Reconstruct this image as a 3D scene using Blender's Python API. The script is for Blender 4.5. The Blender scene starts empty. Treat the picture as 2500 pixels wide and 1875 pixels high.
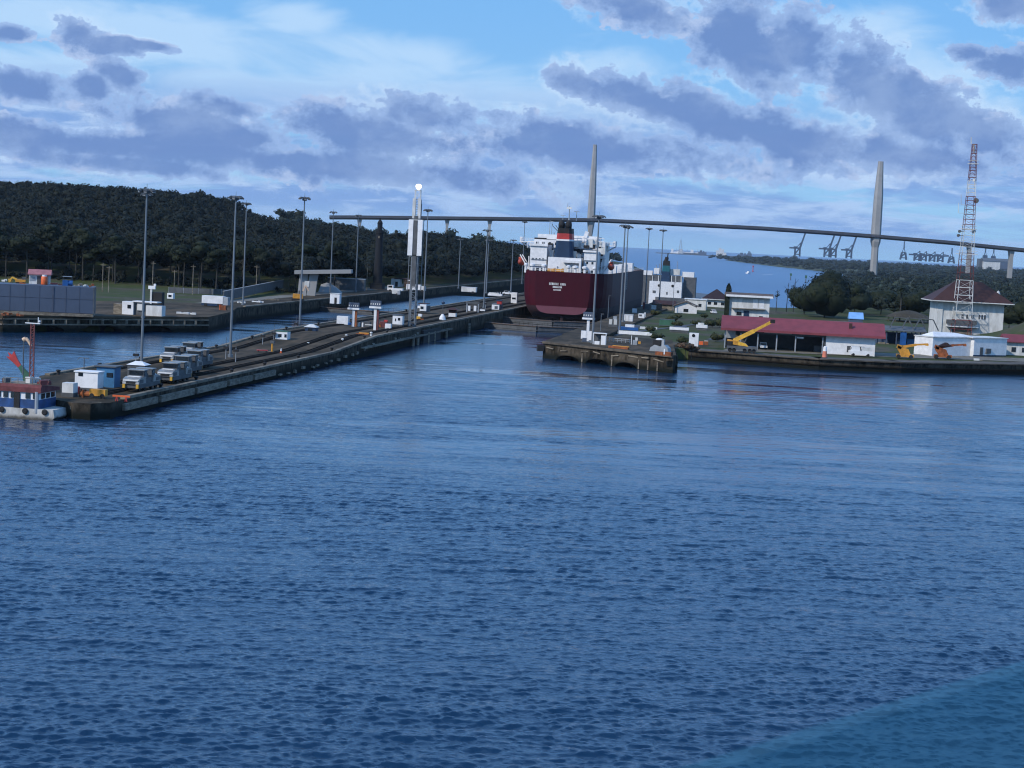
import bpy, bmesh, math, random
import numpy as np
from mathutils import Vector, Matrix

random.seed(7)
RNG = np.random.default_rng(11)
sc = bpy.context.scene
COL = sc.collection
R = math.radians

# ------------------------------------------------------------------ camera
# world: +Y runs along the lock lanes (away from the camera), +X across them, lake level z = 0, metres
FOC = 4200.0                                 # focal length in pixels of the 2500 px wide photograph
YAW, PITCH, ROLL = R(9.0), math.atan(354 / FOC), math.atan(0.05)
CAM = Vector((0, 0, 28.0))
FW = Vector((-math.sin(YAW) * math.cos(PITCH), math.cos(YAW) * math.cos(PITCH), -math.sin(PITCH)))
R0 = Vector((math.cos(YAW), math.sin(YAW), 0))
U0 = R0.cross(FW)
RT = math.cos(ROLL) * R0 + math.sin(ROLL) * U0
UP = -math.sin(ROLL) * R0 + math.cos(ROLL) * U0
cd = bpy.data.cameras.new('camera')
cam = bpy.data.objects.new('camera', cd)
COL.objects.link(cam)
cam.matrix_world = Matrix(((RT.x, UP.x, -FW.x, CAM.x), (RT.y, UP.y, -FW.y, CAM.y), (RT.z, UP.z, -FW.z, CAM.z), (0, 0, 0, 1)))
cd.sensor_fit = 'HORIZONTAL'
cd.sensor_width = 36.0
cd.lens = 36.0 * FOC / 2500.0
cd.clip_start, cd.clip_end = 0.2, 120000.0
cd.dof.use_dof = True
cd.dof.focus_distance = 420.0
cd.dof.aperture_fstop = 13.0
sc.camera = cam
sc.render.resolution_x, sc.render.resolution_y = 1024, 768

def ray(px, py):
    return FW + (px - 1250) / FOC * RT - (py - 937.5) / FOC * UP
def at(px, py, z=0.0):                       # surveyed point: where the sight line meets the level z
    d = ray(px, py)
    return CAM + d * ((z - CAM.z) / d.z)
def aty(px, py, y):                          # surveyed point at the distance y along the lanes
    d = ray(px, py)
    return CAM + d * (y / d.y)
def deep(px, py, k):                         # surveyed point at the depth k
    return CAM + ray(px, py) * k
def mpp(p):                                  # metres per photo pixel at a point
    return (Vector(p) - CAM).dot(FW) / FOC

# ------------------------------------------------------------------ render and view
sc.view_settings.view_transform = 'Standard'
sc.view_settings.look = 'None'
sc.view_settings.gamma = 1.0
EXPOSURE = 0.12
sc.view_settings.exposure = EXPOSURE
sc.cycles.use_denoising = True
sc.cycles.denoiser = 'OPENIMAGEDENOISE'
sc.cycles.denoising_prefilter = 'ACCURATE'
sc.cycles.pixel_filter_type = 'BLACKMAN_HARRIS'
sc.cycles.filter_width = 1.15
sc.cycles.max_bounces = 6
sc.cycles.diffuse_bounces = 2
sc.cycles.glossy_bounces = 3
sc.cycles.transmission_bounces = 6
sc.cycles.transparent_max_bounces = 8
sc.cycles.sample_clamp_indirect = 4.0

# ------------------------------------------------------------------ sun and sky
SUN_EL, SUN_AZ = R(36), R(222)               # azimuth clockwise from +Y: behind the camera, to its left
sd = bpy.data.lights.new('sun', 'SUN')
sd.energy = 3.5
sd.angle = R(2.0)
sd.color = (1.0, 0.93, 0.84)
sun = bpy.data.objects.new('sun', sd)
COL.objects.link(sun)
tosun = Vector((math.sin(SUN_AZ) * math.cos(SUN_EL), math.cos(SUN_AZ) * math.cos(SUN_EL), math.sin(SUN_EL)))
sun.rotation_euler = (-tosun).to_track_quat('-Z', 'Y').to_euler()

class NT:
    """small node-tree helper: sockets or numbers in, sockets out"""
    def __init__(s, tree):
        s.t = tree
    def n(s, kind, **kw):
        nd = s.t.nodes.new(kind)
        for k, v in kw.items():
            setattr(nd, k, v)
        return nd
    def put(s, sock, v):
        if isinstance(v, bpy.types.NodeSocket):
            s.t.links.new(v, sock)
        elif v is not None:
            if hasattr(sock, 'default_value') and sock.type == 'RGBA' and len(v) == 3:
                v = (*v, 1)
            sock.default_value = v
    def m(s, op, a, b=None, c=None, clamp=False):
        nd = s.n('ShaderNodeMath', operation=op, use_clamp=clamp)
        for i, v in enumerate((a, b, c)):
            if v is not None:
                s.put(nd.inputs[i], v)
        return nd.outputs[0]
    def vm(s, op, a, b=None):
        nd = s.n('ShaderNodeVectorMath', operation=op)
        s.put(nd.inputs[0], a)
        if b is not None:
            s.put(nd.inputs[1], b)
        return nd.outputs['Value'] if op == 'DOT_PRODUCT' else nd.outputs['Vector']
    def xyz(s, x, y, z=0.0):
        nd = s.n('ShaderNodeCombineXYZ')
        for i, v in enumerate((x, y, z)):
            s.put(nd.inputs[i], v)
        return nd.outputs[0]
    def noise(s, vec, scale, detail=4, rough=0.5, dist=0.0, lac=2.0):
        nd = s.n('ShaderNodeTexNoise')
        s.put(nd.inputs['Vector'], vec)
        for k, v in (('Scale', scale), ('Detail', detail), ('Roughness', rough), ('Distortion', dist), ('Lacunarity', lac)):
            s.put(nd.inputs[k], v)
        return nd.outputs['Fac']
    def mix(s, f, a, b, mode='MIX'):
        nd = s.n('ShaderNodeMix', data_type='RGBA', blend_type=mode)
        s.put(nd.inputs['Factor'], f)
        s.put(nd.inputs[6], a); s.put(nd.inputs[7], b)
        return nd.outputs[2]
    def step(s, v, a, b, lo=0.0, hi=1.0):    # smoothstep
        nd = s.n('ShaderNodeMapRange', interpolation_type='SMOOTHSTEP')
        for i, q in enumerate((v, a, b, lo, hi)):
            s.put(nd.inputs[i], q)
        return nd.outputs[0]

def skyuv(px, py):                           # azimuth from the camera heading and elevation of a cloud, radians * 4.2
    d = ray(px, py).normalized()
    return (math.atan2(d.dot(R0), d.x * -math.sin(YAW) + d.y * math.cos(YAW)) * 4.2, math.asin(d.z) * 4.2)

def srgb(r, g, b, k=1.0):
    return tuple((((c / 255 + 0.055) / 1.055) ** 2.4 if c > 10 else c / 255 / 12.92) * k for c in (r, g, b))

world = bpy.data.worlds.new('World')
sc.world = world
world.use_nodes = True
wt = world.node_tree
wt.nodes.clear()
N = NT(wt)
SKY_K = 0.1
sky = N.n('ShaderNodeTexSky', sky_type='NISHITA')
sky.sun_disc = False
sky.sun_elevation = SUN_EL
sky.sun_rotation = SUN_AZ
sky.air_density, sky.dust_density, sky.ozone_density = 1.0, 0.4, 3.0
co = N.n('ShaderNodeTexCoord').outputs['Generated']
sx = N.vm('DOT_PRODUCT', co, tuple(R0))
sy = N.vm('DOT_PRODUCT', co, (-math.sin(YAW), math.cos(YAW), 0))
sz = N.vm('DOT_PRODUCT', co, (0, 0, 1))
cu = N.m('MULTIPLY', N.m('ARCTAN2', sx, sy), 4.2)
cv = N.m('MULTIPLY', N.m('ARCSINE', N.m('MAXIMUM', N.m('MINIMUM', sz, 0.999), -0.999)), 4.2)
P2 = N.xyz(cu, cv, 0.0)
# the air: deep tropical blue overhead, paler near the horizon
base = N.mix(1.0, sky.outputs[0], srgb(205, 226, 255), 'MULTIPLY')
base = N.mix(0.8, base, N.mix(N.step(cv, 0.0, 0.7), srgb(142, 196, 242, 1 / SKY_K), srgb(120, 182, 241, 1 / SKY_K)))
base = N.mix(N.step(cv, 0.6, 1.2), base, N.mix(N.step(cv, 2.2, 4.2, 0.95, 0.75), sky.outputs[0], N.mix(N.step(cv, 2.4, 4.6), srgb(124, 180, 246, 1.35 / SKY_K), srgb(88, 146, 226, 1 / SKY_K))))

def ellipses(lst):
    out = None
    for px, py, rx, ry, tilt in lst:
        u, v = skyuv(px, py)
        c_, s_ = math.cos(R(tilt)), math.sin(R(tilt))
        du, dv = N.m('SUBTRACT', cu, u), N.m('SUBTRACT', cv, v)
        a = N.m('MULTIPLY_ADD', du, c_ * 1000 / rx, N.m('MULTIPLY', dv, s_ * 1000 / rx))
        b = N.m('MULTIPLY_ADD', du, -s_ * 1000 / ry, N.m('MULTIPLY', dv, c_ * 1000 / ry))
        e = N.m('SUBTRACT', 1.0, N.m('SQRT', N.m('MULTIPLY_ADD', a, a, N.m('MULTIPLY', b, b))))
        out = e if out is None else N.m('SMOOTH_MAX', out, e, 0.18)
    return out

# thin high veils, stretched sideways
veil = ellipses([(420, 95, 440, 70, -6), (1000, 130, 280, 60, -8), (700, 225, 680, 56, -3), (80, 30, 320, 60, 0), (1350, 255, 440, 66, -5),
                 (1050, 215, 420, 56, -6), (2250, 380, 300, 70, 0), (150, 170, 260, 44, -4), (1500, 160, 200, 60, 0), (2330, 215, 170, 60, -25), (730, 40, 140, 50, -5), (2120, 60, 160, 60, 0)])
vn = N.noise(N.xyz(N.m('MULTIPLY', cu, 1.0), N.m('MULTIPLY', cv, 3.2), 3.0), 3.1, 7, 0.58, 0.6)
va = N.step(N.m('MULTIPLY_ADD', N.m('SUBTRACT', vn, 0.5), 2.6, N.m('MULTIPLY', veil, 1.0)), -0.30, 0.75)
base = N.mix(N.m('MULTIPLY', va, 0.80), base, srgb(184, 215, 246, 1 / SKY_K))
# low stratocumulus streets towards the horizon, flat bands seen edge on
lm = N.m('MULTIPLY', N.step(cv, -0.01, 0.075), N.step(cv, 0.40, 0.22))
ln = N.noise(N.xyz(cu, N.m('MULTIPLY', cv, 7.0), 9.0), 2.4, 8, 0.62, 0.5)
base = N.mix(N.m('MULTIPLY', N.m('MULTIPLY', N.step(ln, 0.34, 0.54), lm), 0.9), base, srgb(122, 158, 216, 1 / SKY_K))
ln2 = N.noise(N.xyz(cu, N.m('MULTIPLY', cv, 5.0), 23.0), 4.6, 8, 0.62, 0.4)
base = N.mix(N.m('MULTIPLY', N.m('MULTIPLY', N.step(ln2, 0.45, 0.62), lm), 0.9), base, srgb(172, 200, 238, 1 / SKY_K))
# the dark cumulus: flat bases, ragged heaped tops
cum = ellipses([(1560, 22, 180, 58, -12), (1790, 70, 120, 120, -15), (1850, 130, 160, 90, -25), (1960, 120, 130, 90, -20), (2110, 180, 150, 105, -28), (2240, 260, 190, 95, -30), (2400, 325, 140, 70, -25),
                (1420, 205, 95, 34, -8), (1550, 235, 180, 56, -14), (1730, 290, 230, 66, -20), (1910, 335, 280, 66, -12), (2150, 372, 340, 56, -5),
                (510, 318, 300, 72, -6), (900, 322, 300, 66, -4), (560, 262, 110, 40, -10), (1040, 285, 150, 56, -4), (1330, 335, 230, 66, -6), (150, 345, 330, 52, -3), (700, 392, 760, 52, -3), (1480, 372, 420, 56, -2), (300, 400, 320, 30, -3),
                (55, 212, 130, 46, -4), (190, 84, 80, 46, -20), (250, 104, 90, 22, -8), (300, 188, 70, 34, -30), (225, 215, 50, 36, 0), (2470, 160, 130, 46, -10), (2370, 130, 80, 26, 0), (2480, 8, 120, 46, 0), (20, 80, 80, 28, 0), (330, 106, 120, 14, -5)])
w1 = N.noise(N.xyz(cu, N.m('MULTIPLY', cv, 1.35), 0.7), 5.6, 10, 0.60, 0.25)
w2 = N.noise(N.xyz(cu, N.m('MULTIPLY', cv, 1.25), 5.7), 17.0, 8, 0.66, 0.1)
wd = N.m('ADD', N.m('MULTIPLY', N.m('SUBTRACT', w1, 0.5), 2.7), N.m('MULTIPLY', N.m('SUBTRACT', w2, 0.5), 2.3))
dens = N.m('ADD', N.m('MULTIPLY', cum, 1.45), wd)
ca = N.step(dens, -0.03, 0.17)
hi = N.noise(N.xyz(cu, N.m('MULTIPLY', cv, 1.6), 13.0), 4.6, 8, 0.6, 0.2)
ccol = N.mix(N.step(dens, 0.02, 0.95), srgb(152, 181, 226, 1 / SKY_K), srgb(106, 138, 194, 1 / SKY_K))
w1u = N.noise(N.xyz(N.m('ADD', cu, -0.012), N.m('MULTIPLY', N.m('ADD', cv, 0.030), 1.35), 0.7), 5.6, 10, 0.60, 0.25)
lit = N.step(N.m('SUBTRACT', w1, w1u), 0.015, 0.12)
ccol = N.mix(N.m('MULTIPLY', N.step(hi, 0.47, 0.70), 0.5), ccol, srgb(148, 174, 216, 1 / SKY_K))
ccol = N.mix(N.m('MULTIPLY', N.m('MULTIPLY', lit, N.step(dens, 0.85, 0.15)), 0.6), ccol, srgb(186, 203, 234, 1 / SKY_K))
rim = N.m('MULTIPLY', N.step(dens, -0.50, -0.05), N.step(hi, 0.42, 0.62))
base = N.mix(N.m('MULTIPLY', rim, 0.42), base, srgb(204, 225, 248, 1 / SKY_K))
base = N.mix(N.m('MULTIPLY', ca, 0.95), base, ccol)
bg = N.n('ShaderNodeBackground')
bg.inputs['Strength'].default_value = SKY_K
wt.links.new(base, bg.inputs['Color'])
wo = N.n('ShaderNodeOutputWorld')
wt.links.new(bg.outputs[0], wo.inputs['Surface'])

# ------------------------------------------------------------------ materials
def mat(name, col, rough=0.65, metal=0.0, var=0.25, scale=0.6, col2=None, bump=0.0, spec=0.4, stretch=(1, 1, 1), tide=None, emit=None):
    """painted / weathered surface: two-scale mottling of the colour; tide = (z0, z1, colour) stains the foot of a wall"""
    m = bpy.data.materials.new(name)
    m.use_nodes = True
    t = m.node_tree
    t.nodes.clear()
    n = NT(t)
    out = n.n('ShaderNodeOutputMaterial')
    b = n.n('ShaderNodeBsdfPrincipled')
    t.links.new(b.outputs[0], out.inputs[0])
    pos = n.n('ShaderNodeNewGeometry').outputs['Position']
    q = n.vm('MULTIPLY', pos, stretch)
    f = n.noise(q, scale, 6, 0.62, 0.3)
    f2 = n.noise(q, scale * 0.13, 3, 0.5)
    ff = n.m('MULTIPLY_ADD', f, 0.65, n.m('MULTIPLY', f2, 0.35))
    c2 = col2 if col2 else tuple(c * (1 - var) for c in col)
    c1 = col if col2 else tuple(min(1, c * (1 + var * 0.5)) for c in col)
    c = n.mix(n.step(ff, 0.36, 0.64), c1, c2)
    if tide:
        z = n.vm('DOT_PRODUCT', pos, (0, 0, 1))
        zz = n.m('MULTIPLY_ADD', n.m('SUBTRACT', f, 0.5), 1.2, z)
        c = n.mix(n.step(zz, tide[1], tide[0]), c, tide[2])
    n.put(b.inputs['Base Color'], c)
    n.put(b.inputs['Roughness'], rough)
    n.put(b.inputs['Metallic'], metal)
    n.put(b.inputs['Specular IOR Level'], spec)
    if bump:
        bp = n.n('ShaderNodeBump')
        n.put(bp.inputs['Strength'], bump); n.put(bp.inputs['Distance'], 0.15); n.put(bp.inputs['Height'], f)
        t.links.new(bp.outputs[0], b.inputs['Normal'])
    if emit:
        n.put(b.inputs['Emission Color'], emit[0]); n.put(b.inputs['Emission Strength'], emit[1])
    return m

M = {}
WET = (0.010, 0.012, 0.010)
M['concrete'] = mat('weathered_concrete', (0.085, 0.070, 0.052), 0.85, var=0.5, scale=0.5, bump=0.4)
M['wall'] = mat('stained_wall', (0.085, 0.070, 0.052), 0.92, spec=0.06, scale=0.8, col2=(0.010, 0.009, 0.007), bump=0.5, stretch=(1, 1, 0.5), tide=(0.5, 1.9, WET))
M['curb'] = mat('pale_curb', (0.22, 0.185, 0.135), 0.85, scale=0.6, col2=(0.075, 0.062, 0.045), bump=0.3)
M['deckc'] = mat('deck_concrete', (0.090, 0.067, 0.043), 0.9, spec=0.1, scale=0.30, col2=(0.026, 0.022, 0.014), bump=0.3, stretch=(1, 0.35, 1))
M['black'] = mat('black_steel_and_shade', (0.012, 0.012, 0.013), 0.8, var=0.3)  # black parts; also paints the shade inside arches and recesses
M['rail'] = mat('dark_track', (0.016, 0.013, 0.010), 0.95, var=0.4, scale=2, spec=0.05)
M['timber'] = mat('old_timber', (0.24, 0.205, 0.155), 0.85, scale=0.8, col2=(0.09, 0.075, 0.055), stretch=(1, 1, 3))
M['white'] = mat('white_paint', (0.64, 0.64, 0.64), 0.5, var=0.14, scale=0.9)
M['offwhite'] = mat('dirty_white', (0.60, 0.60, 0.58), 0.6, scale=0.7, col2=(0.40, 0.40, 0.38), stretch=(1, 1, 0.35))
M['grey'] = mat('galvanised_grey', (0.30, 0.32, 0.34), 0.45, metal=0.3, var=0.2)
M['dgrey'] = mat('dark_grey', (0.075, 0.08, 0.085), 0.6, var=0.3)
M['mast'] = mat('mast_grey', (0.15, 0.17, 0.19), 0.5, metal=0.3, var=0.15)
M['glass'] = mat('dark_window', (0.012, 0.016, 0.02), 0.12, var=0.2, spec=0.6)
M['navy'] = mat('navy_paint', (0.008, 0.028, 0.068), 0.5, var=0.2)
M['blue'] = mat('blue_paint', (0.010, 0.075, 0.24), 0.5, var=0.25)
M['blue2'] = mat('faded_blue', (0.03, 0.13, 0.26), 0.55, var=0.3)
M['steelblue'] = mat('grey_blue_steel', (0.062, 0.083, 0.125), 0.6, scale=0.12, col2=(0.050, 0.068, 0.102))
M['red'] = mat('red_roof', (0.185, 0.036, 0.045), 0.7, scale=0.5, col2=(0.135, 0.027, 0.034))
M['maroonroof'] = mat('maroon_roof', (0.040, 0.015, 0.012), 0.75, var=0.3, scale=0.8)
M['darkroof'] = mat('dark_roof', (0.022, 0.010, 0.012), 0.75, var=0.3, scale=0.8)
M['brownroof'] = mat('brown_roof', (0.10, 0.068, 0.048), 0.8, var=0.4, scale=0.8)
M['boatred'] = mat('lifeboat_red', (0.36, 0.055, 0.028), 0.5, var=0.3)
M['orange'] = mat('orange_paint', (0.55, 0.10, 0.022), 0.55, var=0.3, scale=1.5)
M['rust'] = mat('rusty_orange', (0.30, 0.085, 0.022), 0.8, scale=1.0, col2=(0.11, 0.035, 0.015))
M['yellow'] = mat('yellow_paint', (0.62, 0.34, 0.035), 0.5, var=0.3, scale=1.2)
M['ochre'] = mat('ochre_paint', (0.48, 0.22, 0.025), 0.55, var=0.3, scale=1.2)
M['tan'] = mat('tan_cloth', (0.62, 0.42, 0.28), 0.8, var=0.2)
M['green'] = mat('green_paint', (0.03, 0.10, 0.06), 0.6, var=0.3)
M['redpaint'] = mat('red_paint', (0.38, 0.035, 0.03), 0.5, var=0.25)
M['oxide'] = mat('red_oxide_steel', (0.13, 0.032, 0.030), 0.6, var=0.3)
M['tyre'] = mat('black_rubber', (0.015, 0.015, 0.015), 0.85, var=0.2)
M['alum'] = mat('brushed_aluminium', (0.27, 0.27, 0.26), 0.4, metal=0.4, var=0.35, scale=1.5)
M['lampglass'] = mat('floodlight_glass', (0.45, 0.45, 0.45), 0.25, var=0.1)
M['lamp'] = mat('lit_lamp', (0.9, 0.8, 0.65), 0.4, var=0.05, emit=((1.0, 0.84, 0.66), 1.5))
M['towerc'] = mat('bridge_concrete', (0.25, 0.25, 0.245), 0.8, var=0.12, scale=0.08)
M['deckb'] = mat('bridge_deck', (0.045, 0.05, 0.065), 0.8, var=0.15, scale=0.05)
M['cranes'] = mat('crane_blue_grey', (0.03, 0.05, 0.09), 0.6, var=0.2, scale=0.1)
M['lighth'] = mat('dark_lighthouse', (0.005, 0.007, 0.011), 0.85, var=0.3, scale=0.4)

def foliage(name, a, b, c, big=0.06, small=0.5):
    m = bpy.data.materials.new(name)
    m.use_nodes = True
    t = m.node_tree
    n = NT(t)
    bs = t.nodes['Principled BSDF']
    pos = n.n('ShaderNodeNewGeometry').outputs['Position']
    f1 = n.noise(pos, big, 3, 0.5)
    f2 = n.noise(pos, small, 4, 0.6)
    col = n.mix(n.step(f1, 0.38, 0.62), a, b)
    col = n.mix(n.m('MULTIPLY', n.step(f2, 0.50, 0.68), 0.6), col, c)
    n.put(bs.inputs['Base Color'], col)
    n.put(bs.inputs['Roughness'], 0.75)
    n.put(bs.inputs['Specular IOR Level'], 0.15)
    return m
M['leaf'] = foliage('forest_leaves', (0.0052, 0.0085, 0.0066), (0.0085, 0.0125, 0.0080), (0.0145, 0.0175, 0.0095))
M['leaf2'] = foliage('edge_leaves', (0.0070, 0.0115, 0.0065), (0.012, 0.018, 0.008), (0.022, 0.025, 0.012), 0.1, 0.7)
M['leaf3'] = foliage('mangrove_leaves', (0.012, 0.020, 0.016), (0.018, 0.027, 0.019), (0.028, 0.034, 0.022), 0.012, 0.08)
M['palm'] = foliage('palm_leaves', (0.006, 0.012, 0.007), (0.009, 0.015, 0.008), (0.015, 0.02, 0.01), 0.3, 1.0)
M['bark'] = mat('pale_bark', (0.034, 0.032, 0.027), 0.9, var=0.4, scale=1.5)

def ground_mat():
    m = bpy.data.materials.new('grass_and_gravel')
    m.use_nodes = True
    t = m.node_tree
    n = NT(t)
    bs = t.nodes['Principled BSDF']
    pos = n.n('ShaderNodeNewGeometry').outputs['Position']
    f1 = n.noise(pos, 0.045, 5, 0.6, 0.4)
    f2 = n.noise(pos, 0.35, 5, 0.65)
    grass = n.mix(n.step(f2, 0.35, 0.65), (0.034, 0.050, 0.015), (0.056, 0.064, 0.022))
    soil = n.mix(n.step(f2, 0.35, 0.65), (0.085, 0.075, 0.052), (0.045, 0.041, 0.028))
    n.put(bs.inputs['Base Color'], n.mix(n.step(f1, 0.46, 0.62), grass, soil))
    n.put(bs.inputs['Roughness'], 0.9)
    n.put(bs.inputs['Specular IOR Level'], 0.1)
    return m
M['ground'] = ground_mat()
M['asphalt'] = mat('asphalt', (0.055, 0.056, 0.06), 0.85, var=0.3, scale=0.5)
M['gravel'] = mat('pale_gravel', (0.17, 0.155, 0.125), 0.9, scale=0.5, col2=(0.10, 0.09, 0.07))

def water_mat(name, deep_col, bump_s, far, rough, spec=0.8):
    m = bpy.data.materials.new(name)
    m.use_nodes = True
    t = m.node_tree
    n = NT(t)
    bs = t.nodes['Principled BSDF']
    pos = n.n('ShaderNodeNewGeometry').outputs['Position']
    n.put(bs.inputs['Base Color'], deep_col)
    n.put(bs.inputs['IOR'], 1.333)
    n.put(bs.inputs['Specular IOR Level'], spec)
    # calm slicks and ruffled patches drawn out along the wind; the water lies calmer in the shelter of the walls
    yy = n.vm('DOT_PRODUCT', pos, (0, 1, 0))
    ca_ = n.n('ShaderNodeAttribute', attribute_name='calm').outputs['Fac']
    ruff = n.m('MULTIPLY_ADD', ca_, -0.88, 1.0)
    n.put(bs.inputs['Roughness'], n.m('MULTIPLY_ADD', ruff, n.step(yy, 330.0, 450.0, rough, 0.22) if not far else rough, 0.04))
    h = n.m('ADD', n.noise(n.vm('MULTIPLY', pos, (1.5, 2.0, 0)), 1.0 if not far else 0.12, 4, 0.62, 0.3),
            n.m('MULTIPLY', n.noise(n.vm('MULTIPLY', pos, (0.22, 0.5, 0)), 1.0 if not far else 0.2, 3, 0.5, 0.4), 1.5))
    bp = n.n('ShaderNodeBump')
    n.put(bp.inputs['Height'], h)
    n.put(bp.inputs['Distance'], 0.12 if not far else 1.0)
    n.put(bp.inputs['Strength'], n.m('MULTIPLY', ruff, n.step(yy, 300.0, 450.0, bump_s, bump_s * 0.25) if not far else bump_s))
    t.links.new(bp.outputs[0], bs.inputs['Normal'])
    return m
M['lake'] = water_mat('lake_water', (0.0042, 0.023, 0.056), 1.0, False, 0.03)
M['sea'] = water_mat('sea_water', (0.030, 0.085, 0.185), 0.8, True, 0.25, 0.35)

# ------------------------------------------------------------------ mesh builder
class MB:
    def __init__(s):
        s.v, s.f, s.m = [], [], []
    def add(s, vs, fs, mi=0):
        o = len(s.v)
        s.v += [tuple(v) for v in vs]
        s.f += [tuple(i + o for i in f) for f in fs]
        s.m += [mi] * len(fs)
        return s
    def box(s, x0, x1, y0, y1, z0, z1, mi=0):
        return s.add([(x, y, z) for z in (z0, z1) for y in (y0, y1) for x in (x0, x1)],
                     [(0, 2, 3, 1), (4, 5, 7, 6), (0, 1, 5, 4), (2, 6, 7, 3), (0, 4, 6, 2), (1, 3, 7, 5)], mi)
    def cbox(s, c, sz, rz=0.0, rx=0.0, ry=0.0, mi=0):
        mt = Matrix.Translation(c) @ Matrix.Rotation(rz, 4, 'Z') @ Matrix.Rotation(ry, 4, 'Y') @ Matrix.Rotation(rx, 4, 'X')
        a, b, c2 = (q / 2 for q in sz)
        return s.add([mt @ Vector((x, y, z)) for z in (-c2, c2) for y in (-b, b) for x in (-a, a)],
                     [(0, 2, 3, 1), (4, 5, 7, 6), (0, 1, 5, 4), (2, 6, 7, 3), (0, 4, 6, 2), (1, 3, 7, 5)], mi)
    def beam(s, p, q, w, h=None, mi=0):
        p, q = Vector(p), Vector(q)
        h = w if h is None else h
        d = (q - p)
        if d.length < 1e-6:
            return s
        d.normalize()
        a = d.cross(Vector((0, 0, 1)))
        if a.length < 1e-3:
            a = Vector((1, 0, 0))
        a.normalize()
        b = a.cross(d)
        vs = [e + a * (i * w / 2) + b * (j * h / 2) for e in (p, q) for (i, j) in ((-1, -1), (1, -1), (1, 1), (-1, 1))]
        return s.add(vs, [(3, 2, 1, 0), (4, 5, 6, 7)] + [(i, (i + 1) % 4, 4 + (i + 1) % 4, 4 + i) for i in range(4)], mi)
    def tube(s, p, q, r0, r1=None, n=8, mi=0):
        p, q = Vector(p), Vector(q)
        r1 = r0 if r1 is None else r1
        d = (q - p)
        if d.length < 1e-6:
            return s
        d.normalize()
        a = d.cross(Vector((0, 0, 1)))
        if a.length < 1e-3:
            a = Vector((1, 0, 0))
        a.normalize()
        b = a.cross(d)
        vs = []
        for e, r in ((p, r0), (q, r1)):
            for i in range(n):
                t = 2 * math.pi * i / n
                vs.append(e + a * (math.cos(t) * r) + b * (math.sin(t) * r))
        return s.add(vs, [tuple(range(n - 1, -1, -1)), tuple(range(n, 2 * n))] + [(i, (i + 1) % n, n + (i + 1) % n, n + i) for i in range(n)], mi)
    def prism(s, poly, z0, z1, mi=0):
        n = len(poly)
        if sum(poly[i][0] * poly[(i + 1) % n][1] - poly[(i + 1) % n][0] * poly[i][1] for i in range(n)) < 0:
            poly = poly[::-1]
        g = (lambda q: q) if callable(z1) else None
        zt = [z1(p) if callable(z1) else z1 for p in poly]
        return s.add([(p[0], p[1], z0) for p in poly] + [(p[0], p[1], z) for p, z in zip(poly, zt)],
                     [tuple(range(n - 1, -1, -1)), tuple(range(n, 2 * n))] + [(i, (i + 1) % n, n + (i + 1) % n, n + i) for i in range(n)], mi)
    def extr(s, prof, a0, a1, axis='x', mi=0):           # profile (u, z) pulled along x or y
        n = len(prof)
        vs = [((a, u, z) if axis == 'x' else (u, a, z)) for a in (a0, a1) for (u, z) in prof]
        return s.add(vs, [tuple(range(n - 1, -1, -1)), tuple(range(n, 2 * n))] + [(i, (i + 1) % n, n + (i + 1) % n, n + i) for i in range(n)], mi)
    def lathe(s, prof, n=16, c=(0, 0, 0), mi=0):
        vs = [(c[0] + r * math.cos(2 * math.pi * i / n), c[1] + r * math.sin(2 * math.pi * i / n), c[2] + z) for (r, z) in prof for i in range(n)]
        fs = [(k * n + i, k * n + (i + 1) % n, (k + 1) * n + (i + 1) % n, (k + 1) * n + i) for k in range(len(prof) - 1) for i in range(n)]
        fs += [tuple(range(n - 1, -1, -1)), tuple((len(prof) - 1) * n + i for i in range(n))]
        return s.add(vs, fs, mi)
    def ball(s, c, r, n=10, mi=0, sq=(1, 1, 1)):
        k = n // 2 + 1
        prof = [(max(0.02, math.sin(math.pi * i / (k - 1))) * r, -math.cos(math.pi * i / (k - 1)) * r) for i in range(k)]
        o = len(s.v)
        s.lathe(prof, n, (0, 0, 0), mi)
        s.v[o:] = [(c[0] + x * sq[0], c[1] + y * sq[1], c[2] + z * sq[2]) for (x, y, z) in s.v[o:]]
        return s
    def build(s, name, mats, parent=None, loc=None, rz=0.0, smooth=False):
        me = bpy.data.meshes.new(name)
        me.from_pydata(s.v, [], s.f)
        mats = mats if isinstance(mats, (list, tuple)) else [mats]
        for m in mats:
            me.materials.append(M[m] if isinstance(m, str) else m)
        if len(mats) > 1:
            me.polygons.foreach_set('material_index', s.m)
        if len(s.f) < 20000:
            bm = bmesh.new()
            bm.from_mesh(me)
            bmesh.ops.recalc_face_normals(bm, faces=bm.faces)
            bm.to_mesh(me)
            bm.free()
        if smooth:
            me.polygons.foreach_set('use_smooth', [True] * len(me.polygons))
        me.update()
        o = bpy.data.objects.new(name, me)
        COL.objects.link(o)
        if parent:
            o.parent = parent
        if loc is not None:
            o.location = loc
        o.rotation_euler = (0, 0, rz)
        return o

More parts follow.
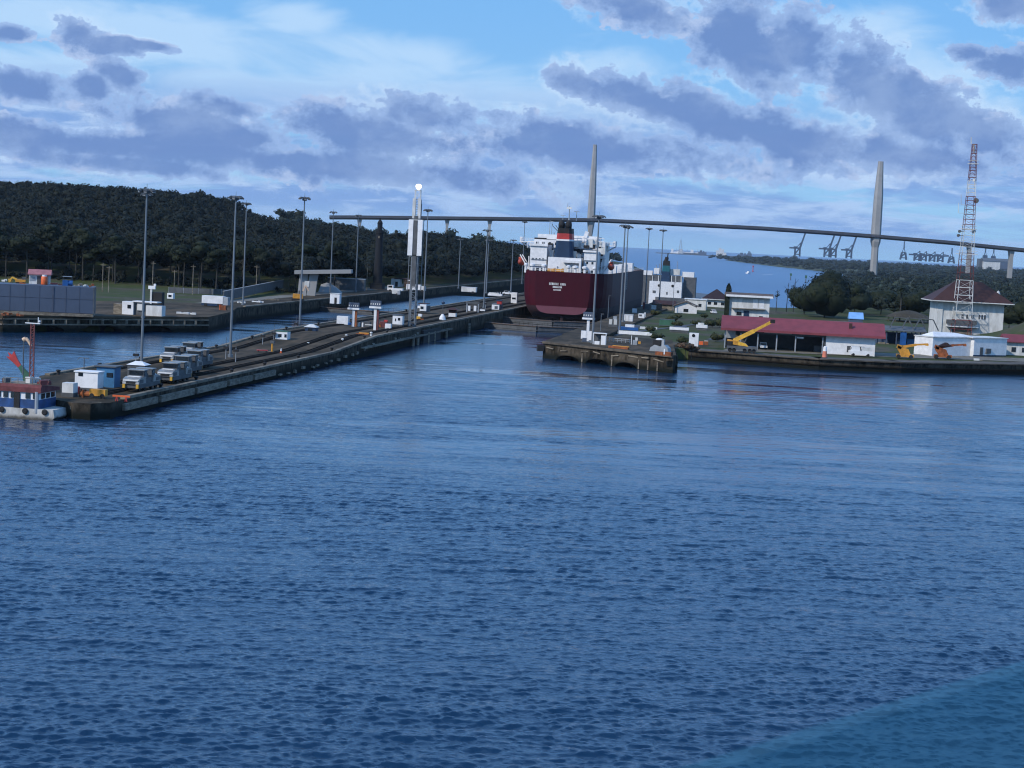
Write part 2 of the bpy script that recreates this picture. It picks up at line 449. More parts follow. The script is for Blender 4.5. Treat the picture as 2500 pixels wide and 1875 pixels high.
def tag(o, label=None, cat=None, group=None, kind=None):
    if label: o['label'] = label
    if cat: o['category'] = cat
    if group: o['group'] = group
    if kind: o['kind'] = kind
    return o
def thing(name, label, cat, loc=(0, 0, 0), rz=0.0, group=None):
    o = bpy.data.objects.new(name, None)
    o.empty_display_size = 0.5
    COL.objects.link(o)
    o.location = loc
    o.rotation_euler = (0, 0, rz)
    return tag(o, label, cat, group)
def copy_tree(src, parent=None):
    c = src.copy()
    COL.objects.link(c)
    if parent:
        c.parent = parent
    for ch in KIDS.get(src.name, [k for k in COL.objects if k.parent == src]):
        copy_tree(ch, c)
    return c
KIDS = {}
def dup(src, label, loc, rz=0.0, scale=None):
    c = copy_tree(src)
    c['label'] = label
    c.location = loc
    c.rotation_euler = (0, 0, rz)
    if scale:
        c.scale = scale
    return c
def np_mesh(name, v, f, mats, mi=None, smooth=False, parent=None):
    me = bpy.data.meshes.new(name)
    k = f.shape[1]
    me.vertices.add(len(v)); me.loops.add(f.size); me.polygons.add(len(f))
    me.vertices.foreach_set('co', np.ascontiguousarray(v, dtype=np.float32).ravel())
    me.loops.foreach_set('vertex_index', np.ascontiguousarray(f, dtype=np.int32).ravel())
    me.polygons.foreach_set('loop_start', np.arange(0, f.size, k, dtype=np.int32))
    me.polygons.foreach_set('loop_total', np.full(len(f), k, dtype=np.int32))
    for m in mats if isinstance(mats, (list, tuple)) else [mats]:
        me.materials.append(M[m])
    if mi is not None:
        me.polygons.foreach_set('material_index', np.asarray(mi, dtype=np.int32))
    if smooth:
        me.polygons.foreach_set('use_smooth', np.ones(len(f), dtype=bool))
    me.update(calc_edges=True)
    me.validate()
    o = bpy.data.objects.new(name, me)
    COL.objects.link(o)
    if parent: o.parent = parent
    return o

# ================================================================== SETTING: ground, lake, sea
def sstep(v, a, b):
    t = np.clip((v - a) / (b - a), 0, 1)
    return t * t * (3 - 2 * t)
RIDGE_X = [-1400, -1000, -780, -670, -577, -515, -485, -463, -420, -376, -328, -305, -281, -265, -230, -194, -154, -100]
RIDGE_Z = [20, 34, 40, 42, 43.5, 41, 27, 22, 20.5, 17.5, 11, 19.5, 14, 10, 12.5, 8, 4, 1]
SH_Y = [0, 745, 805, 900, 1500, 2000, 3000, 4700, 5300, 6500, 8800, 9300, 9600]
SH_X = [-260, -260, -60, 0, 15, 28, 70, 135, 110, -90, -390, -330, 200]
LH_Y = [0, 760, 900, 1500, 2500, 3700, 4100, 4500, 9600]
LH_X = [-58, -58, -90, -140, -220, -300, -360, -2600, -9000]
BANK_X = [-58, -24, -5, 8, 28, 60, 120, 260, 900]
BANK_Y = [406, 430, 426, 424, 430, 452, 490, 560, 760]
def vnoise(x, y, s, seed=0):
    a = np.sin(x / s * 1.7 + seed) * np.cos(y / s * 1.3 - seed * 2) + 0.6 * np.sin(x / s * 3.1 - y / s * 2.3 + seed * 3) + 0.4 * np.cos(y / s * 5.3 + x / s * 4.1 + seed)
    return a / 2
def hgt(x, y):
    x, y = np.asarray(x, float), np.asarray(y, float)
    # right bank: lock island, grassy mound behind the pale block, long slope down to sea level
    lvl = np.interp(y, [0, 760, 1300, 3000, 5000, 9600], [3.3, 3.3, -2, -9, -18, -21])
    hr = lvl + 0.9 * vnoise(x, y, 60, 1) * sstep(y, 500, 900) * (1 + 3 * sstep(y, 900, 2500)) + 0.15 * vnoise(x, y, 14, 2)
    hr = hr + 12.5 * np.exp(-(((x - 88) / 19) ** 2 + ((y - 552) / 40) ** 2))
    hr = np.where(y < 520, np.minimum(hr, 2.6 + sstep(y, 440, 520) * 0.9 + 12 * sstep(x, 55, 90) * sstep(y, 485, 520)), hr)
    xs = np.interp(y, SH_Y, SH_X)
    hr = -30 + (hr + 30) * sstep(x, xs - 25, xs + 45 + 0.01 * y)
    # left bank: apron, forest slope, ridge
    p = sstep(y, 615, 1400) * (1 - 0.9 * sstep(y, 1520, 2500)) * (0.25 + 0.75 * sstep(-x, 158, 240))
    rid = np.interp(x * 1400 / np.maximum(np.minimum(y, 1400), 600), RIDGE_X, RIDGE_Z)
    hl = np.interp(y, [0, 800, 1500, 4200], [3.6, 3.9, 0, -16]) + 0.2 * vnoise(x, y, 18, 4)
    hl = hl + (rid - 3.6) * p + 2.2 * vnoise(x, y, 90, 5) * p + 1.0 * sstep(y, 540, 640) * sstep(-x, 170, 230)
    xl = np.interp(y, LH_Y, LH_X)
    hl = -30 + (hl + 30) * sstep(-x, -xl - 10, -xl + 30 + 0.008 * y)
    h = np.where((x > -56) & (y < 800), hr, np.where((x < -150) & (y < 800), hl, np.maximum(hr, hl)))
    # lake and lock lanes
    mid = (x > -164) & (x < -53)
    lane = mid & (y < 1250)
    left_edge = np.interp(x, [-900, -300, -262, -183, -147], [300, 350, 376, 386, 430])
    lake = ((x <= -150) & (y < left_edge + 3)) | ((x > -60) & (y < np.interp(x, BANK_X, BANK_Y) + 2.5))
    h = np.where(lane, -8 - 22 * sstep(y, 800, 1200), h)
    return np.where(lake, -8.0, h)

def axis(fine0, fine1, step, lo, hi, g=1.12):
    a = list(np.arange(fine0, fine1 + step, step))
    d, v = step, a[-1]
    while v < hi:
        d *= g; v += d; a.append(v)
    d, v, pre = step, fine0, []
    while v > lo:
        d *= g; v -= d; pre.append(v)
    return np.array(pre[::-1] + a)
gx = axis(-200, 200, 3.0, -9000, 9000, 1.08)
gy = np.concatenate([np.arange(300, 370, 10), np.arange(370, 500, 2.5), np.arange(500, 900, 6), np.arange(900, 2600, 25), np.geomspace(2600, 9700, 60)])
XX, YY = np.meshgrid(gx, gy)
ZZ = hgt(XX, YY)
nx, ny = len(gx), len(gy)
idx = (np.arange(ny - 1)[:, None] * nx + np.arange(nx - 1)[None, :]).ravel()
tag(np_mesh('ground', np.stack([XX, YY, ZZ], -1).reshape(-1, 3), np.stack([idx, idx + 1, idx + nx + 1, idx + nx], 1), 'ground', smooth=True), kind='structure')

def wave_field(x, y):
    """short wind chop: many plane waves running mostly towards the camera; the shortest fade where the mesh gets too coarse for them"""
    rng = np.random.default_rng(5)
    z = np.zeros_like(x)
    for lam, amp, n, spread, f0, f1 in ((7.0, 0.016, 4, 0.4, 330, 430), (4.0, 0.018, 7, 0.5, 330, 430), (2.2, 0.0105, 12, 0.6, 280, 410), (1.25, 0.0085, 18, 0.75, 230, 332), (0.82, 0.0072, 20, 0.85, 160, 280), (0.56, 0.0044, 20, 0.95, 110, 190)):
        q = np.zeros_like(x)
        for i in range(n):
            l = lam * rng.uniform(0.75, 1.3)
            th = rng.normal(0.14, spread * 0.42) + math.pi / 2 + YAW
            k = 2 * math.pi / l
            q += rng.uniform(0.7, 1.2) * np.sin(k * (math.cos(th) * x + math.sin(th) * y) + rng.uniform(0, 6.28))
        z += amp * q * (1 - sstep(y, f0, f1))
    return z
# the lake: a fine sheet near the ship, coarser away from it, ending at the lock gate
ty = np.concatenate([np.arange(66, 130, 0.125), np.arange(130, 200, 0.20), np.arange(200, 332, 0.33), np.arange(332, 432, 0.75), np.arange(432, 528, 2.0)])
tx = np.linspace(-0.56, 0.30, 1150)
WX = ty[:, None] * tx[None, :]
WY = np.repeat(ty[:, None], len(tx), 1)
gust = 0.72 + 0.5 * np.clip(0.5 + 0.9 * vnoise(WX * 1.0, WY * 2.2, 38, 3), 0, 1)
_G = np.random.default_rng(17).random((256, 256))
def vfield(x, y):                            # smooth random field, two octaves
    o = np.zeros_like(x)
    for k, w in ((1.0, 0.65), (2.3, 0.35)):
        u, v = x * k + 61.3 * k, y * k + 27.1 * k
        i, j = np.floor(u).astype(int), np.floor(v).astype(int)
        f, g = u - i, v - j
        f, g = f * f * (3 - 2 * f), g * g * (3 - 2 * g)
        q = lambda a, c: _G[(i + a) % 256, (j + c) % 256]
        o += w * ((q(0, 0) * (1 - f) + q(1, 0) * f) * (1 - g) + (q(0, 1) * (1 - f) + q(1, 1) * f) * g)
    return o
# long calm streaks left by the current and the wind, seen from about 180 m outwards; the lee of the walls is calmer still
sk = WY - 0.10 * WX + 9 * (vfield(WX / 70, WY / 60) - 0.5)
cl = 0.55 * vfield(WX / 24, sk / 4.6) + 0.45 * vfield(WX / 75 + 9, sk / 20 + 4)
CALM = sstep(cl, 0.53, 0.66) * sstep(WY, 165, 260) + 0.35 * sstep(WY, 380, 500)
CALM = np.clip(CALM, 0, 1)
WZ = wave_field(WX, WY) * gust * (1 - 0.8 * CALM)
nx, ny = len(tx), len(ty)
idx = (np.arange(ny - 1)[:, None] * nx + np.arange(nx - 1)[None, :]).ravel()
v = np.stack([WX, WY, WZ], -1).reshape(-1, 3)
f = np.stack([idx, idx + 1, idx + nx + 1, idx + nx], 1)
o1 = len(v)
v = np.concatenate([v, [(-165, 527.99, 0), (-116, 527.99, 0), (-116, 800, 0), (-165, 800, 0)]])
f = np.concatenate([f, [(o1, o1 + 1, o1 + 2, o1 + 3)]])
lk = tag(np_mesh('water', v, f, 'lake', smooth=True), kind='structure')
at_ = lk.data.attributes.new('calm', 'FLOAT', 'POINT')
at_.data.foreach_set('value', np.concatenate([CALM.ravel(), [0.0] * 4]).astype(np.float32))
tag(MB().add([(-94, 523, -0.3), (-57, 523, -0.3), (-57, 800, -0.3), (-94, 800, -0.3)], [(0, 1, 2, 3)]).build('chamber_water', 'lake'), kind='structure')
tag(MB().add([(-30000, 820, -26), (30000, 820, -26), (30000, 32000, -26), (-30000, 32000, -26)], [(0, 1, 2, 3)]).build('sea', 'sea'), kind='structure')

# paved yards on the right bank and the apron on the left (sheets above the grass)
def drape(name, poly, m, lift=0.05, n=24):
    """a thin sheet following the ground inside a four-sided outline"""
    a, b, c, d = [np.array(p, float) for p in poly]
    s, t = np.meshgrid(np.linspace(0, 1, n), np.linspace(0, 1, n))
    p = (a[None, None] * ((1 - s) * (1 - t))[..., None] + b[None, None] * (s * (1 - t))[..., None] + c[None, None] * (s * t)[..., None] + d[None, None] * ((1 - s) * t)[..., None])
    z = hgt(p[..., 0], p[..., 1]) + lift
    i = (np.arange(n - 1)[:, None] * n + np.arange(n - 1)[None, :]).ravel()
    return tag(np_mesh(name, np.concatenate([p, z[..., None]], -1).reshape(-1, 3), np.stack([i, i + 1, i + n + 1, i + n], 1), m, smooth=True), kind='structure')
drape('yard', [(-16, 435), (62, 462), (66, 476), (-14, 452)], 'gravel', 0.09)
drape('road', [(-22, 476), (-6, 476), (12, 640), (2, 640)], 'asphalt', 0.10)
drape('path', [(-30, 560), (-28, 560), (-46, 470), (-48, 470)], 'asphalt', 0.10)
drape('apron', [(-178, 500), (-171, 500), (-171, 790), (-178, 790)], 'gravel', 0.10)

# ================================================================== LOCK WALLS
def zdeck(p):
    t = min(1, max(0, (p[1] - 348) / 38))
    return 2.3 + 1.6 * t
def wall_strip(mb, pts, ztop, zbot=-4.0, mi=0, back=2.0):
    """a vertical face along a polyline with small set-backs so that it does not read as one plane"""
    for (a, b) in zip(pts[:-1], pts[1:]):
        mb.add([(a[0], a[1], zbot), (b[0], b[1], zbot), (b[0], b[1], ztop), (a[0], a[1], ztop)], [(0, 1, 2, 3)], mi)

wl = thing('lock_wall', 'long low concrete centre wall with dark rail tracks running out between the two lanes', 'lock wall', (-105, 226, 0))
b = MB()
outline = [(11.6, 2.6), (11.9, 6), (11.9, 122), (11.9, 160), (11.9, 700), (-13, 700), (-13, 160), (-13, 122), (-13, 34), (-5, 14), (1.5, 3.5), (7.8, -0.8)]
ys = [0, 122, 141, 160, 700]
# deck in slices so that the ramp stays smooth
def slab(y0, y1, z0, z1, xa=-13.0, xb=11.9):
    b.add([(xa, y0, -5), (xb, y0, -5), (xb, y1, -5), (xa, y1, -5), (xa, y0, z0), (xb, y0, z0), (xb, y1, z1), (xa, y1, z1)],
          [(4, 5, 6, 7)], 0)
    b.add([(xb, y0, -5), (xb, y1, -5), (xb, y1, z1), (xb, y0, z0)], [(0, 1, 2, 3)], 1)
    b.add([(xa, y1, -5), (xa, y0, -5), (xa, y0, z0), (xa, y1, z1)], [(0, 1, 2, 3)], 1)
slab(34, 122, 2.3, 2.3); slab(122, 141, 2.3, 3.1); slab(141, 160, 3.1, 3.9); slab(160, 700, 3.9, 3.9)
head = [(11.9, 34), (-13, 34), (-5, 14), (1.5, 3.5), (7.8, -0.8), (10.2, -0.4), (11.9, 2.6)]
b.add([(x, y, 2.3) for x, y in head], [tuple(range(len(head)))], 0)
for i in range(1, len(head)):
    p, q = head[i], head[(i + 1) % len(head)]
    b.add([(p[0], p[1], -5), (q[0], q[1], -5), (q[0], q[1], 2.3), (p[0], p[1], 2.3)], [(0, 1, 2, 3)], 1)
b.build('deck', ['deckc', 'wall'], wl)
for (xc, y0) in ((6.5, 9), (1.5, 16), (-8.6, 46)):
    k = MB()
    for (ya, yb, za, zb) in ((y0, 122, 2.3, 2.3), (122, 160, 2.3, 3.9), (160, 690, 3.9, 3.9)):
        for dx, w in ((-0.75, 0.22), (0.75, 0.22), (0, 0.6)):
            k.beam((xc + dx, ya, za + 0.07), (xc + dx, yb, zb + 0.07), w, 0.14)
        k.add([(xc - 1.1, ya, za + 0.02), (xc + 1.1, ya, za + 0.02), (xc + 1.1, yb, zb + 0.02), (xc - 1.1, yb, zb + 0.02)], [(0, 1, 2, 3)])
    k.build('rail_track', 'rail', wl)
for (xc, w, h) in ((11.55, 0.8, 0.4), (-12.6, 0.9, 0.28)):
    k = MB()
    for (ya, yb, za, zb) in ((8 if xc > 0 else 36, 122, 2.3, 2.3), (122, 160, 2.3, 3.9), (160, 690, 3.9, 3.9)):
        k.beam((xc, ya, za + h / 2), (xc, yb, zb + h / 2), w, h)
    k.build('curb', 'curb', wl)
for i, (ya, yb) in enumerate(((7, 20), (21.4, 36), (37.4, 52), (53.4, 66), (67.4, 80))):
    MB().box(11.9, 12.35, ya, yb, 0.75, 1.75).build('fender_panel', 'timber', wl)
for i in range(26):
    y = 84 + i * 5.2 + random.uniform(-1.3, 1.3)
    z = zdeck((0, 226 + y)) - 1.5 + random.uniform(-0.3, 0.3)
    MB().cbox((12.05, y, z), (0.5, random.uniform(0.6, 1.9), random.uniform(0.25, 0.7)), 0, random.uniform(-0.2, 0.2)).build('fender_block', 'timber', wl)
k = MB()
k.add([(11.9, 145, 2.0), (12.9, 145, 2.0), (12.9, 245, 2.0), (11.9, 245, 2.0), (11.9, 145, 2.35), (12.9, 145, 2.35), (12.9, 245, 2.35), (11.9, 245, 2.35)],
      [(0, 3, 2, 1), (4, 5, 6, 7), (0, 1, 5, 4), (1, 2, 6, 5), (2, 3, 7, 6)])
k.build('walkway_ledge', 'curb', wl)
for y in (196, 201.5, 214, 222, 238, 272):
    MB().tube((12.5, y, -2), (12.5, y, 2.6), 0.42, n=10).build('pile', 'timber', wl)
MB().box(11.9, 12.6, 208, 230, -2, 3.2).build('recess_shade', 'black', wl)  # black block on the face, painted for the shade of a recess
for i in range(9):                                        # broken concrete at the rounded head
    x = 1.0 + i * 1.15
    y = 4.2 - i * 0.62 if i < 6 else 0.2 + (i - 6) * 0.9
    MB().cbox((x, y - 0.3, random.uniform(1.0, 1.8)), (random.uniform(0.7, 1.3), 0.9, random.uniform(0.7, 1.3)), random.uniform(-0.6, 0.6), random.uniform(-0.3, 0.3)).build('broken_block', 'curb', wl)

def arched_face(mb, p0, p1, ztop, arches, rise=1.9, spring=-0.3, depth=5.0, mi=0, md=1, ribs=True):
    """pier face from p0 to p1 (left to right seen from the water) pierced by low arches; arches = [(s0, s1)]"""
    p0, p1 = Vector((*p0, 0)), Vector((*p1, 0))
    L = (p1 - p0).length
    u = (p1 - p0) / L
    nrm = Vector((u.y, -u.x, 0))                          # towards the water
    def under(s):
        for a, c in arches:
            if a < s < c:
                t = (s - (a + c) / 2) / ((c - a) / 2)
                return spring + rise * math.sqrt(max(0, 1 - t * t))
        return -4.0
    cuts = sorted(set([0, L] + [q for a, c in arches for q in (a - 0.001, a + 0.001, c - 0.001, c + 0.001)] + list(np.linspace(0, L, int(L / 0.6)))))
    for a, c in zip(cuts[:-1], cuts[1:]):
        za, zc = under(a + 1e-4), under(c - 1e-4)
        A, B = p0 + u * a, p0 + u * c
        D = -nrm * depth
        mb.add([(*A.xy, za), (*B.xy, zc), (*B.xy, ztop), (*A.xy, ztop)], [(0, 1, 2, 3)], mi)
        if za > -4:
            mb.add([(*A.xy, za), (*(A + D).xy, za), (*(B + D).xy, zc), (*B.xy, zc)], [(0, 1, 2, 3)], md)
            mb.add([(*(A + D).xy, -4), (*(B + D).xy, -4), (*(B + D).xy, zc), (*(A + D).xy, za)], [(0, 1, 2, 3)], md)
    return u, nrm, L

# right approach pier with three low arches
rp = thing('approach_pier', 'dark concrete pier on arches pointing into the lake right of the tanker', 'pier', (0, 0, 0))
b = MB()
P0, P1 = (-57.3, 406.5), (-24.6, 382.4)
b.prism([(-57.3, 406.5), (-24.6, 382.4), (-24.2, 384.6), (-29.2, 446), (-57.3, 446)], 3.55, 4.0, 0)
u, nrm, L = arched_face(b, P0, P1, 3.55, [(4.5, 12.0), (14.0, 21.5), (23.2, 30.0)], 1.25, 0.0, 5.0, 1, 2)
wall_strip(b, [(-24.6, 382.4), (-24.2, 384.6), (-29.2, 446)], 3.55, -4, 1)
wall_strip(b, [(-57.3, 446), (-57.3, 406.5)], 3.55, -4, 1)
b.build('pier_body', ['deckc', 'wall', 'black'], rp)
k = MB()
a_ = Vector((*P0, 0)) + nrm * 0.0; c_ = Vector((*P1, 0))
k.beam(a_ + Vector((0, 0, 3.78)) + nrm * 0.25, c_ + Vector((0, 0, 3.78)) + nrm * 0.25, 0.5, 0.5)
k.build('edge_beam', 'concrete', rp)
for s0 in (1.2, 6.0, 12.6, 16.5, 22.2, 27.5, 31.5, 35.0):
    p = Vector((*P0, 0)) + u * s0 + nrm * 0.15
    MB().beam((p.x, p.y, random.uniform(2.2, 2.9)), ((p + u * random.uniform(2.0, 3.4)).x, (p + u * random.uniform(2.0, 3.0)).y, random.uniform(2.2, 2.9)), 0.3, 0.22).build('ledge', 'timber', rp)
for s0 in (13.0, 22.4, 30.6, 33.4, 36.2):
    p = Vector((*P0, 0)) + u * s0 + nrm * 0.14
    MB().beam((p.x, p.y, 0.1), (p.x, p.y, 2.2), 0.28, 0.28).build('strut', 'timber', rp)
MB().cbox((-57.9, 406.3, 2.4), (1.6, 1.6, 1.4), 0.3).build('corner_fender', 'black', rp)
for i, (dx, dy) in enumerate(((-24.0, 390), (-23.2, 402), (-22.7, 418))):
    MB().tube((-24.0 - (dy - 384.6) * 0.0815, dy, -2), (-24.0 - (dy - 384.6) * 0.0815, dy, 3.4), 0.4).build('pile', 'wall', rp)

# right-hand lock wall beside the tanker
b = MB()
b.prism([(-58, 446.2), (-47, 446.2), (-47, 770), (-58, 770)], 3.5, 3.9, 0)
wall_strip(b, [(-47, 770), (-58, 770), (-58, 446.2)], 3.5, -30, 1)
wall_strip(b, [(-47, 446.2), (-47, 770)], 3.5, -6, 1)
b.prism([(-58, 770.2), (-49, 770.2), (-49, 1300), (-58, 1300)], -32, -5.5, 1)
rw = b.build('lock_wall', ['deckc', 'wall'])
tag(rw, 'concrete wall along the right side of the lock chamber that holds the tanker', 'lock wall')

# right bank quay
pts = list(zip(BANK_X, BANK_Y))[1:]
q = thing('quay_wall', 'dark concrete quay wall along the right bank in front of the red roofed shed', 'quay', (0, 0, 0))
b = MB()
for (a, c) in zip(pts[:-1], pts[1:]):
    d = Vector((c[0] - a[0], c[1] - a[1], 0)).normalized()
    n_ = Vector((-d.y, d.x, 0)) * 7
    b.add([(a[0], a[1], 2.75), (c[0], c[1], 2.75), (c[0] + n_.x, c[1] + n_.y, 2.75), (a[0] + n_.x, a[1] + n_.y, 2.75)], [(0, 1, 2, 3)], 0)
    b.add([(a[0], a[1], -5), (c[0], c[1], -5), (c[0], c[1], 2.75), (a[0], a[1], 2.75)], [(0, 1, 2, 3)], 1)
b.build('wall_body', ['concrete', 'wall'], q)
for (a, c) in zip(pts[:-2], pts[1:-1]):
    A, B = Vector((*a, 0)), Vector((*c, 0))
    d = (B - A).normalized()
    w = Vector((d.y, -d.x, 0))
    MB().beam(A + w * 0.2 + Vector((0, 0, 2.62)), B + w * 0.2 + Vector((0, 0, 2.62)), 0.6, 0.3).build('coping', 'concrete', q)
    MB().beam(A + w * 0.15 + Vector((0, 0, 1.2)), B + w * 0.15 + Vector((0, 0, 1.2)), 0.3, 0.25).build('waling', 'rail', q)

# left lock wall with its flared pier on arches
lw = thing('lock_wall', 'dark concrete left bank wall with flared arched pier under the grey hull', 'lock wall', (0, 0, 0))
b = MB()
b.prism([(-262, 374), (-183, 382), (-147.6, 426), (-152, 456), (-158.5, 482), (-158.5, 1100), (-171, 1100), (-171, 500), (-262, 420)], 3.5, 4.0, 0)
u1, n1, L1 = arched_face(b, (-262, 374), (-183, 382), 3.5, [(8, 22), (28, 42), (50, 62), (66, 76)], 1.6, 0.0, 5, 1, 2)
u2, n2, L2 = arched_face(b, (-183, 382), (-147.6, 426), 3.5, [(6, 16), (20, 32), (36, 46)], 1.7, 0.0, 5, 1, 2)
wall_strip(b, [(-147.6, 426), (-152, 456), (-158.5, 482), (-158.5, 1100)], 3.5, -5, 1)
b.build('wall_body', ['deckc', 'wall', 'black'], lw)
for zz, m_ in ((3.2, 'curb'), (1.9, 'timber')):
    for (A, B, nn) in (((-262, 374), (-183, 382), n1), ((-183, 382), (-147.6, 426), n2)):
        a_ = Vector((*A, zz)) + nn * 0.2; c_ = Vector((*B, zz)) + nn * 0.2
        MB().beam(a_, c_, 0.4, 0.3).build('waling', m_, lw)
for i in range(16):
    s0 = 3 + i * 3.3
    p = Vector((-183, 382, 0)) + u2 * s0 + n2 * 0.25
    MB().beam((p.x, p.y, 2.0), (p.x, p.y, 3.1), 0.55, 0.4).build('fender_block', 'timber', lw)
MB().beam((-158.9, 490, 4.15), (-158.9, 1000, 4.15), 0.8, 0.3).build('curb', 'curb', lw)

# ------------------------------------------------------------------ lock gates
def mitre_gate(xa, xb, y, ztop, zbot, label, vee=7.0, name='lock_gate'):
    g = thing(name, label, 'lock gate', ((xa + xb) / 2, y, 0))
    w = (xb - xa) / 2
    for sgn in (-1, 1):
        p, q = Vector((sgn * w, vee, 0)), Vector((0, 0, 0))
        k = MB()
        k.beam(p + Vector((0, 0, (ztop + zbot) / 2)), q + Vector((0, 0, (ztop + zbot) / 2)), 1.7, ztop - zbot)
        for zz in np.arange(zbot + 1.0, ztop, 1.1):
            k.beam(p + Vector((0, -0.9, zz)), q + Vector((0, -0.9, zz)), 0.3, 0.22)
        lf = k.build('gate_leaf', 'dgrey', g)
        k = MB()
        k.beam(p + Vector((0, 0, ztop + 0.1)), q + Vector((0, 0, ztop + 0.1)), 2.3, 0.18)
        k.build('walkway', 'brownroof', lf)
        k = MB()
        for t in np.linspace(0, 1, 13):
            e = p.lerp(q, t) + Vector((0, -1.05, ztop + 0.2))
            k.beam(e, e + Vector((0, 0, 1.0)), 0.07)
        for zz in (0.7, 1.2):
            k.beam(p + Vector((0, -1.05, ztop + zz)), q + Vector((0, -1.05, ztop + zz)), 0.07)
        k.build('railing', 'rail', lf)
    return g
mitre_gate(-93.1, -57.9, 521, 1.6, -6, 'dark steel lock gate closest to the open lake, across the lane behind the tanker')
mitre_gate(-93.1, -57.9, 556, 1.9, -8, 'second dark steel lock gate, directly below the stern of the tanker')
mitre_gate(-158.5, -118, 566, 1.3, -6, 'dark lock gate lying across the narrow left lane')

# ================================================================== TREES
def ico(sub):
    bm = bmesh.new()
    bmesh.ops.create_icosphere(bm, subdivisions=sub, radius=1.0)
    v = np.array([p.co[:] for p in bm.verts])
    f = np.array([[q.index for q in p.verts] for p in bm.faces])
    bm.free()
    return v, f
ICO1, ICO2 = ico(1), ico(2)

def crown_np(rng, rad, hgt_, lobes, leaves, leaf, flat=0.62, core=ICO1):
    """foliage mass: a handful of overlapping lumpy lobes with many leaf clumps standing off them (triangles)"""
    V, F, o = [], [], 0
    cs = []
    for i in range(lobes):
        a, d = rng.uniform(0, 6.28), rng.uniform(0.0, 0.62) * rad
        r = rad * rng.uniform(0.42, 0.62) if lobes > 1 else rad * 0.9
        c = np.array([math.cos(a) * d, math.sin(a) * d, rng.uniform(0.25, 0.8) * hgt_ * (1 - 0.45 * d / rad)])
        cs.append((c, r))
        v = core[0] * (1 + rng.normal(0, 0.13, (len(core[0]), 1)))
        v = v * [r * 0.86, r * 0.86, r * flat * 0.86] + c
        V.append(v); F.append(core[1] + o); o += len(v)
    n = leaves
    which = rng.integers(0, lobes, n)
    d = rng.normal(0, 1, (n, 3)); d[:, 2] = np.abs(d[:, 2]) * 0.9 - 0.25
    d /= np.linalg.norm(d, axis=1)[:, None]
    c = np.array([cs[i][0] for i in which]); r = np.array([cs[i][1] for i in which])
    p = c + d * r[:, None] * np.array([1, 1, flat]) * rng.uniform(0.92, 1.16, (n, 1))
    t = rng.normal(0, 1, (n, 3)); t -= (t * d).sum(1)[:, None] * d * 0.7; t /= np.linalg.norm(t, axis=1)[:, None]
    w = np.cross(d, t)
    s = leaf * rng.uniform(0.6, 1.3, (n, 1))
    q = np.stack([p - t * s, p + t * s * 0.9 + d * s * 0.3, p + w * s * 1.1 + d * s * 0.4], 1).reshape(-1, 3)
    V.append(q); F.append(np.arange(3 * n).reshape(-1, 3) + o)
    return np.concatenate(V), np.concatenate(F)

def scatter(name, protos, pts, scl, rot, sq, m, label=None, cat=None):
    V, F, o = [], [], 0
    for i, p in enumerate(pts):
        v, f = protos[i % len(protos)]
        c, s_ = math.cos(rot[i]), math.sin(rot[i])
        w = np.empty_like(v)
        w[:, 0] = (v[:, 0] * c - v[:, 1] * s_) * scl[i] + p[0]
        w[:, 1] = (v[:, 0] * s_ + v[:, 1] * c) * scl[i] + p[1]
        w[:, 2] = v[:, 2] * scl[i] * sq[i] + p[2]
        V.append(w); F.append(f + o); o += len(v)
    ob = np_mesh(name, np.concatenate(V), np.concatenate(F), m)
    return tag(ob, label, cat, None, 'stuff')

rng = np.random.default_rng(3)
PROT = [crown_np(rng, 6.0, 7.5, 5, 190, 0.72) for _ in range(9)]
PROTL = [crown_np(rng, 6.0, 7.5, 4, 90, 1.0) for _ in range(8)]
# the wooded ridge on the left bank
pts = []
for y in np.arange(618, 1560, 6.8):
    st = 6.4 + 2.0 * (y - 618) / 900
    for x in np.arange(-0.56 * y, -0.055 * y, st):
        px, py = x + rng.uniform(-3, 3), y + rng.uniform(-3, 3)
        if px > np.interp(py, LH_Y, LH_X) - 14 or (px > -176 and py < 790) or (px > -166 and py < 1250):
            continue
        pts.append((px, py))
pts = np.array(pts)
z = hgt(pts[:, 0], pts[:, 1])
near = pts[:, 1] < 900
sc_ = rng.uniform(0.60, 1.08, len(pts)) * np.where(rng.random(len(pts)) < 0.05, 1.22, 1)
lift = np.where(pts[:, 1] < 690, 7.0, 5.0) * sc_
P3 = np.column_stack([pts, z + lift])
for nm, sel, pr in (('a', near, PROT), ('b', ~near, PROTL)):
    k = np.where(sel)[0]
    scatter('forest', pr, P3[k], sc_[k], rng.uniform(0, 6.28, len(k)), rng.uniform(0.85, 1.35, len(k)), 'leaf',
            'dark rainforest covering the lower slope of the left hillside' if nm == 'a' else 'dark rainforest canopy along the ridge of the left hill', 'forest')

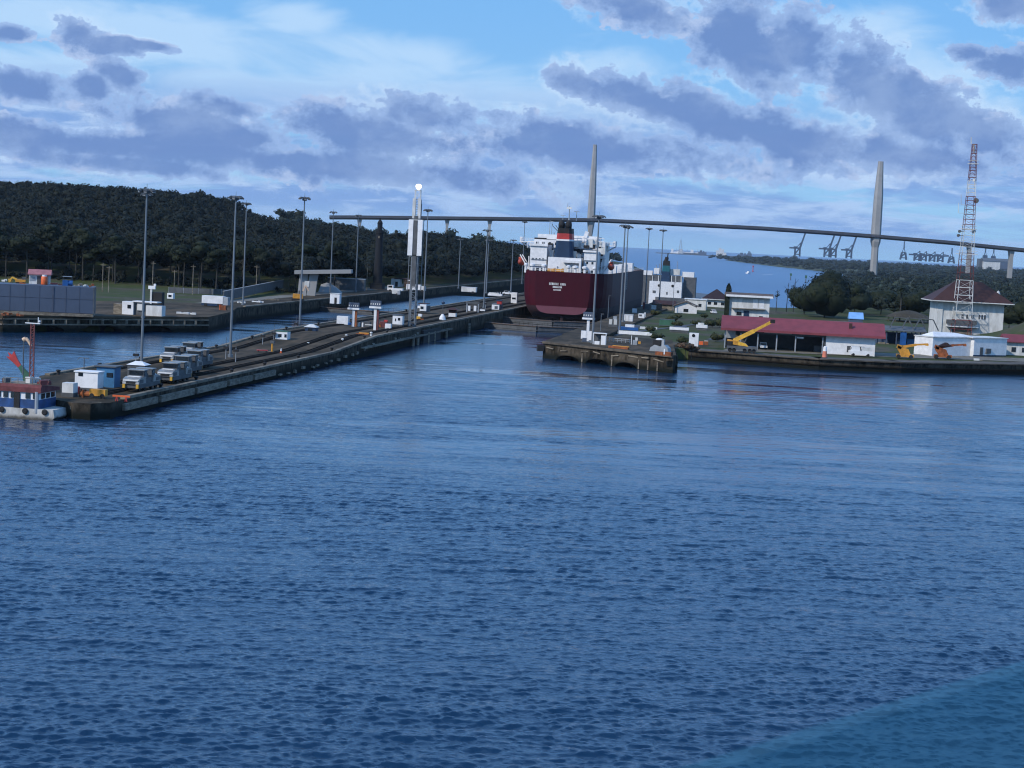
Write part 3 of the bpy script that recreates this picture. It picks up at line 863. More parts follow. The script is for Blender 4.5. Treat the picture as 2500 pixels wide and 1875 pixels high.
def tree_proto(name, seed, h, rad, trunk, leaves=420, leaf=0.55, lobes=8, m='leaf2', flat=0.55, ch=0.5):
    r = np.random.default_rng(seed)
    t = thing(name, 'tree', 'tree')
    k = MB()
    lean = Vector((r.uniform(-0.06, 0.06), r.uniform(-0.06, 0.06), 1)) * (h * 0.62)
    k.tube((0, 0, -0.6), lean * 0.5, trunk, trunk * 0.72, 8)
    k.tube(lean * 0.5, lean, trunk * 0.72, trunk * 0.5, 8)
    for i in range(5):
        a = i * 1.26 + r.uniform(-0.4, 0.4)
        s = lean * r.uniform(0.62, 0.98)
        k.tube(s, s + Vector((math.cos(a) * rad * 0.6, math.sin(a) * rad * 0.6, h * r.uniform(0.12, 0.24))), trunk * 0.4, trunk * 0.14, 6)
    k.build('trunk', 'bark', t)
    v, f = crown_np(r, rad, h * ch, lobes, leaves, leaf, flat, ICO2)
    v[:, 2] += h * (0.98 - ch)
    np_mesh('crown', v, f, m, parent=t)
    return t
edge = [tree_proto('forest_tree', 21 + i, 15, 4.6, 0.30) for i in range(4)]
EDGE_L = ['broad crowned tree', 'tall narrow tree', 'leaning pale trunked tree', 'spreading low limbed tree']
xs_ = np.linspace(-330, -176, 38)
for i, x in enumerate(xs_):
    y = 606 + rng.uniform(-8, 9)
    if x > -190: y += 40
    p = (x + rng.uniform(-2, 2), y, float(hgt(x, y)))
    src = edge[i % 4]
    s = rng.uniform(0.95, 1.35)
    lab = 'forest edge tree with bare pale trunk and dark crown behind the left bank lawn'
    if i < 4:
        src.location = p; src.scale = (s, s, s * rng.uniform(0.95, 1.2)); src['label'] = lab; src['group'] = 'trees along the forest edge on the left bank'
        src.rotation_euler = (0, 0, rng.uniform(0, 6))
    else:
        dup(src, lab, p, rng.uniform(0, 6.28), (s, s, s * rng.uniform(0.95, 1.2)))

pts = [(x + rng.uniform(-2, 2), 604 + rng.uniform(-4, 16)) for x in np.arange(-345, -178, 2.2)]
P3 = np.array([(x, y, float(hgt(x, y)) - 0.3) for x, y in pts])
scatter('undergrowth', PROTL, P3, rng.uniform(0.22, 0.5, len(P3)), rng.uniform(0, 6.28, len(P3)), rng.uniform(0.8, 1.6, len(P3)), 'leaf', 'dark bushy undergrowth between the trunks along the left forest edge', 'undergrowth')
# right bank: single trees and shrubs
def single(px, py, y, h, rad, label, seed, m='leaf2', lobes=9, leaves=700, leaf=0.5, group=None, flat=0.75, ch=0.72):
    p = aty(px, py, y)
    t = tree_proto('broadleaf_tree', seed, h, rad, h * 0.022, leaves, leaf, lobes, m, flat, ch)
    g = float(hgt(p.x, p.y))
    t.location = (p.x, p.y, g)
    t['label'] = label
    if group: t['group'] = group
    return t
single(2012, 784, 680, 17.5, 12, 'very large dark round tree on the shore behind the red roofed shed', 61, lobes=18, leaves=2600, leaf=0.6, flat=0.95, ch=0.85)
single(1962, 780, 700, 12, 7, 'lower dark tree on the left flank of the very large round tree', 62, lobes=9, leaves=800)
single(2085, 775, 720, 13, 8, 'dark tree between the very large round tree and the blue roofed hut', 63, lobes=9, leaves=800)
single(2150, 770, 760, 11, 8, 'bushy dark tree just left of the palm', 64, lobes=9, leaves=700)
single(2235, 775, 740, 12, 9, 'dense dark tree between the palm and the maroon roofed house', 65, lobes=9, leaves=900)
single(2492, 735, 640, 11, 8, 'dark tree at the right edge behind the maroon roofed house', 66, lobes=9, leaves=700)
single(2468, 735, 660, 8, 5, 'smaller tree tucked against the right corner of the maroon roofed house', 67, lobes=6, leaves=400)
for i, (px, py, yy, h, lab) in enumerate([(1918, 785, 720, 12, 'thin tree left of the big round tree with sparse tufts against the blue sea'),
                                          (1935, 785, 725, 14, 'thin bare tree next to the big round tree, tallest of the thin trees'),
                                          (1893, 780, 715, 9, 'thin scrubby tree beside the right end of the two storey white building'),
                                          (1958, 740, 760, 10, 'thin tufted tree rising over the left shoulder of the big round tree')]):
    p = aty(px, py, yy)
    g = float(hgt(p.x, p.y))
    t = thing('thin_tree', lab, 'tree', (p.x, p.y, g))
    k = MB(); k.tube((0, 0, -1), (0.2, 0, h), 0.22, 0.08, 6)
    for j in range(4):
        a = j * 1.7 + i
        k.tube((0.1, 0, h * (0.55 + 0.1 * j)), (math.cos(a) * 1.5, math.sin(a), h * (0.68 + 0.1 * j)), 0.1, 0.04, 5)
    k.build('trunk', 'bark', t)
    r = np.random.default_rng(90 + i)
    v, f = crown_np(r, 1.6, h * 0.5, 4, 70, 0.35, 0.8, ICO1)
    v[:, :2] *= 0.8; v[:, 2] = v[:, 2] * 0.9 + h * 0.52
    np_mesh('crown', v[-210:], np.arange(210).reshape(-1, 3), 'leaf2', parent=t)
# slim columnar tree behind the dark roof
p = aty(1780, 722, 640)
t = thing('cypress', 'slim dark green columnar tree standing behind the dark hipped roof', 'tree', (p.x, p.y, float(hgt(p.x, p.y))))
MB().tube((0, 0, -0.5), (0, 0, 3), 0.25, 0.2, 8).build('trunk', 'bark', t)
r = np.random.default_rng(8)
v, f = crown_np(r, 1.0, 1.0, 1, 260, 0.3, 1.0, ICO2)
v *= [1.15, 1.15, 5.6]; v[:, 2] += 4.2
np_mesh('crown', v, f, 'leaf2', parent=t)
# royal palm
p = aty(2198, 752, 700)
t = thing('palm_tree', 'tall palm with a dark drooping crown standing clear of the hillside trees', 'palm', (p.x, p.y, float(hgt(p.x, p.y))))
ph = (28 - (699 - 630) * 700 / FOC) - float(hgt(p.x, p.y))
k = MB(); k.tube((0, 0, -0.5), (0.15, 0, ph * 0.5), 0.34, 0.30, 10); k.tube((0.15, 0, ph * 0.5), (0.1, 0, ph), 0.30, 0.22, 10)
k.build('trunk', 'bark', t)
k = MB()
for i in range(22):
    a, el = i * 2.399, 0.9 - 1.5 * (i / 22)
    d = Vector((math.cos(a), math.sin(a), 0)); q0 = Vector((0.1, 0, ph)); w = Vector((-d.y, d.x, 0))
    for j in range(7):
        t0, t1 = j / 7, (j + 1) / 7
        f_ = lambda t_: q0 + d * (3.6 * t_) + Vector((0, 0, 3.6 * (math.tan(el) * 0.5 * t_ if el > 0 else el * 0.5 * t_) - 2.4 * t_ * t_))
        a0, a1 = f_(t0), f_(t1)
        wd0, wd1 = 0.75 * math.sin(math.pi * min(1, t0 + 0.15)), 0.75 * math.sin(math.pi * min(1, t1 + 0.1))
        k.add([a0 - w * wd0 - Vector((0, 0, 0.3 * wd0)), a0, a0 + w * wd0 - Vector((0, 0, 0.3 * wd0)), a1 - w * wd1 - Vector((0, 0, 0.3 * wd1)), a1, a1 + w * wd1 - Vector((0, 0, 0.3 * wd1))],
              [(0, 1, 4, 3), (1, 2, 5, 4)])
k.build('crown', 'palm', t)

# woods on the right bank and the far shores (each reads as one mass)
pts = []
for y in np.geomspace(745, 3000, 62):
    st = 7.5 * (y / 745) ** 0.75
    for x in np.arange(np.interp(y, SH_Y, SH_X) + 14 + 0.01 * y, 0.30 * y, st):
        px, py = x + rng.uniform(-3, 3), y + rng.uniform(-5, 5) * (y / 745)
        if px < 0.004 * py:
            continue
        if vnoise(px, py, 55 * (y / 900), 7) + 0.25 * vnoise(px, py, 17, 2) < -0.22 and y > 900:
            continue
        pts.append((px, py, float(hgt(px, py)) + 1.5))
pts = np.array(pts)
s = rng.uniform(0.55, 1.05, len(pts)) * (pts[:, 1] / 745) ** 0.22
scatter('hillside_woods', PROTL, pts, s, rng.uniform(0, 6.28, len(pts)), rng.uniform(0.7, 1.2, len(pts)), 'leaf3', 'low green woods and scrub sloping down from the right bank to the sea channel', 'woods')
pts = []
for y in np.geomspace(3100, 9300, 34):
    st = 26 * (y / 3100) ** 0.6
    for x in np.arange(np.interp(y, SH_Y, SH_X) - 8, 0.30 * y, st):
        px, py = x + rng.uniform(-9, 9), y + rng.uniform(-60, 60)
        if vnoise(px, py, 260, 3) < -0.45 and y < 5200:
            continue
        pts.append((px, py, max(-25.5, float(hgt(px, py))) + (2 if y < 4700 else 4)))
pts = np.array(pts)
s = rng.uniform(2.2, 3.6, len(pts)) * (pts[:, 1] / 5000) ** 0.4
scatter('mangrove_forest', PROTL, pts, s, rng.uniform(0, 6.28, len(pts)), rng.uniform(0.5, 0.9, len(pts)) * np.where(pts[:, 1] > 4500, 1.0, 0.55), 'leaf3', 'low dark forest along the far shore beyond the bridge tower', 'forest')
# left shore of the channel, beyond the tanker
pts = []
for y in np.geomspace(1500, 4000, 40):
    for x in np.arange(-0.30 * y, np.interp(y, LH_Y, LH_X) - 30 - 0.008 * y, 13 * (y / 1500) ** 0.7):
        px, py = x + rng.uniform(-5, 5), y + rng.uniform(-20, 20)
        pts.append((px, py, float(hgt(px, py)) + 3))
pts = np.array(pts)
scatter('shore_woods', PROTL, pts, rng.uniform(1.1, 1.9, len(pts)) * (pts[:, 1] / 1500) ** 0.4, rng.uniform(0, 6.28, len(pts)), rng.uniform(0.6, 1.1, len(pts)), 'leaf3',
        'wooded shore on the left of the sea channel seen past the bow of the tanker', 'woods')

# ================================================================== BRIDGE
BK = 3050.0
br = thing('bridge', 'long concrete bridge with two tall grey pylons crossing the channel behind the locks', 'bridge', deep(1447, 600, BK))
O = br.location.copy()
loc = lambda px, py: deep(px, py, BK) - O
dk = [(806, 530), (856, 530), (1000, 531.5), (1200, 533.5), (1450, 537), (1580, 543), (1713, 549.5), (1860, 557), (2000, 566.5), (2140, 577), (2320, 592), (2500, 610.5), (2640, 626)]
k = MB()
hd = Vector((-math.sin(YAW), math.cos(YAW), 0))
for (a, c) in zip(dk[:-1], dk[1:]):
    A, B = loc(*a), loc(*c)
    vs = []
    for e in (A, B):
        for (yy, zz) in ((-13, 1.4), (-13, -1.6), (-6, -4.2), (6, -4.2), (13, -1.6), (13, 1.4)):
            vs.append(e + hd * yy + Vector((0, 0, zz)))
    k.add(vs, [(i, (i + 1) % 6, 6 + (i + 1) % 6, 6 + i) for i in range(6)])
k.build('deck', 'deckb', br)
k = MB()
for (a, c) in zip(dk[:-1], dk[1:]):
    for s_ in (-12.9, 12.9):
        k.beam(loc(*a) + hd * s_ + Vector((0, 0, 2.3)), loc(*c) + hd * s_ + Vector((0, 0, 2.3)), 0.5, 1.3)
k.build('parapet', 'deckb', br)
def pylon(prof, zbase):
    """prof: (photo row, left, right) widths read off the picture, turned into metres"""
    k = MB()
    rings = []
    for (py, xl, xr) in prof:
        A, B = loc(xl, py), loc(xr, py)
        c = (A + B) / 2; hw = (B - A).length / 2
        c.x, c.y = loc(prof[2][1] / 2 + prof[2][2] / 2, prof[2][0]).xy
        dp = hw * 1.25
        ring = []
        for (i, j) in ((-1, -.55), (-.55, -1), (.55, -1), (1, -.55), (1, .55), (.55, 1), (-.55, 1), (-1, .55)):
            ring.append(c + R0 * hw * i + hd * dp * j)
        rings.append(ring)
    vs = [q for r_ in rings for q in r_]
    n = 8
    fs = [(a * n + i, a * n + (i + 1) % n, (a + 1) * n + (i + 1) % n, (a + 1) * n + i) for a in range(len(rings) - 1) for i in range(n)]
    fs += [tuple(range(n)), tuple((len(rings) - 1) * n + i for i in range(n))]
    k.add(vs, fs)
    k.build('pylon', 'towerc', br)
pylon([(354, 1449, 1458), (450, 1440, 1456), (530, 1434, 1453), (538, 1433.5, 1452.5), (575, 1436.5, 1446.5), (660, 1433, 1444), (700, 1431, 1442)], 0)
pylon([(395, 2144.5, 2156), (480, 2134, 2154), (572, 2127.5, 2149.5), (590, 2127, 2149), (604, 2129, 2144), (668, 2124.5, 2141), (690, 2123, 2140)], 0)
for (px, ytop, w0, w1, ybot) in ((878, 535, 5, 3.2, 620), (1092, 537, 5.5, 2.8, 640), (1196, 538, 6, 3.0, 640), (2367, 600, 6.2, 3.4, 655), (2469, 612, 6.4, 3.8, 668), (2570, 624, 6.4, 3.8, 690)):
    k = MB()
    A = loc(px, ytop)
    mp = BK / FOC
    hgt_ = (ybot - ytop) * mp
    for (z0, z1, a, c) in ((0, -11, w0, w1), (-11, -hgt_ - 8, w1, w1 * 1.1)):
        vs = [A + R0 * sx_ * q_ * mp + hd * sy_ * 6 + Vector((0, 0, z_)) for (z_, q_) in ((z0, a), (z1, c)) for (sx_, sy_) in ((-1, -1), (1, -1), (1, 1), (-1, 1))]
        k.add(vs, [(i, (i + 1) % 4, 4 + (i + 1) % 4, 4 + i) for i in range(4)] + [(0, 1, 2, 3), (4, 5, 6, 7)])
    k.build('pier', 'towerc', br)

# ================================================================== FAR PORT
PK = 9000.0
def port_crane(px, py, label, h=70, boom=78, bdir=1, up=True, wid=26, face=False, group='gantry cranes of the far container port'):
    """ship-to-shore gantry: portal legs, girder, A-frame, boom raised or lowered"""
    o = deep(px, py, PK)
    c = thing('port_crane', label, 'crane', (o.x, o.y, o.z), -YAW * 0 + YAW, group)
    k = MB()
    w, d = wid / 2, 9
    for sx_ in (-w, w):
        for sy_ in (-d, d):
            k.beam((sx_, sy_, 0), (sx_ * (0.55 if face else 0.95), sy_, h * 0.62), 5.6)
    for sy_ in (-d, d):
        k.beam((-w, sy_, h * 0.16), (w, sy_, h * 0.16), 5.2)
        k.beam((-w, sy_, h * 0.16), (w * 0.6, sy_, h * 0.58), 4.0)
    k.build('portal_frame', 'cranes', c)
    k = MB()
    if face:
        for sx_ in (-w * 0.5, w * 0.5):
            k.beam((sx_, 0, h * 0.62), (0, 0, h * 1.05), 2.6)
        k.beam((-w * 0.6, 0, h * 0.62), (w * 0.6, 0, h * 0.62), 5.0)
        k.beam((-1.5, 0, h * 0.9), (-1.5, 0, h * 0.9 + boom), 2.4); k.beam((2.5, 0, h * 0.9), (2.5, 0, h * 0.9 + boom), 2.4)
        for i in range(6):
            z_ = h * 0.9 + boom * i / 6
            k.beam((-1.5, 0, z_), (2.5, 0, z_ + boom / 6), 1.4)
        k.build('boom', 'cranes', c)
        return c
    k.beam((-bdir * (w + 30), 0, h * 0.62), (bdir * w, 0, h * 0.62), 8.0, 8.0)
    k.cbox((-bdir * 12, 0, h * 0.62 + 5), (16, 10, 7))
    k.build('girder', 'cranes', c)
    k = MB()
    k.beam((bdir * w, 0, h * 0.62), (bdir * (w + 1), 0, h * 1.02), 4.2)
    k.beam((-bdir * 8, 0, h * 0.62), (bdir * (w + 1), 0, h * 1.02), 3.4)
    k.build('mast_frame', 'cranes', c)
    k = MB()
    if up:
        q0, q1 = Vector((bdir * w, 0, h * 0.64)), Vector((bdir * (w + boom * 0.28), 0, h * 0.64 + boom))
    else:
        q0, q1 = Vector((bdir * w, 0, h * 0.62)), Vector((bdir * (w + boom), 0, h * 0.66))
    k.beam(q0, q1, 7.5)
    off = Vector((-bdir * 5, 0, -1)) if up else Vector((0, 0, 8))
    k.beam(q0 + off * 1.3, q1 + off * 0.4, 1.8)
    for i in range(8):
        k.beam(q0.lerp(q1, i / 8) + off * (1.3 - 0.11 * i), q0.lerp(q1, (i + 0.5) / 8), 1.5)
    k.build('boom', 'cranes', c)
    return c
for px, py, lab in ((1946, 626, 'lone port crane with raised boom standing apart at the far left of the container port'),
                    (2018, 628, 'port crane with raised boom, first of the trio left of the right bridge pylon'),
                    (2034, 629, 'port crane with raised boom, middle of the trio left of the right bridge pylon'),
                    (2072, 631, 'port crane with raised boom, last of the trio left of the right bridge pylon')):
    port_crane(px, py, lab)
port_crane(2205, 634, 'port crane seen end on with a lattice boom, just right of the right bridge pylon', face=True, h=62, boom=46, wid=32)
for i, (px, py) in enumerate(((2238, 637), (2254, 638), (2275, 639), (2295, 640))):
    port_crane(px, py, ('first', 'second', 'third', 'fourth')[i] + ' crane in the row with lowered booms right of the end on crane', h=52, boom=30, bdir=1, up=False)
port_crane(2322, 643, 'port crane seen end on, tallest at the right of the lowered boom row', face=True, h=56, boom=30, wid=30)
port_crane(2404, 640, 'port crane seen end on above the far warehouse, left one of the pair', face=True, h=58, boom=40, wid=22)
port_crane(2424, 642, 'port crane seen end on above the far warehouse, right one of the pair', face=True, h=58, boom=40, wid=22)
o = deep(2432, 652, 8200)
wh = thing('warehouse', 'pale grey far warehouse with a dark roof below the bridge pier', 'warehouse', (o.x, o.y, o.z), YAW)
MB().box(-72, 62, -30, 30, -20, 27).build('wall', 'offwhite', wh)
MB().extr([(-34, 27), (34, 27), (0, 41)], -74, 64, 'x').build('roof', 'dgrey', wh)
MB().box(10, 60, -30.6, -30.1, -20, 24).build('door_bay', 'steelblue', wh)
MB().box(-88, -72, -22, 22, -20, 36).build('silo', 'dgrey', wh)

# breakwater with shipping and buildings on the sea horizon
FK = 13000.0
def fl(px, py): return deep(px, py, FK)
for i, (px, py, L, lab) in enumerate(((1652, 615, 46, 'small white vessel at the left end of the distant harbour line'),
                                      (1679, 616, 70, 'long low ship in the distant harbour line right of the lattice tower'),
                                      (1703, 617, 58, 'pale ship in the distant harbour line, rightmost of the three'))):
    o = fl(px, py)
    s_ = thing('cargo_ship', lab, 'ship', (o.x, o.y, -26), YAW)
    MB().prism([(-L, -8), (L * 0.8, -8), (L * 1.05, 0), (L * 0.8, 8), (-L, 8)], -2, 15).build('hull', 'dgrey' if i != 0 else 'white', s_)
    MB().box(-L * 0.9, -L * 0.55, -7, 7, 15, 40).box(-L * 0.4, L * 0.6, -6, 6, 15, 20).build('superstructure', 'white', s_)
    k = MB(); k.tube((0, 0, 15), (0, 0, 46), 1.3); k.tube((L * 0.5, 0, 15), (L * 0.5, 0, 42), 1.3); k.build('mast', 'grey', s_)
o = fl(1661, 614)
t = thing('lattice_tower', 'thin lattice tower with a white base on the distant breakwater', 'tower', (o.x, o.y, -26), YAW)
k = MB()
for sx_, sy_ in ((-1, -1), (1, -1), (1, 1), (-1, 1)):
    k.beam((sx_ * 16, sy_ * 16, 0), (sx_ * 1.4, sy_ * 1.4, 110), 1.6)
for i in range(1, 9):
    w = 16 - 14.6 * i / 9
    k.beam((-w, -w, 110 * i / 9), (w, -w, 110 * i / 9), 1.2); k.beam((-w, -w, 110 * i / 9), (w - 1.6, -w, 110 * (i + 1) / 9), 1.0)
k.tube((0, 0, 110), (0, 0, 140), 1.0, 0.4)
k.build('lattice', 'grey', t)
MB().box(-22, 22, -10, 10, 0, 26).build('base', 'white', t)
o = fl(1760, 616)
t = thing('grain_terminal', 'pale cluster of silo blocks on the far point left of the port cranes', 'building', (o.x, o.y, -26), YAW)
k = MB()
for x0, x1, h in ((-34, -16, 44), (-16, 2, 62), (2, 22, 54), (22, 40, 30)):
    k.box(x0, x1, -14, 14, 0, h)
k.build('block', 'offwhite', t)
o = fl(1725, 616)
tag(MB().prism([(-380, -40), (1100, -60), (1100, 220), (-380, 60)], -3, 6).build('breakwater', 'dgrey', None, (o.x, o.y, -26), YAW), 'long low dark breakwater on the sea horizon', 'breakwater')
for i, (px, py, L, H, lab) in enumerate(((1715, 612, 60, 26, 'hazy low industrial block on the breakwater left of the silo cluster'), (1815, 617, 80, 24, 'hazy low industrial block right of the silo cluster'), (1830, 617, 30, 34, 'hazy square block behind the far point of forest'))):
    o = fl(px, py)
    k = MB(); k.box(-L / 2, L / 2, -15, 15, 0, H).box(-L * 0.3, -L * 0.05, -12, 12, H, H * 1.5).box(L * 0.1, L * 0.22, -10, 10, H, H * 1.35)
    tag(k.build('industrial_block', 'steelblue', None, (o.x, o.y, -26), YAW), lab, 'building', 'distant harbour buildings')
# motor launch with its wake
p = at(1828, 668, -26)
bt = thing('motor_launch', 'tiny white motor launch trailing a wake across the blue sea channel', 'boat', (p.x, p.y, -26), R(60))
MB().prism([(-9, -3.2), (5, -3.2), (11, 0), (5, 3.2), (-9, 3.2)], -0.5, 2.6).build('hull', 'white', bt)
MB().box(-4, 3, -2.2, 2.2, 2.6, 5.6).build('cabin', 'white', bt)
w0 = at(1834, 668, -26); w1 = at(1888, 671, -26)
k = MB()
n_ = 14
for i in range(n_ + 1):
    q = w0.lerp(w1, i / n_); wd = 2.5 + 26 * i / n_
    k.v += [(q.x, q.y - wd, -25.93), (q.x, q.y + wd, -25.93)]
    if i: k.f.append((2 * i - 2, 2 * i - 1, 2 * i + 1, 2 * i)); k.m.append(0)
tag(k.build('wake', mat('foam', (0.35, 0.45, 0.58), 0.9, var=0.2, scale=0.02)), kind='structure')
p = at(1838, 663, -26)
MB().lathe([(2.2, -1), (2.2, 1.5), (0.7, 3), (0.7, 11), (1.5, 11.2), (1.5, 14), (0.2, 15)], 10)
bu = thing('buoy', 'red channel buoy just behind the motor launch', 'buoy', (p.x, p.y, -26))
MB().lathe([(2.4, -1), (2.4, 1.5), (0.9, 3), (0.9, 12), (1.8, 12.2), (1.8, 15), (0.2, 16)], 10).build('body', 'redpaint', bu)
for i, (px, py, lab) in enumerate(((1930, 684, 'green channel marker post standing in the sea nearest the far shore'), (1967, 690, 'green channel marker post standing in the sea left of the big round tree'))):
    p = at(px, py, -26)
    m_ = thing('channel_marker', lab, 'marker', (p.x, p.y, -26), 0, 'channel markers')
    MB().tube((0, 0, -1), (0, 0, 9), 0.8).build('post', 'dgrey', m_)
    MB().cbox((0, 0, 11), (4, 1, 5)).build('board', 'green', m_)

# ================================================================== THE TANKER
M['hull'] = mat('maroon_hull', (0.046, 0.0032, 0.0095), 0.6, scale=0.25, col2=(0.030, 0.0030, 0.0075), stretch=(1, 1, 0.3), spec=0.12)
M['hullside'] = mat('greyed_hull_side', (0.040, 0.004, 0.010), 0.55, scale=0.12, col2=(0.032, 0.017, 0.024), stretch=(1, 1, 0.35), spec=0.2)  # maroon mottled with grey, starboard side forward of the stern
M['boot'] = mat('boot_topping', (0.135, 0.038, 0.055), 0.6, scale=0.25, col2=(0.105, 0.030, 0.042))
M['bottom'] = mat('antifouling_dark', (0.030, 0.010, 0.012), 0.7, var=0.3, scale=0.3)
TS = 588.0
T0 = Vector((-77.3, TS, -0.3))
tk = thing('tanker_ship', 'maroon tanker with white deckhouse and navy funnel with a red band, stern towards the lake', 'ship', T0)
def sp(px, py, yo=0.0):
    return aty(px, py, TS + yo) - T0
ST = [(0, 3.3, 9.5, 6), (1.6, 2.6, 12.0, 5), (4, 1.4, 13.8, 4.2), (8, 0.2, 14.6, 3.8), (14, -1.6, 14.9, 3.6), (22, -3, 15.0, 4), (34, -3, 15.0, 7), (150, -3, 15.0, 7), (165, -3, 11.5, 5), (176, -3, 7, 4), (183, -2, 0.6, 4)]
DZ, BZ, B2 = 17.8, 5.9, 2.6
rows = []
for (s, zk, W, n) in ST:
    zb = max(zk + 0.01, BZ)
    zs = [zk] + [zk + (zb - zk) * q for q in (0.15, 0.35, 0.55, 0.78)] + [zb, 9, 12.5, DZ]
    rows.append([(W * max(0.02, (1 - (1 - min(1, (z - zk) / (DZ - zk))) ** n)) ** (1 / n), s, z) for z in zs])
b = MB()
nl = len(rows[0])
for sg in (-1, 1):
    for a, c in zip(rows[:-1], rows[1:]):
        for i in range(nl - 1):
            zc = (a[i][2] + a[i + 1][2]) / 2
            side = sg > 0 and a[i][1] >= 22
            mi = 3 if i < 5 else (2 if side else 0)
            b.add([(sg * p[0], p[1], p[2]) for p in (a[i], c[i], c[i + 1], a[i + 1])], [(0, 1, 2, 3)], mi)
for i in range(nl - 1):
    p, q = rows[0][i], rows[0][i + 1]
    b.add([(-p[0], 0, p[2]), (p[0], 0, p[2]), (q[0], 0, q[2]), (-q[0], 0, q[2])], [(0, 1, 2, 3)], 1 if i < 5 else 0)
for a, c in zip(rows[:-1], rows[1:]):
    b.add([(-a[-1][0], a[-1][1], DZ - 0.9), (a[-1][0], a[-1][1], DZ - 0.9), (c[-1][0], c[-1][1], DZ - 0.9), (-c[-1][0], c[-1][1], DZ - 0.9)], [(0, 1, 2, 3)], 0)
    b.add([(-a[0][0], a[0][1], a[0][2]), (a[0][0], a[0][1], a[0][2]), (c[0][0], c[0][1], c[0][2]), (-c[0][0], c[0][1], c[0][2])], [(0, 1, 2, 3)], 3)
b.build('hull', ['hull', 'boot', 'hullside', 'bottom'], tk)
MB().box(-0.5, 0.5, 1.5, 6.5, -3, 2.8).build('rudder', 'bottom', tk)
# name and port on the transom: three short rows of white characters, too blurred in the photograph to read
for r_, (zc, px0, px1, hh, n_) in enumerate(((sp(1361, 693.5).z, 1341, 1382, 0.78, 12), (sp(1361, 701).z, 1350, 1373, 0.62, 8), (sp(1361, 708).z, 1352, 1371, 0.46, 7))):
    x0, x1 = sp(px0, 693).x, sp(px1, 693).x
    k = MB()
    rr = random.Random(40 + r_)
    for i in range(n_):
        if r_ == 0 and i == 7:
            continue
        xa = x0 + (x1 - x0) * i / n_; w = (x1 - x0) / n_ * 0.72
        k.box(xa, xa + 0.16, -0.06, -0.01, zc - hh / 2, zc + hh / 2)
        for q in rr.sample(range(5), 3):
            if q == 0: k.box(xa + 0.16, xa + w, -0.06, -0.01, zc + hh / 2 - 0.15, zc + hh / 2)
            if q == 1: k.box(xa + 0.16, xa + w, -0.06, -0.01, zc - 0.07, zc + 0.08)
            if q == 2: k.box(xa + 0.16, xa + w, -0.06, -0.01, zc - hh / 2, zc - hh / 2 + 0.15)
            if q == 3: k.box(xa + w - 0.15, xa + w, -0.065, -0.012, zc - hh / 2, zc + hh / 2)
            if q == 4: k.beam((xa + 0.1, -0.04, zc + hh / 2), (xa + w, -0.04, zc - hh / 2), 0.06, 0.16)
    k.build('lettering', 'offwhite', tk)

def pbox(name, px0, py0, px1, py1, y0, y1, m, parent=tk, zlow=None):
    """a block whose aft face, at y0 metres forward of the transom, spans the surveyed corners"""
    a, c = sp(px0, py1, y0), sp(px1, py0, y0)
    return MB().box(a.x, c.x, y0, y1, a.z if zlow is None else zlow, c.z).build(name, m, parent)
def windows(parent, x0, x1, z0, z1, y, n, w=0.5, name='window', m='glass'):
    for i in range(n):
        xc = x0 + (x1 - x0) * (i + 0.5) / n
        MB().box(xc - w, xc + w, y - 0.07, y + 0.1, z0, z1).build(name, m, parent)
DK = DZ - 0.9
cas = pbox('engine_casing', 1336, 631, 1419, 668, 11, 24, 'white', zlow=DK)
a, c = sp(1375, 640, 10.6), sp(1418, 668, 10.6)
MB().box(a.x, c.x, 9.3, 11, a.z - 0.1, a.z + 0.7).box(c.x - 0.7, c.x, 9.3, 11, DK, a.z - 0.1).build('canopy', 'white', cas)
MB().box(a.x + 0.5, c.x - 1.0, 10.85, 11.1, DK, a.z - 0.4).build('opening', 'offwhite', cas)
lh = pbox('deckhouse', 1292, 598, 1336, 668, 13, 30, 'white', zlow=DK)
p0, p1 = sp(1292, 648, 13), sp(1336, 598, 13)
MB().box(p0.x - 0.3, p1.x + 0.3, 12.4, 13, p1.z - 0.5, p1.z + 0.3).build('roof_edge', 'white', lh)
MB().box(p0.x - 0.2, p1.x + 0.2, 12.3, 13, DK + 2.4, DK + 2.65).build('deck_edge', 'offwhite', lh)
windows(lh, p0.x + 0.6, p1.x - 0.6, DK + 0.7, DK + 1.7, 13, 3)
windows(lh, p0.x + 0.6, p1.x - 0.6, DK + 4.4, DK + 5.1, 13, 4, 0.3)
rh = pbox('deckhouse', 1424, 614, 1457, 661, 13, 30, 'white', zlow=DK)
p0, p1 = sp(1424, 648, 13), sp(1457, 614, 13)
windows(rh, p0.x + 0.4, p1.x - 0.4, DK + 0.8, DK + 1.8, 13, 2)
windows(rh, p0.x + 0.4, p1.x - 0.4, DK + 3.9, DK + 4.7, 13, 2, 0.35)
MB().box(p0.x - 0.3, p1.x + 0.6, 12.4, 13, p1.z - 0.4, p1.z + 0.25).build('roof_edge', 'white', rh)
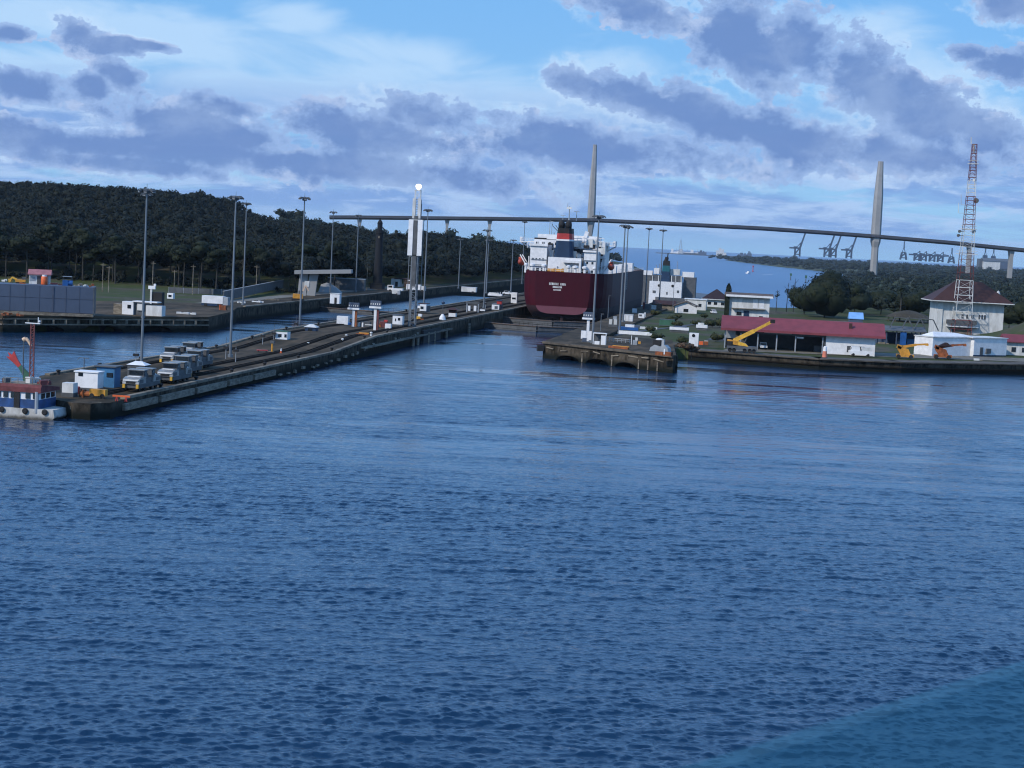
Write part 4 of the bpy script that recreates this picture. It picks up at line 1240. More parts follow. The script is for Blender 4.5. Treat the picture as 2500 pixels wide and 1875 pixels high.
# main accommodation with the bridge, further forward
ac = pbox('accommodation', 1300, 592, 1478, 668, 26, 42, 'white', zlow=DK)
a, c = sp(1300, 600, 26), sp(1478, 592, 26)
for zz in (DK + 3, DK + 6, DK + 9):
    MB().box(a.x - 0.5, c.x + 0.5, 25.2, 26, zz, zz + 0.25).build('deck_edge', 'white', ac)
    windows(ac, a.x + 0.5, c.x - 0.5, zz + 0.9, zz + 1.9, 26, 11, 0.42)
wh_ = pbox('wheelhouse', 1312, 578, 1462, 592, 30, 40, 'white')
a, c = sp(1312, 592, 30), sp(1462, 578, 30)
MB().box(a.x + 0.4, c.x - 0.4, 29.9, 30.2, a.z + 0.5, a.z + 1.4).build('window_band', 'glass', wh_)
for (x0, x1, px0) in ((sp(1271, 592, 32).x, a.x, 1271), (c.x, sp(1503, 607, 32).x, 1503)):
    z_ = a.z - 0.1
    w_ = MB().box(min(x0, x1), max(x0, x1), 30, 36, z_, z_ + 0.35).build('bridge_wing', 'white', tk)
    k = MB()
    for q in np.linspace(x0, x1, 7):
        k.beam((q, 30.1, z_), (q, 30.1, z_ + 1.5), 0.1)
    k.beam((x0, 30.1, z_ + 1.5), (x1, 30.1, z_ + 1.5), 0.12); k.beam((x0, 30.1, z_ + 0.9), (x1, 30.1, z_ + 0.9), 0.1)
    k.build('railing', 'white', w_)
    out = x0 if px0 == 1271 else x1
    inn = x1 if px0 == 1271 else x0
    k = MB(); k.beam((out, 33, z_), (inn, 33, z_ - 3.6), 0.45); k.box(min(out, out + (0.8 if px0 == 1271 else -0.8)), max(out, out + (0.8 if px0 == 1271 else -0.8)), 30.5, 36, z_ + 0.3, z_ + 1.9)
    k.build('wing_bracket', 'white', w_)
# funnel: navy, white line, red band, black top with two exhausts
fa, fb = sp(1352, 632, 12), sp(1398, 632, 12)
ft = sp(1378, 538, 12)
def fsec(k, z0, z1, f0, f1):
    xc = (fa.x + fb.x) / 2
    xt = ft.x + 0.2
    w0, w1 = (fb.x - fa.x) / 2, 2.25
    H_ = ft.z - fa.z
    def ring(f):
        cx = xc + (xt - xc) * f; w = w0 + (w1 - w0) * min(1, f * 1.05)
        return [(cx + i * w, 15.5 + j * 4.2, fa.z + H_ * f) for (i, j) in ((-1, -.75), (-.7, -1), (.7, -1), (1, -.75), (1, .75), (.7, 1), (-.7, 1), (-1, .75))]
    vs = ring(f0) + ring(f1)
    return k.add(vs, [(i, (i + 1) % 8, 8 + (i + 1) % 8, 8 + i) for i in range(8)] + [tuple(range(8)), tuple(range(8, 16))])
fn = fsec(MB(), 0, 0, 0, 0.475).build('funnel', 'navy', tk)
fsec(MB(), 0, 0, 0.475, 0.515).build('line', 'white', fn)
fsec(MB(), 0, 0, 0.515, 0.665).build('band', 'redpaint', fn)
fsec(MB(), 0, 0, 0.665, 0.80).build('top', 'black', fn)
for sg in (-1, 1):
    k = MB()
    x_, z_ = ft.x + 0.2 + sg * 1.25, fa.z + (ft.z - fa.z) * 0.8
    k.lathe([(1.1, 0), (1.15, 1.3), (0.95, 2.3), (0.45, 2.9)], 12, (x_, 13.2, z_))
    k.build('exhaust', 'black', fn, smooth=True)
MB().cbox((ft.x + 0.2, 14.3, fa.z + (ft.z - fa.z) * 0.86), (1.0, 0.5, 2.4)).build('exhaust_cover', 'white', fn)
# top hamper: masts, radar, antennas, vents, rails, platforms
def mastk(px, py0, py1, yo, r=0.14, bar=0, name='antenna'):
    a, c = sp(px, py0, yo), sp(px + 0.05 * (py0 - py1), py1, yo)
    k = MB(); k.tube(a, c, r, r * 0.7, 6)
    if bar:
        k.beam(c + Vector((-bar, 0, -0.1)), c + Vector((bar, 0, -0.1)), 0.22)
    return k.build(name, 'grey', tk)
mastk(1373, 560, 525, 34, 0.16, 0.9)
rm = mastk(1388, 560, 503, 33, 0.30, 0, 'radar_mast')
q = sp(1390, 508, 33)
MB().cbox(q, (1.8, 0.5, 0.7)).build('radar', 'offwhite', rm)
MB().tube(q + Vector((-0.6, 0, 0.3)), q + Vector((-0.6, 0, 1.9)), 0.12, 0.07, 6).build('antenna', 'grey', rm)
mastk(1407, 540, 516, 36, 0.18, 1.0)
mastk(1340, 600, 538, 40, 0.16, 0); mastk(1345, 600, 540, 41, 0.12, 0.5); mastk(1352, 590, 568, 38, 0.3)
k = MB(); a = sp(1350, 552, 44)
k.beam(a, a + Vector((1.7, 0, -1.6)), 0.25); k.beam(a, a + Vector((-0.3, 0, 0.8)), 0.2); k.beam(a + Vector((1.0, 0, 0.4)), a + Vector((2.2, 0, -1.2)), 0.2)
k.build('radar_scanner', 'dgrey', tk)
for (px0, px1, py, yo, nn) in ((1288, 1336, 589, 20, 7), (1400, 1475, 582, 20, 9), (1402, 1440, 606, 22, 5)):
    a, c = sp(px0, py, yo), sp(px1, py, yo)
    k = MB(); k.beam(a, c, 0.22); k.beam(a - Vector((0, 0, 1.0)), c - Vector((0, 0, 1.0)), 0.16)
    for i in range(nn):
        e = a.lerp(c, i / (nn - 1)); k.beam(e, e - Vector((0, 0, 2.4)), 0.16)
    k.build('railing', 'white', tk)
for (px, py, yo, s_) in ((1404, 595, 18, (2.6, 2, 2.2)), (1414, 596, 19, (1.6, 2, 2.6)), (1425, 598, 18, (1.8, 2, 1.4)), (1440, 594, 20, (2.2, 2, 3.0)), (1452, 590, 21, (1.6, 2, 1.6)), (1462, 598, 22, (2.2, 2, 2.2)), (1347, 622, 17, (1.4, 2, 3.2)), (1402, 622, 16, (1.5, 2, 2.6)), (1414, 628, 17, (1.3, 2, 2.4)), (1470, 612, 22, (2.4, 2, 2.6))):
    MB().cbox(sp(px, py, yo), s_).build('vent_box', 'offwhite', tk)
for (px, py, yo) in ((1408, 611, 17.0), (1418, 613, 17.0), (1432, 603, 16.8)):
    MB().cbox(sp(px, py, yo), (2.0, 0.6, 1.2)).build('opening', 'black', tk)  # black blocks paint the shade of gaps among the vents
q = sp(1431, 573, 30)
MB().cbox(q, (1.3, 1.0, 2.4), 0, 0, 0.3).build('crane_jib', 'white', tk)
# black panels paint the shade of recesses, gaps and galleries between the houses
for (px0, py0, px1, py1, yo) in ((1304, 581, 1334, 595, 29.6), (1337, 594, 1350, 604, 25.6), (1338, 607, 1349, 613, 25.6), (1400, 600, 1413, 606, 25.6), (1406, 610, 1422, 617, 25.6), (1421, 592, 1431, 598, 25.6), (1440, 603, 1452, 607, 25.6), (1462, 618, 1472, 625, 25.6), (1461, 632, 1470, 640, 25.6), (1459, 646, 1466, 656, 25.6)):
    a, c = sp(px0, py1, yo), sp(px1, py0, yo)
    MB().box(a.x, c.x, yo, yo + 0.5, a.z, c.z).build('gallery_shade', 'black', tk)
for (px, py, w, h_) in ((1315, 633, 5.6, 0.22), (1315, 646, 5.8, 0.22), (1440, 636, 4.6, 0.2), (1397, 655, 0.25, 2.6), (1362, 657, 0.2, 2.2)):
    q = sp(px, py, 12.7)
    MB().cbox((q.x, 12.75 if px not in (1397, 1362) else 10.8, q.z), (w, 0.25, h_)).build('pipe', 'grey', tk)
# lifeboats in their davits
for (px, py, sg) in ((1273, 639, -1), (1492, 651, 1)):
    q = sp(px, py, 24)
    k = MB()
    k.ball(q, 1.2, 12, 0, (1, 3.0, 1.15)); k.cbox(q + Vector((0, -0.8, 1.2)), (1.5, 2.4, 1.0))
    lb = k.build('lifeboat', 'boatred', tk, smooth=True)
    k = MB()
    for yy in (-2.6, 2.6):
        k.beam(q + Vector((-sg * 3.2, yy, -2.6)), q + Vector((0.2 * sg, yy, 2.6)), 0.35); k.beam(q + Vector((-sg * 3.2, yy, -2.6)), q + Vector((-sg * 3.0, yy, 2.2)), 0.3)
    k.build('davit', 'white', lb)
# poop deck gear and the rail round the stern
k = MB()
ring = [(rows[i][-1][0], rows[i][-1][1]) for i in range(6)]
rim = [(-x, y) for x, y in ring[::-1]] + [(x, y) for x, y in ring]
for (a, c) in zip(rim[:-1], rim[1:]):
    n_ = max(1, int(math.dist(a, c) / 1.6))
    for i in range(n_):
        t_ = i / n_
        k.beam((a[0] + (c[0] - a[0]) * t_, a[1] + (c[1] - a[1]) * t_, DZ), (a[0] + (c[0] - a[0]) * t_, a[1] + (c[1] - a[1]) * t_, DZ + 1.05), 0.08)
    for zz in (0.5, 1.05):
        k.beam((*a, DZ + zz), (*c, DZ + zz), 0.08)
k.build('railing', 'white', tk)
for i, (px, m_) in enumerate(((1345, 'ochre'), (1365, 'ochre'))):
    q = sp(px, 668, 3)
    k = MB()
    k.tube((q.x - 1.2, 3, DK + 1.1), (q.x + 1.2, 3, DK + 1.1), 0.75, n=12); k.box(q.x - 1.5, q.x + 1.5, 2.2, 4.0, DK, DK + 0.7); k.box(q.x + 0.9, q.x + 1.6, 2.4, 3.6, DK, DK + 2.1)
    k.build('winch', m_, tk)
for (px, w) in ((1299, 1.6), (1327, 1.5), (1387, 1.3), (1404, 1.8), (1427, 1.6), (1451, 1.3), (1283, 1.2)):
    q = sp(px, 668, 4)
    k = MB(); k.tube((q.x, 4, DK), (q.x, 4, DK + 2.4), 0.45, n=10); k.lathe([(0.45, 0), (w * 0.6, 0.2), (w * 0.6, 0.8), (0.2, 1.1)], 12, (q.x, 4, DK + 2.2))
    k.build('vent', 'white', tk)
for (px, py, yo, s_) in ((1474, 668, 48, (2.2, 3, 2.8)), (1484, 671, 56, (3.0, 4, 2.4)), (1497, 672, 70, (2.4, 4, 3.0)), (1508, 675, 84, (3.2, 5, 3.4)), (1520, 675, 110, (3.2, 6, 3.4)), (1533, 678, 150, (4.0, 8, 3.6))):
    q = sp(px, py, yo)
    MB().cbox((min(q.x, 12.6), yo, DK + s_[2] / 2), s_).build('deck_locker', 'white', tk)
k = MB()
for i in range(22):
    yy = 44 + i * 5
    k.beam((14.8, yy, DZ), (14.8, yy, DZ + 1.1), 0.09)
for zz in (0.55, 1.1):
    k.beam((14.8, 44, DZ + zz), (14.8, 150, DZ + zz), 0.09)
for xx in (-3, -1.5, 0, 1.5, 3):
    k.tube((xx, 46, DK + 1.3), (xx, 160, DK + 1.3), 0.3, n=6)
k.build('deck_pipe', 'offwhite', tk)
k = MB()
for yy in (72, 76):
    k.beam((15.1, yy, 11), (15.1, yy, DZ), 0.16)
for i in range(8):
    k.beam((15.12, 72, 11.5 + i * 0.8), (15.12, 76, 11.5 + i * 0.8), 0.12)
k.build('accommodation_ladder', 'grey', tk)

# ================================================================== THE SECOND SHIP, in the lower chamber ahead
S0 = Vector((-75.0, 1160.0, -12.0))
s2 = thing('cargo_ship', 'second ship in the lower chamber ahead of the tanker, with white house and dark funnel', 'ship', S0)
def s2p(px, py, yo=0):
    return aty(px, py, 1160 + yo) - S0
def s2box(name, px0, py0, px1, py1, y0, y1, m, parent=s2, drop=0):
    a, c = s2p(px0, py1, y0), s2p(px1, py0, y0)
    return MB().box(a.x, c.x, y0, y1, a.z - drop, c.z).build(name, m, parent)
hw = 15.8
MB().prism([(-hw, 6), (-hw * 0.75, -8), (hw * 0.75, -8), (hw, 6), (hw, 140), (0, 175), (-hw, 140)], -4, 6.0).build('hull', 'dgrey', s2)
h2 = s2box('deckhouse', 1583, 690, 1665, 736, 0, 14, 'white', drop=4)
s2box('side_house', 1566, 672, 1592, 724, 8, 16, 'dgrey', drop=6)
s2box('side_house', 1666, 678, 1699, 730, 8, 20, 'dgrey', drop=6)
s2box('bridge_deck', 1592, 674, 1664, 690, 5, 16, 'dgrey')
s2box('upper_house', 1636, 658, 1660, 671, 7, 15, 'offwhite')
s2box('upper_house', 1596, 655, 1610, 668, 7, 15, 'white')
s2box('bridge_wing', 1565, 661, 1593, 672, 9, 15, 'white')
s2box('bridge_wing', 1664, 665, 1695, 677, 9, 15, 'white')
for (px, py) in ((1609, 697), (1642, 698)):
    q = s2p(px, py, -0.1)
    MB().tube((q.x, -0.3, q.z), (q.x, 0.1, q.z), 0.9, n=12).build('opening', 'black', h2)
for (px, py, w) in ((1597, 712, 2.0), (1628, 716, 0.8), (1655, 712, 1.4)):
    q = s2p(px, py, 0)
    MB().cbox((q.x, -0.1, q.z), (w, 0.3, 1.6)).build('window', 'dgrey', h2)
k = MB()
for (py, x0, x1, nxt) in ((690, 1613, 1635, 0), (662, 1616, 1635, 0), (638, 1619, 1634.5, 0)):
    pass
fr = [(690, 1613.5, 1635.5), (662, 1617, 1635.5), (648, 1618.5, 1635), (636, 1620, 1634.5)]
def s2f(k, i, j):
    vs = []
    for (py, x0, x1) in (fr[i], fr[j]):
        a, c = s2p(x0, py, 6), s2p(x1, py, 6)
        vs += [(a.x, 4, a.z), (c.x, 4, a.z), (c.x, 12, a.z), (a.x, 12, a.z)]
    return k.add(vs, [(0, 1, 2, 3), (4, 5, 6, 7)] + [(q, (q + 1) % 4, 4 + (q + 1) % 4, 4 + q) for q in range(4)])
f2 = s2f(MB(), 0, 1).build('funnel', 'navy', s2)
s2f(MB(), 1, 2).build('band', mat('teal_band', (0.01, 0.10, 0.12), 0.5), f2)
s2f(MB(), 2, 3).build('top', 'black', f2)
a = s2p(1626, 637, 8)
k = MB(); k.tube((a.x, 8, a.z - 0.5), (a.x + 0.6, 8, a.z + 2.6), 1.5, 1.2, 8); k.tube((a.x + 0.8, 8, a.z), (a.x + 1.1, 8, a.z + 5.2), 0.5, 0.4, 6)
k.build('exhaust', 'black', f2)
for (px, y0, y1) in ((1602, 690, 646), (1609, 668, 644), (1615, 668, 642), (1653, 658, 638)):
    a, c = s2p(px, y0, 9), s2p(px + 1, y1, 9)
    MB().tube(a, c, 0.3, 0.2, 6).build('mast', 'grey', s2)
k = MB()
for px in (1593, 1608, 1622, 1640, 1650, 1663):
    a, c = s2p(px, 690, 4.6), s2p(px, 673, 4.6)
    k.beam(a, c, 0.5)
k.build('stanchion', 'offwhite', s2)

# ================================================================== WORK BOAT at the head of the centre wall
yb = 222.0
A = aty(-70, 1030, yb); Bc = aty(92, 1030, yb)
wb = thing('work_boat', 'blue and white work boat with a red roof at the end of the centre wall', 'boat', (A.x, yb, 0))
Lx = Bc.x - A.x
mz = lambda py: aty(60, py, yb).z
z_hull, z_band0, z_band1, z_eave0, z_eave1 = mz(997), mz(998), mz(975), mz(955), mz(941)
b = MB()
b.extr([(0, -1), (Lx + 1.2, -1), (Lx + 2.4, 0.4), (Lx + 2.2, z_hull), (0, z_hull)], 0, 6.5, 'y')
b.v = [(x, y, z) for (x, y, z) in b.v]
b.build('hull', mat('scuffed_white_hull', (0.50, 0.49, 0.46), 0.7, scale=0.9, col2=(0.26, 0.25, 0.22), stretch=(1, 1, 0.4), tide=(0.05, 0.7, (0.06, 0.055, 0.045))), wb)
cb = MB().box(0.0, Lx, 0.25, 5.6, z_hull, z_eave0).build('cabin', 'white', wb)
MB().box(-0.05, Lx + 0.06, 0.18, 5.66, z_hull + 0.02, z_band1).build('blue_band', mat('dull_blue_band', (0.012, 0.055, 0.17), 0.6, var=0.4, scale=1.0), cb)
MB().extr([(0, z_eave0 - 0.15), (6.2, z_eave0 - 0.15), (6.2, z_eave0 + 0.3), (0.3, z_eave1 + 0.15), (0, z_eave1 - 0.25)], -0.5, Lx + 0.35, 'x').build('roof', mat('dull_red_roof', (0.12, 0.03, 0.032), 0.8, var=0.4, scale=1.2), cb)
nwin = 9
for i in range(nwin):
    x0 = Lx * (i + 0.2) / nwin
    if i == 6:
        continue
    MB().box(x0, x0 + Lx / nwin * 0.6, 0.12, 0.3, z_band1 + 0.12, z_eave0 - 0.22).build('window', 'glass', cb)
xd = aty(40, 970, yb).x - A.x
MB().box(xd - 0.42, xd + 0.42, 0.08, 0.3, z_hull - 0.9, z_eave0 - 0.1).build('doorway', 'black', cb)
for i in range(3):
    MB().box(Lx - 0.05, Lx + 0.12, 0.9 + i * 1.6, 1.9 + i * 1.6, z_band1 + 0.12, z_eave0 - 0.3).build('window', 'glass', cb)
MB().tube((Lx - 0.3, 0.2, z_hull - 0.6), (Lx - 0.3, 0.2, z_eave0), 0.28).build('corner_post', 'grey', cb)
for px in (5, 62, 110):
    x_ = aty(px, 1005, yb).x - A.x
    k = MB(); k.lathe([(0.28, -0.22), (0.42, -0.1), (0.42, 0.1), (0.28, 0.22)], 12); k.v = [(x_ + x, -0.15 + z * 0.6, 1.1 + y) for (x, y, z) in k.v]
    k.build('tyre_fender', 'tyre', wb)
# gear on its roof
for i in range(12):
    px = random.uniform(2, 132)
    q = aty(px, 938, yb + 2.4)
    s_ = random.uniform(0.35, 0.9)
    MB().cbox((q.x - A.x, random.uniform(1.5, 4.5), z_eave1 + s_ * 0.45), (s_ * 1.2, s_, s_ * random.uniform(0.7, 1.4)), random.uniform(0, 1.5)).build('roof_gear', random.choice(['dgrey', 'offwhite', 'timber', 'oxide']), wb)
k = MB()
k.box(Lx - 5.5, Lx - 0.2, 1.0, 5.0, z_eave1 + 0.05, z_eave1 + 0.12)
for i in range(6):
    k.beam((Lx - 5.5 + i * 1.05, 0.8, z_eave1 - 0.1), (Lx - 5.5 + i * 1.05, 0.8, z_eave1 + 0.9), 0.07)
k.beam((Lx - 5.5, 0.8, z_eave1 + 0.9), (Lx - 0.2, 0.8, z_eave1 + 0.9), 0.07)
k.build('railing', 'timber', wb)
# red lattice mast with yardarm
q0, q1 = aty(77, 925, yb + 3), aty(80, 790, yb + 3)
k = MB()
o_ = Vector((A.x, yb, 0))
for sg in (-0.3, 0.3):
    k.beam(q0 - o_ + Vector((sg, 0, -0.3)), q1 - o_ + Vector((sg * 0.8, 0, 0)), 0.14)
for i in range(11):
    a, c = q0.lerp(q1, i / 11) - o_, q0.lerp(q1, (i + 1) / 11) - o_
    k.beam(a + Vector((-0.3, 0, 0)), c + Vector((0.3, 0, 0)), 0.09); k.beam(c + Vector((-0.3, 0, 0)), c + Vector((0.3, 0, 0)), 0.09)
ms = k.build('lattice_mast', 'oxide', wb)
k = MB(); k.beam(q1 - o_ + Vector((-1.1, 0, 0.05)), q1 - o_ + Vector((1.1, 0, 0.05)), 0.12); k.beam(q1 - o_ + Vector((0.8, 0, 0)), q1 - o_ + Vector((0.8, 0, 0.9)), 0.09); k.ball(q1 - o_ + Vector((1.0, 0, 0.35)), 0.16, 8)
k.build('yardarm', 'white', ms)
# windsock
q0, q1 = aty(56, 915, yb + 4), aty(58, 832, yb + 4)
k = MB(); k.tube(q0 - o_, q1 - o_, 0.09, 0.07, 6)
ws = k.build('windsock_pole', 'dgrey', wb)
k = MB()
pts = [(57, 830), (63, 826), (69, 832), (76, 845)]
for i in range(3):
    a, c = aty(*pts[i], yb + 4) - o_, aty(*pts[i + 1], yb + 4) - o_
    k.tube(a, c, 0.32 - 0.06 * i, 0.27 - 0.06 * i, 10)
k.build('windsock', 'tan', ws)
# the big red and green lane arrow on its pivot behind the boat
ya = 234.0
a0, a1 = aty(66, 917, ya), aty(24, 862, ya)
aw = thing('signal_arrow', 'big red and green arrow signal tilted up behind the work boat', 'signal', (a0.x, ya, 2.3))
o_ = aw.location.copy()
d = (a1 - a0); Ld = d.length; d.normalize(); n_ = Vector((-d.z, 0, d.x))
def flat(k, pl):
    vs = [a0 - o_ + d * (u * Ld) + n_ * w + Vector((0, yy, 0)) for yy in (-0.12, 0.12) for (u, w) in pl]
    m_ = len(pl)
    return k.add(vs, [tuple(range(m_)), tuple(range(m_, 2 * m_))] + [(i, (i + 1) % m_, m_ + (i + 1) % m_, m_ + i) for i in range(m_)])
flat(MB(), [(0.42, -0.28), (0.62, -0.36), (0.95, -0.72), (0.90, -0.1), (1.06, 0.12), (0.90, 0.30), (0.98, 0.72), (0.62, 0.40), (0.42, 0.30)]).build('arrow_head', 'redpaint', aw)
flat(MB(), [(-0.05, -0.5), (0.42, -0.28), (0.42, 0.30), (-0.05, 0.5)]).build('arrow_tail', 'green', aw)
k = MB(); k.beam((0.3, 0.2, 0), a0 - o_ + d * (Ld * 0.35) + Vector((0, 0.3, 0)), 0.25); k.beam((-0.5, 0.4, 0), a0 - o_ + d * (Ld * 0.3) + Vector((0, 0.3, 0)), 0.16)
k.build('stand', 'green', aw)

# ================================================================== LOCK FURNITURE
# ------------------------------------------------------------------ high mast floodlights
LM = thing('floodlight_mast', 'mast', 'light mast', (0, 0, 0), 0, 'tall floodlight masts')
HM = 30.0
k = MB(); k.tube((0, 0, 0), (0, 0, HM), 0.27, 0.14, 10); k.tube((0, 0, 0), (0, 0, 0.5), 0.5, 0.5, 10)
k.build('pole', 'mast', LM)
k = MB(); k.lathe([(0.5, -0.2), (0.6, 0), (0.6, 0.3), (0.2, 0.6)], 10, (0, 0, HM))
for i in range(6):
    a = i * math.pi / 3
    k.tube((0, 0, HM + 0.2), (math.cos(a) * 0.95, math.sin(a) * 0.95, HM + 0.6), 0.09, 0.08, 6)
k.tube((0, 0, HM + 0.5), (0, 0, HM + 1.5), 0.05, 0.03, 5)
k.build('head_frame', 'dgrey', LM)
for i in range(6):
    a = i * math.pi / 3
    c_ = Vector((math.cos(a) * 1.2, math.sin(a) * 1.2, HM + 0.36))
    k = MB(); k.cbox(c_, (0.7, 0.62, 0.3), a, 0, 0.6)
    fl_ = k.build('floodlight', 'dgrey', LM)
    MB().cbox(c_ + Vector((math.cos(a) * 0.08, math.sin(a) * 0.08, -0.19)), (0.58, 0.5, 0.06), a, 0, 0.6).build('lens', 'lampglass', fl_)
MASTS = [  # base px, base py, base level, top py, label
    (345, 899, 2.3, 465, 'tall floodlight mast on the centre wall beside the closest mule locomotive'),
    (349, 776, 4.0, 474, 'tall floodlight mast on the left bank, almost hidden behind the closest mast'),
    (562, 872, 2.3, 482, 'tall floodlight mast on the centre wall, second from its near end'),
    (593, 744, 4.0, 497, 'tall floodlight mast on the left bank lawn beyond the white hut van'),
    (731, 812, 2.3, 484, 'tall floodlight mast on the centre wall beside the navy cabin with a grey roof'),
    (806, 716, 4.0, 518, 'floodlight mast rising through the right end of the flat concrete beam roof'),
    (868, 712, 4.0, 526, 'floodlight mast just left of the dark lighthouse'),
    (1034, 757, 3.9, 513, 'floodlight mast on the centre wall just right of the white panelled range tower'),
    (1119, 704, 4.0, 584, 'short looking floodlight mast on the far left bank, in front of the hillside trees'),
    (1181, 752, 3.9, 562, 'floodlight mast on the centre wall, front one of the close pair left of the tanker'),
    (1187, 716, 4.0, 586, 'floodlight mast of the close pair left of the tanker, rear one with a white head'),
    (1247, 712, 4.0, 586, 'floodlight mast standing against the forest right beside the tanker stern'),
    (1446, 838, 4.0, 528, 'tall floodlight mast in front of the right side of the tanker'),
    (1512, 814, 3.9, 551, 'floodlight mast of the twin pair right of the tanker, front one'),
    (1521, 786, 3.9, 554, 'floodlight mast of the twin pair right of the tanker, rear one'),
    (1575, 740, 3.3, 558, 'floodlight mast between the tanker and the second ship'),
    (1609, 745, 3.3, 562, 'floodlight mast in front of the second ship with its head against the sky'),
]
MPOS = {}
kids = [LM] + []
for i, (bx, by, bz, ty_, lab) in enumerate(MASTS):
    p = at(bx, by, bz)
    h_ = (by - ty_) * mpp(p) * 1.0
    s_ = h_ / (HM + 0.5)
    if i == 0:
        o = LM; o['label'] = lab
    else:
        o = dup(LM, lab, (0, 0, 0))
    o.location = (p.x, p.y, bz)
    sw = 1.0 if i < 9 else 1.1
    o.scale = (sw, sw, s_)
    o.rotation_euler = (0, 0, random.uniform(0, 1))
# distant mast behind the hill crest
p = aty(1279, 590, 1000)
o = dup(LM, 'small distant floodlight mast poking above the hill crest left of the tanker', (p.x, p.y, 2))
o.scale = (1.1, 1.1, (aty(1279, 541, 1000).z - 2) / (HM + 0.5))

# ------------------------------------------------------------------ range tower with white panels and a lit lamp
pb = at(1006, 797, 3.9)
rt = thing('range_tower', 'slender steel range tower with two white panels and a bright lamp on top', 'beacon tower', (pb.x, pb.y, 3.9))
S_ = mpp(pb)
zz = lambda py: aty(1012, py, pb.y).z - 3.9
xx = lambda px, py: aty(px, py, pb.y).x - pb.x
sk = lambda py: (xx(1012, py) - xx(1012, 797)) * 0   # stays plumb
ztop, zp0, zp1 = zz(487), zz(624), zz(536)
k = MB()
for sx_ in (-0.75, 0.75):
    for sy_ in (-0.75, 0.75):
        k.beam((sx_, sy_, 0), (sx_, sy_, ztop), 0.28)
n_ = 26
for i in range(n_):
    z0, z1 = ztop * i / n_, ztop * (i + 1) / n_
    s_ = 1 if i % 2 else -1
    k.beam((-0.75 * s_, -0.75, z0), (0.75 * s_, -0.75, z1), 0.1); k.beam((0.75, -0.75 * s_, z0), (0.75, 0.75 * s_, z1), 0.1)
    k.beam((-0.75, -0.75, z1), (0.75, -0.75, z1), 0.12); k.beam((0.75, -0.75, z1), (0.75, 0.75, z1), 0.1)
k.build('lattice_shaft', 'mast', rt)
for sx_ in (-1, 1):
    x0, x1 = (0.62, 1.85)
    MB().box(min(sx_ * x0, sx_ * x1), max(sx_ * x0, sx_ * x1), -1.25, -1.05, zp0, zp1).build('panel', 'white', rt)
    k = MB()
    k.beam((sx_ * 1.75, 0.6, zp0 - 9), (sx_ * 1.75, 0.6, zp1), 0.16); k.beam((sx_ * 1.75, 0.6, zp0 - 0.3), (sx_ * 0.75, 0.6, zp0 - 0.3), 0.14); k.beam((sx_ * 1.75, 0.6, zp0 - 2.6), (sx_ * 0.75, 0.6, zp0 - 2.6), 0.14)
    k.build('panel_strut', 'mast', rt)
MB().box(-0.55, 0.55, -1.1, -0.9, zz(700), zp0 + 0.2).box(-0.5, 0.5, -1.1, -0.95, zp0, zp1 + 1).build('ladder', 'dgrey', rt)
k = MB()
for sx_ in (-1, 1):
    k.box(min(sx_ * 0.3, sx_ * 1.1), max(sx_ * 0.3, sx_ * 1.1), -1.0, -0.8, zp1 + 0.3, zz(484))
k.build('side_panel', 'offwhite', rt)
MB().box(-1.2, 2.0, -1.2, 1.2, zp1 - 0.2, zp1).build('platform', 'offwhite', rt)
k = MB()
z0, z1 = zz(487), zz(465)
for sx_ in (-0.7, 0.7):
    for sy_ in (-0.5, 0.5):
        k.beam((sx_, sy_, z0), (sx_, sy_, z1), 0.14)
k.beam((-0.7, -0.5, z0), (0.7, -0.5, z1), 0.1); k.beam((0.7, -0.5, z0), (-0.7, -0.5, z1), 0.1); k.box(-0.8, 0.8, -0.7, 0.7, z1, z1 + 0.15); k.box(-0.8, 0.8, -0.7, 0.7, z0, z0 + 0.15)
k.build('lamp_frame', 'offwhite', rt)
k = MB(); k.lathe([(0.22, 0), (0.78, 0.7), (0.82, 1.05), (0.6, 1.4), (0.2, 1.55)], 14, (0.1, 0, z1 + 0.15))
k.build('lamp', 'lamp', rt, smooth=True)
MB().tube((0.95, 0.7, zp1), (0.95, 0.7, zz(497)), 0.08).build('antenna', 'dgrey', rt)

# ------------------------------------------------------------------ dark lighthouse
pb = at(921, 706, 4.0)
lt = thing('lighthouse', 'old dark tapered lighthouse with a domed lantern on the left bank', 'lighthouse', (pb.x, pb.y, 3.8))
S_ = mpp(pb)
H_ = (706 - 533) * S_
k = MB(); k.box(-15 * S_, 15 * S_, -15 * S_, 15 * S_, -0.5, 14 * S_); k.box(-16 * S_, 16 * S_, -16 * S_, 16 * S_, 14 * S_, 15.5 * S_)
k.build('base', 'lighth', lt)
k = MB(); k.lathe([(11.5 * S_, 15.5 * S_), (10.5 * S_, 50 * S_), (9 * S_, 100 * S_), (8.2 * S_, 134 * S_), (10 * S_, 138 * S_), (10 * S_, 141 * S_)], 18)
k.build('shaft', 'lighth', lt, smooth=False)
k = MB(); k.lathe([(10.5 * S_, 141 * S_), (10.5 * S_, 143 * S_)], 18)
for i in range(14):
    a = i * 2 * math.pi / 14
    k.beam((math.cos(a) * 10 * S_, math.sin(a) * 10 * S_, 143 * S_), (math.cos(a) * 10 * S_, math.sin(a) * 10 * S_, 148 * S_), 0.1)
k.build('gallery', 'lighth', lt)
k = MB(); k.lathe([(6.3 * S_, 143 * S_), (6.3 * S_, 160 * S_)], 14)
k.build('lantern_room', 'lighth', lt)
k = MB(); k.lathe([(7.2 * S_, 160 * S_), (5.6 * S_, 165 * S_), (3 * S_, 169 * S_), (0.8 * S_, 171 * S_), (0.5 * S_, 175 * S_)], 14)
k.build('dome', 'lighth', lt, smooth=True)
MB().cbox((1.0 * S_, -8.9 * S_, 128 * S_), (3.4 * S_, 0.3, 5 * S_)).build('window', 'timber', lt)

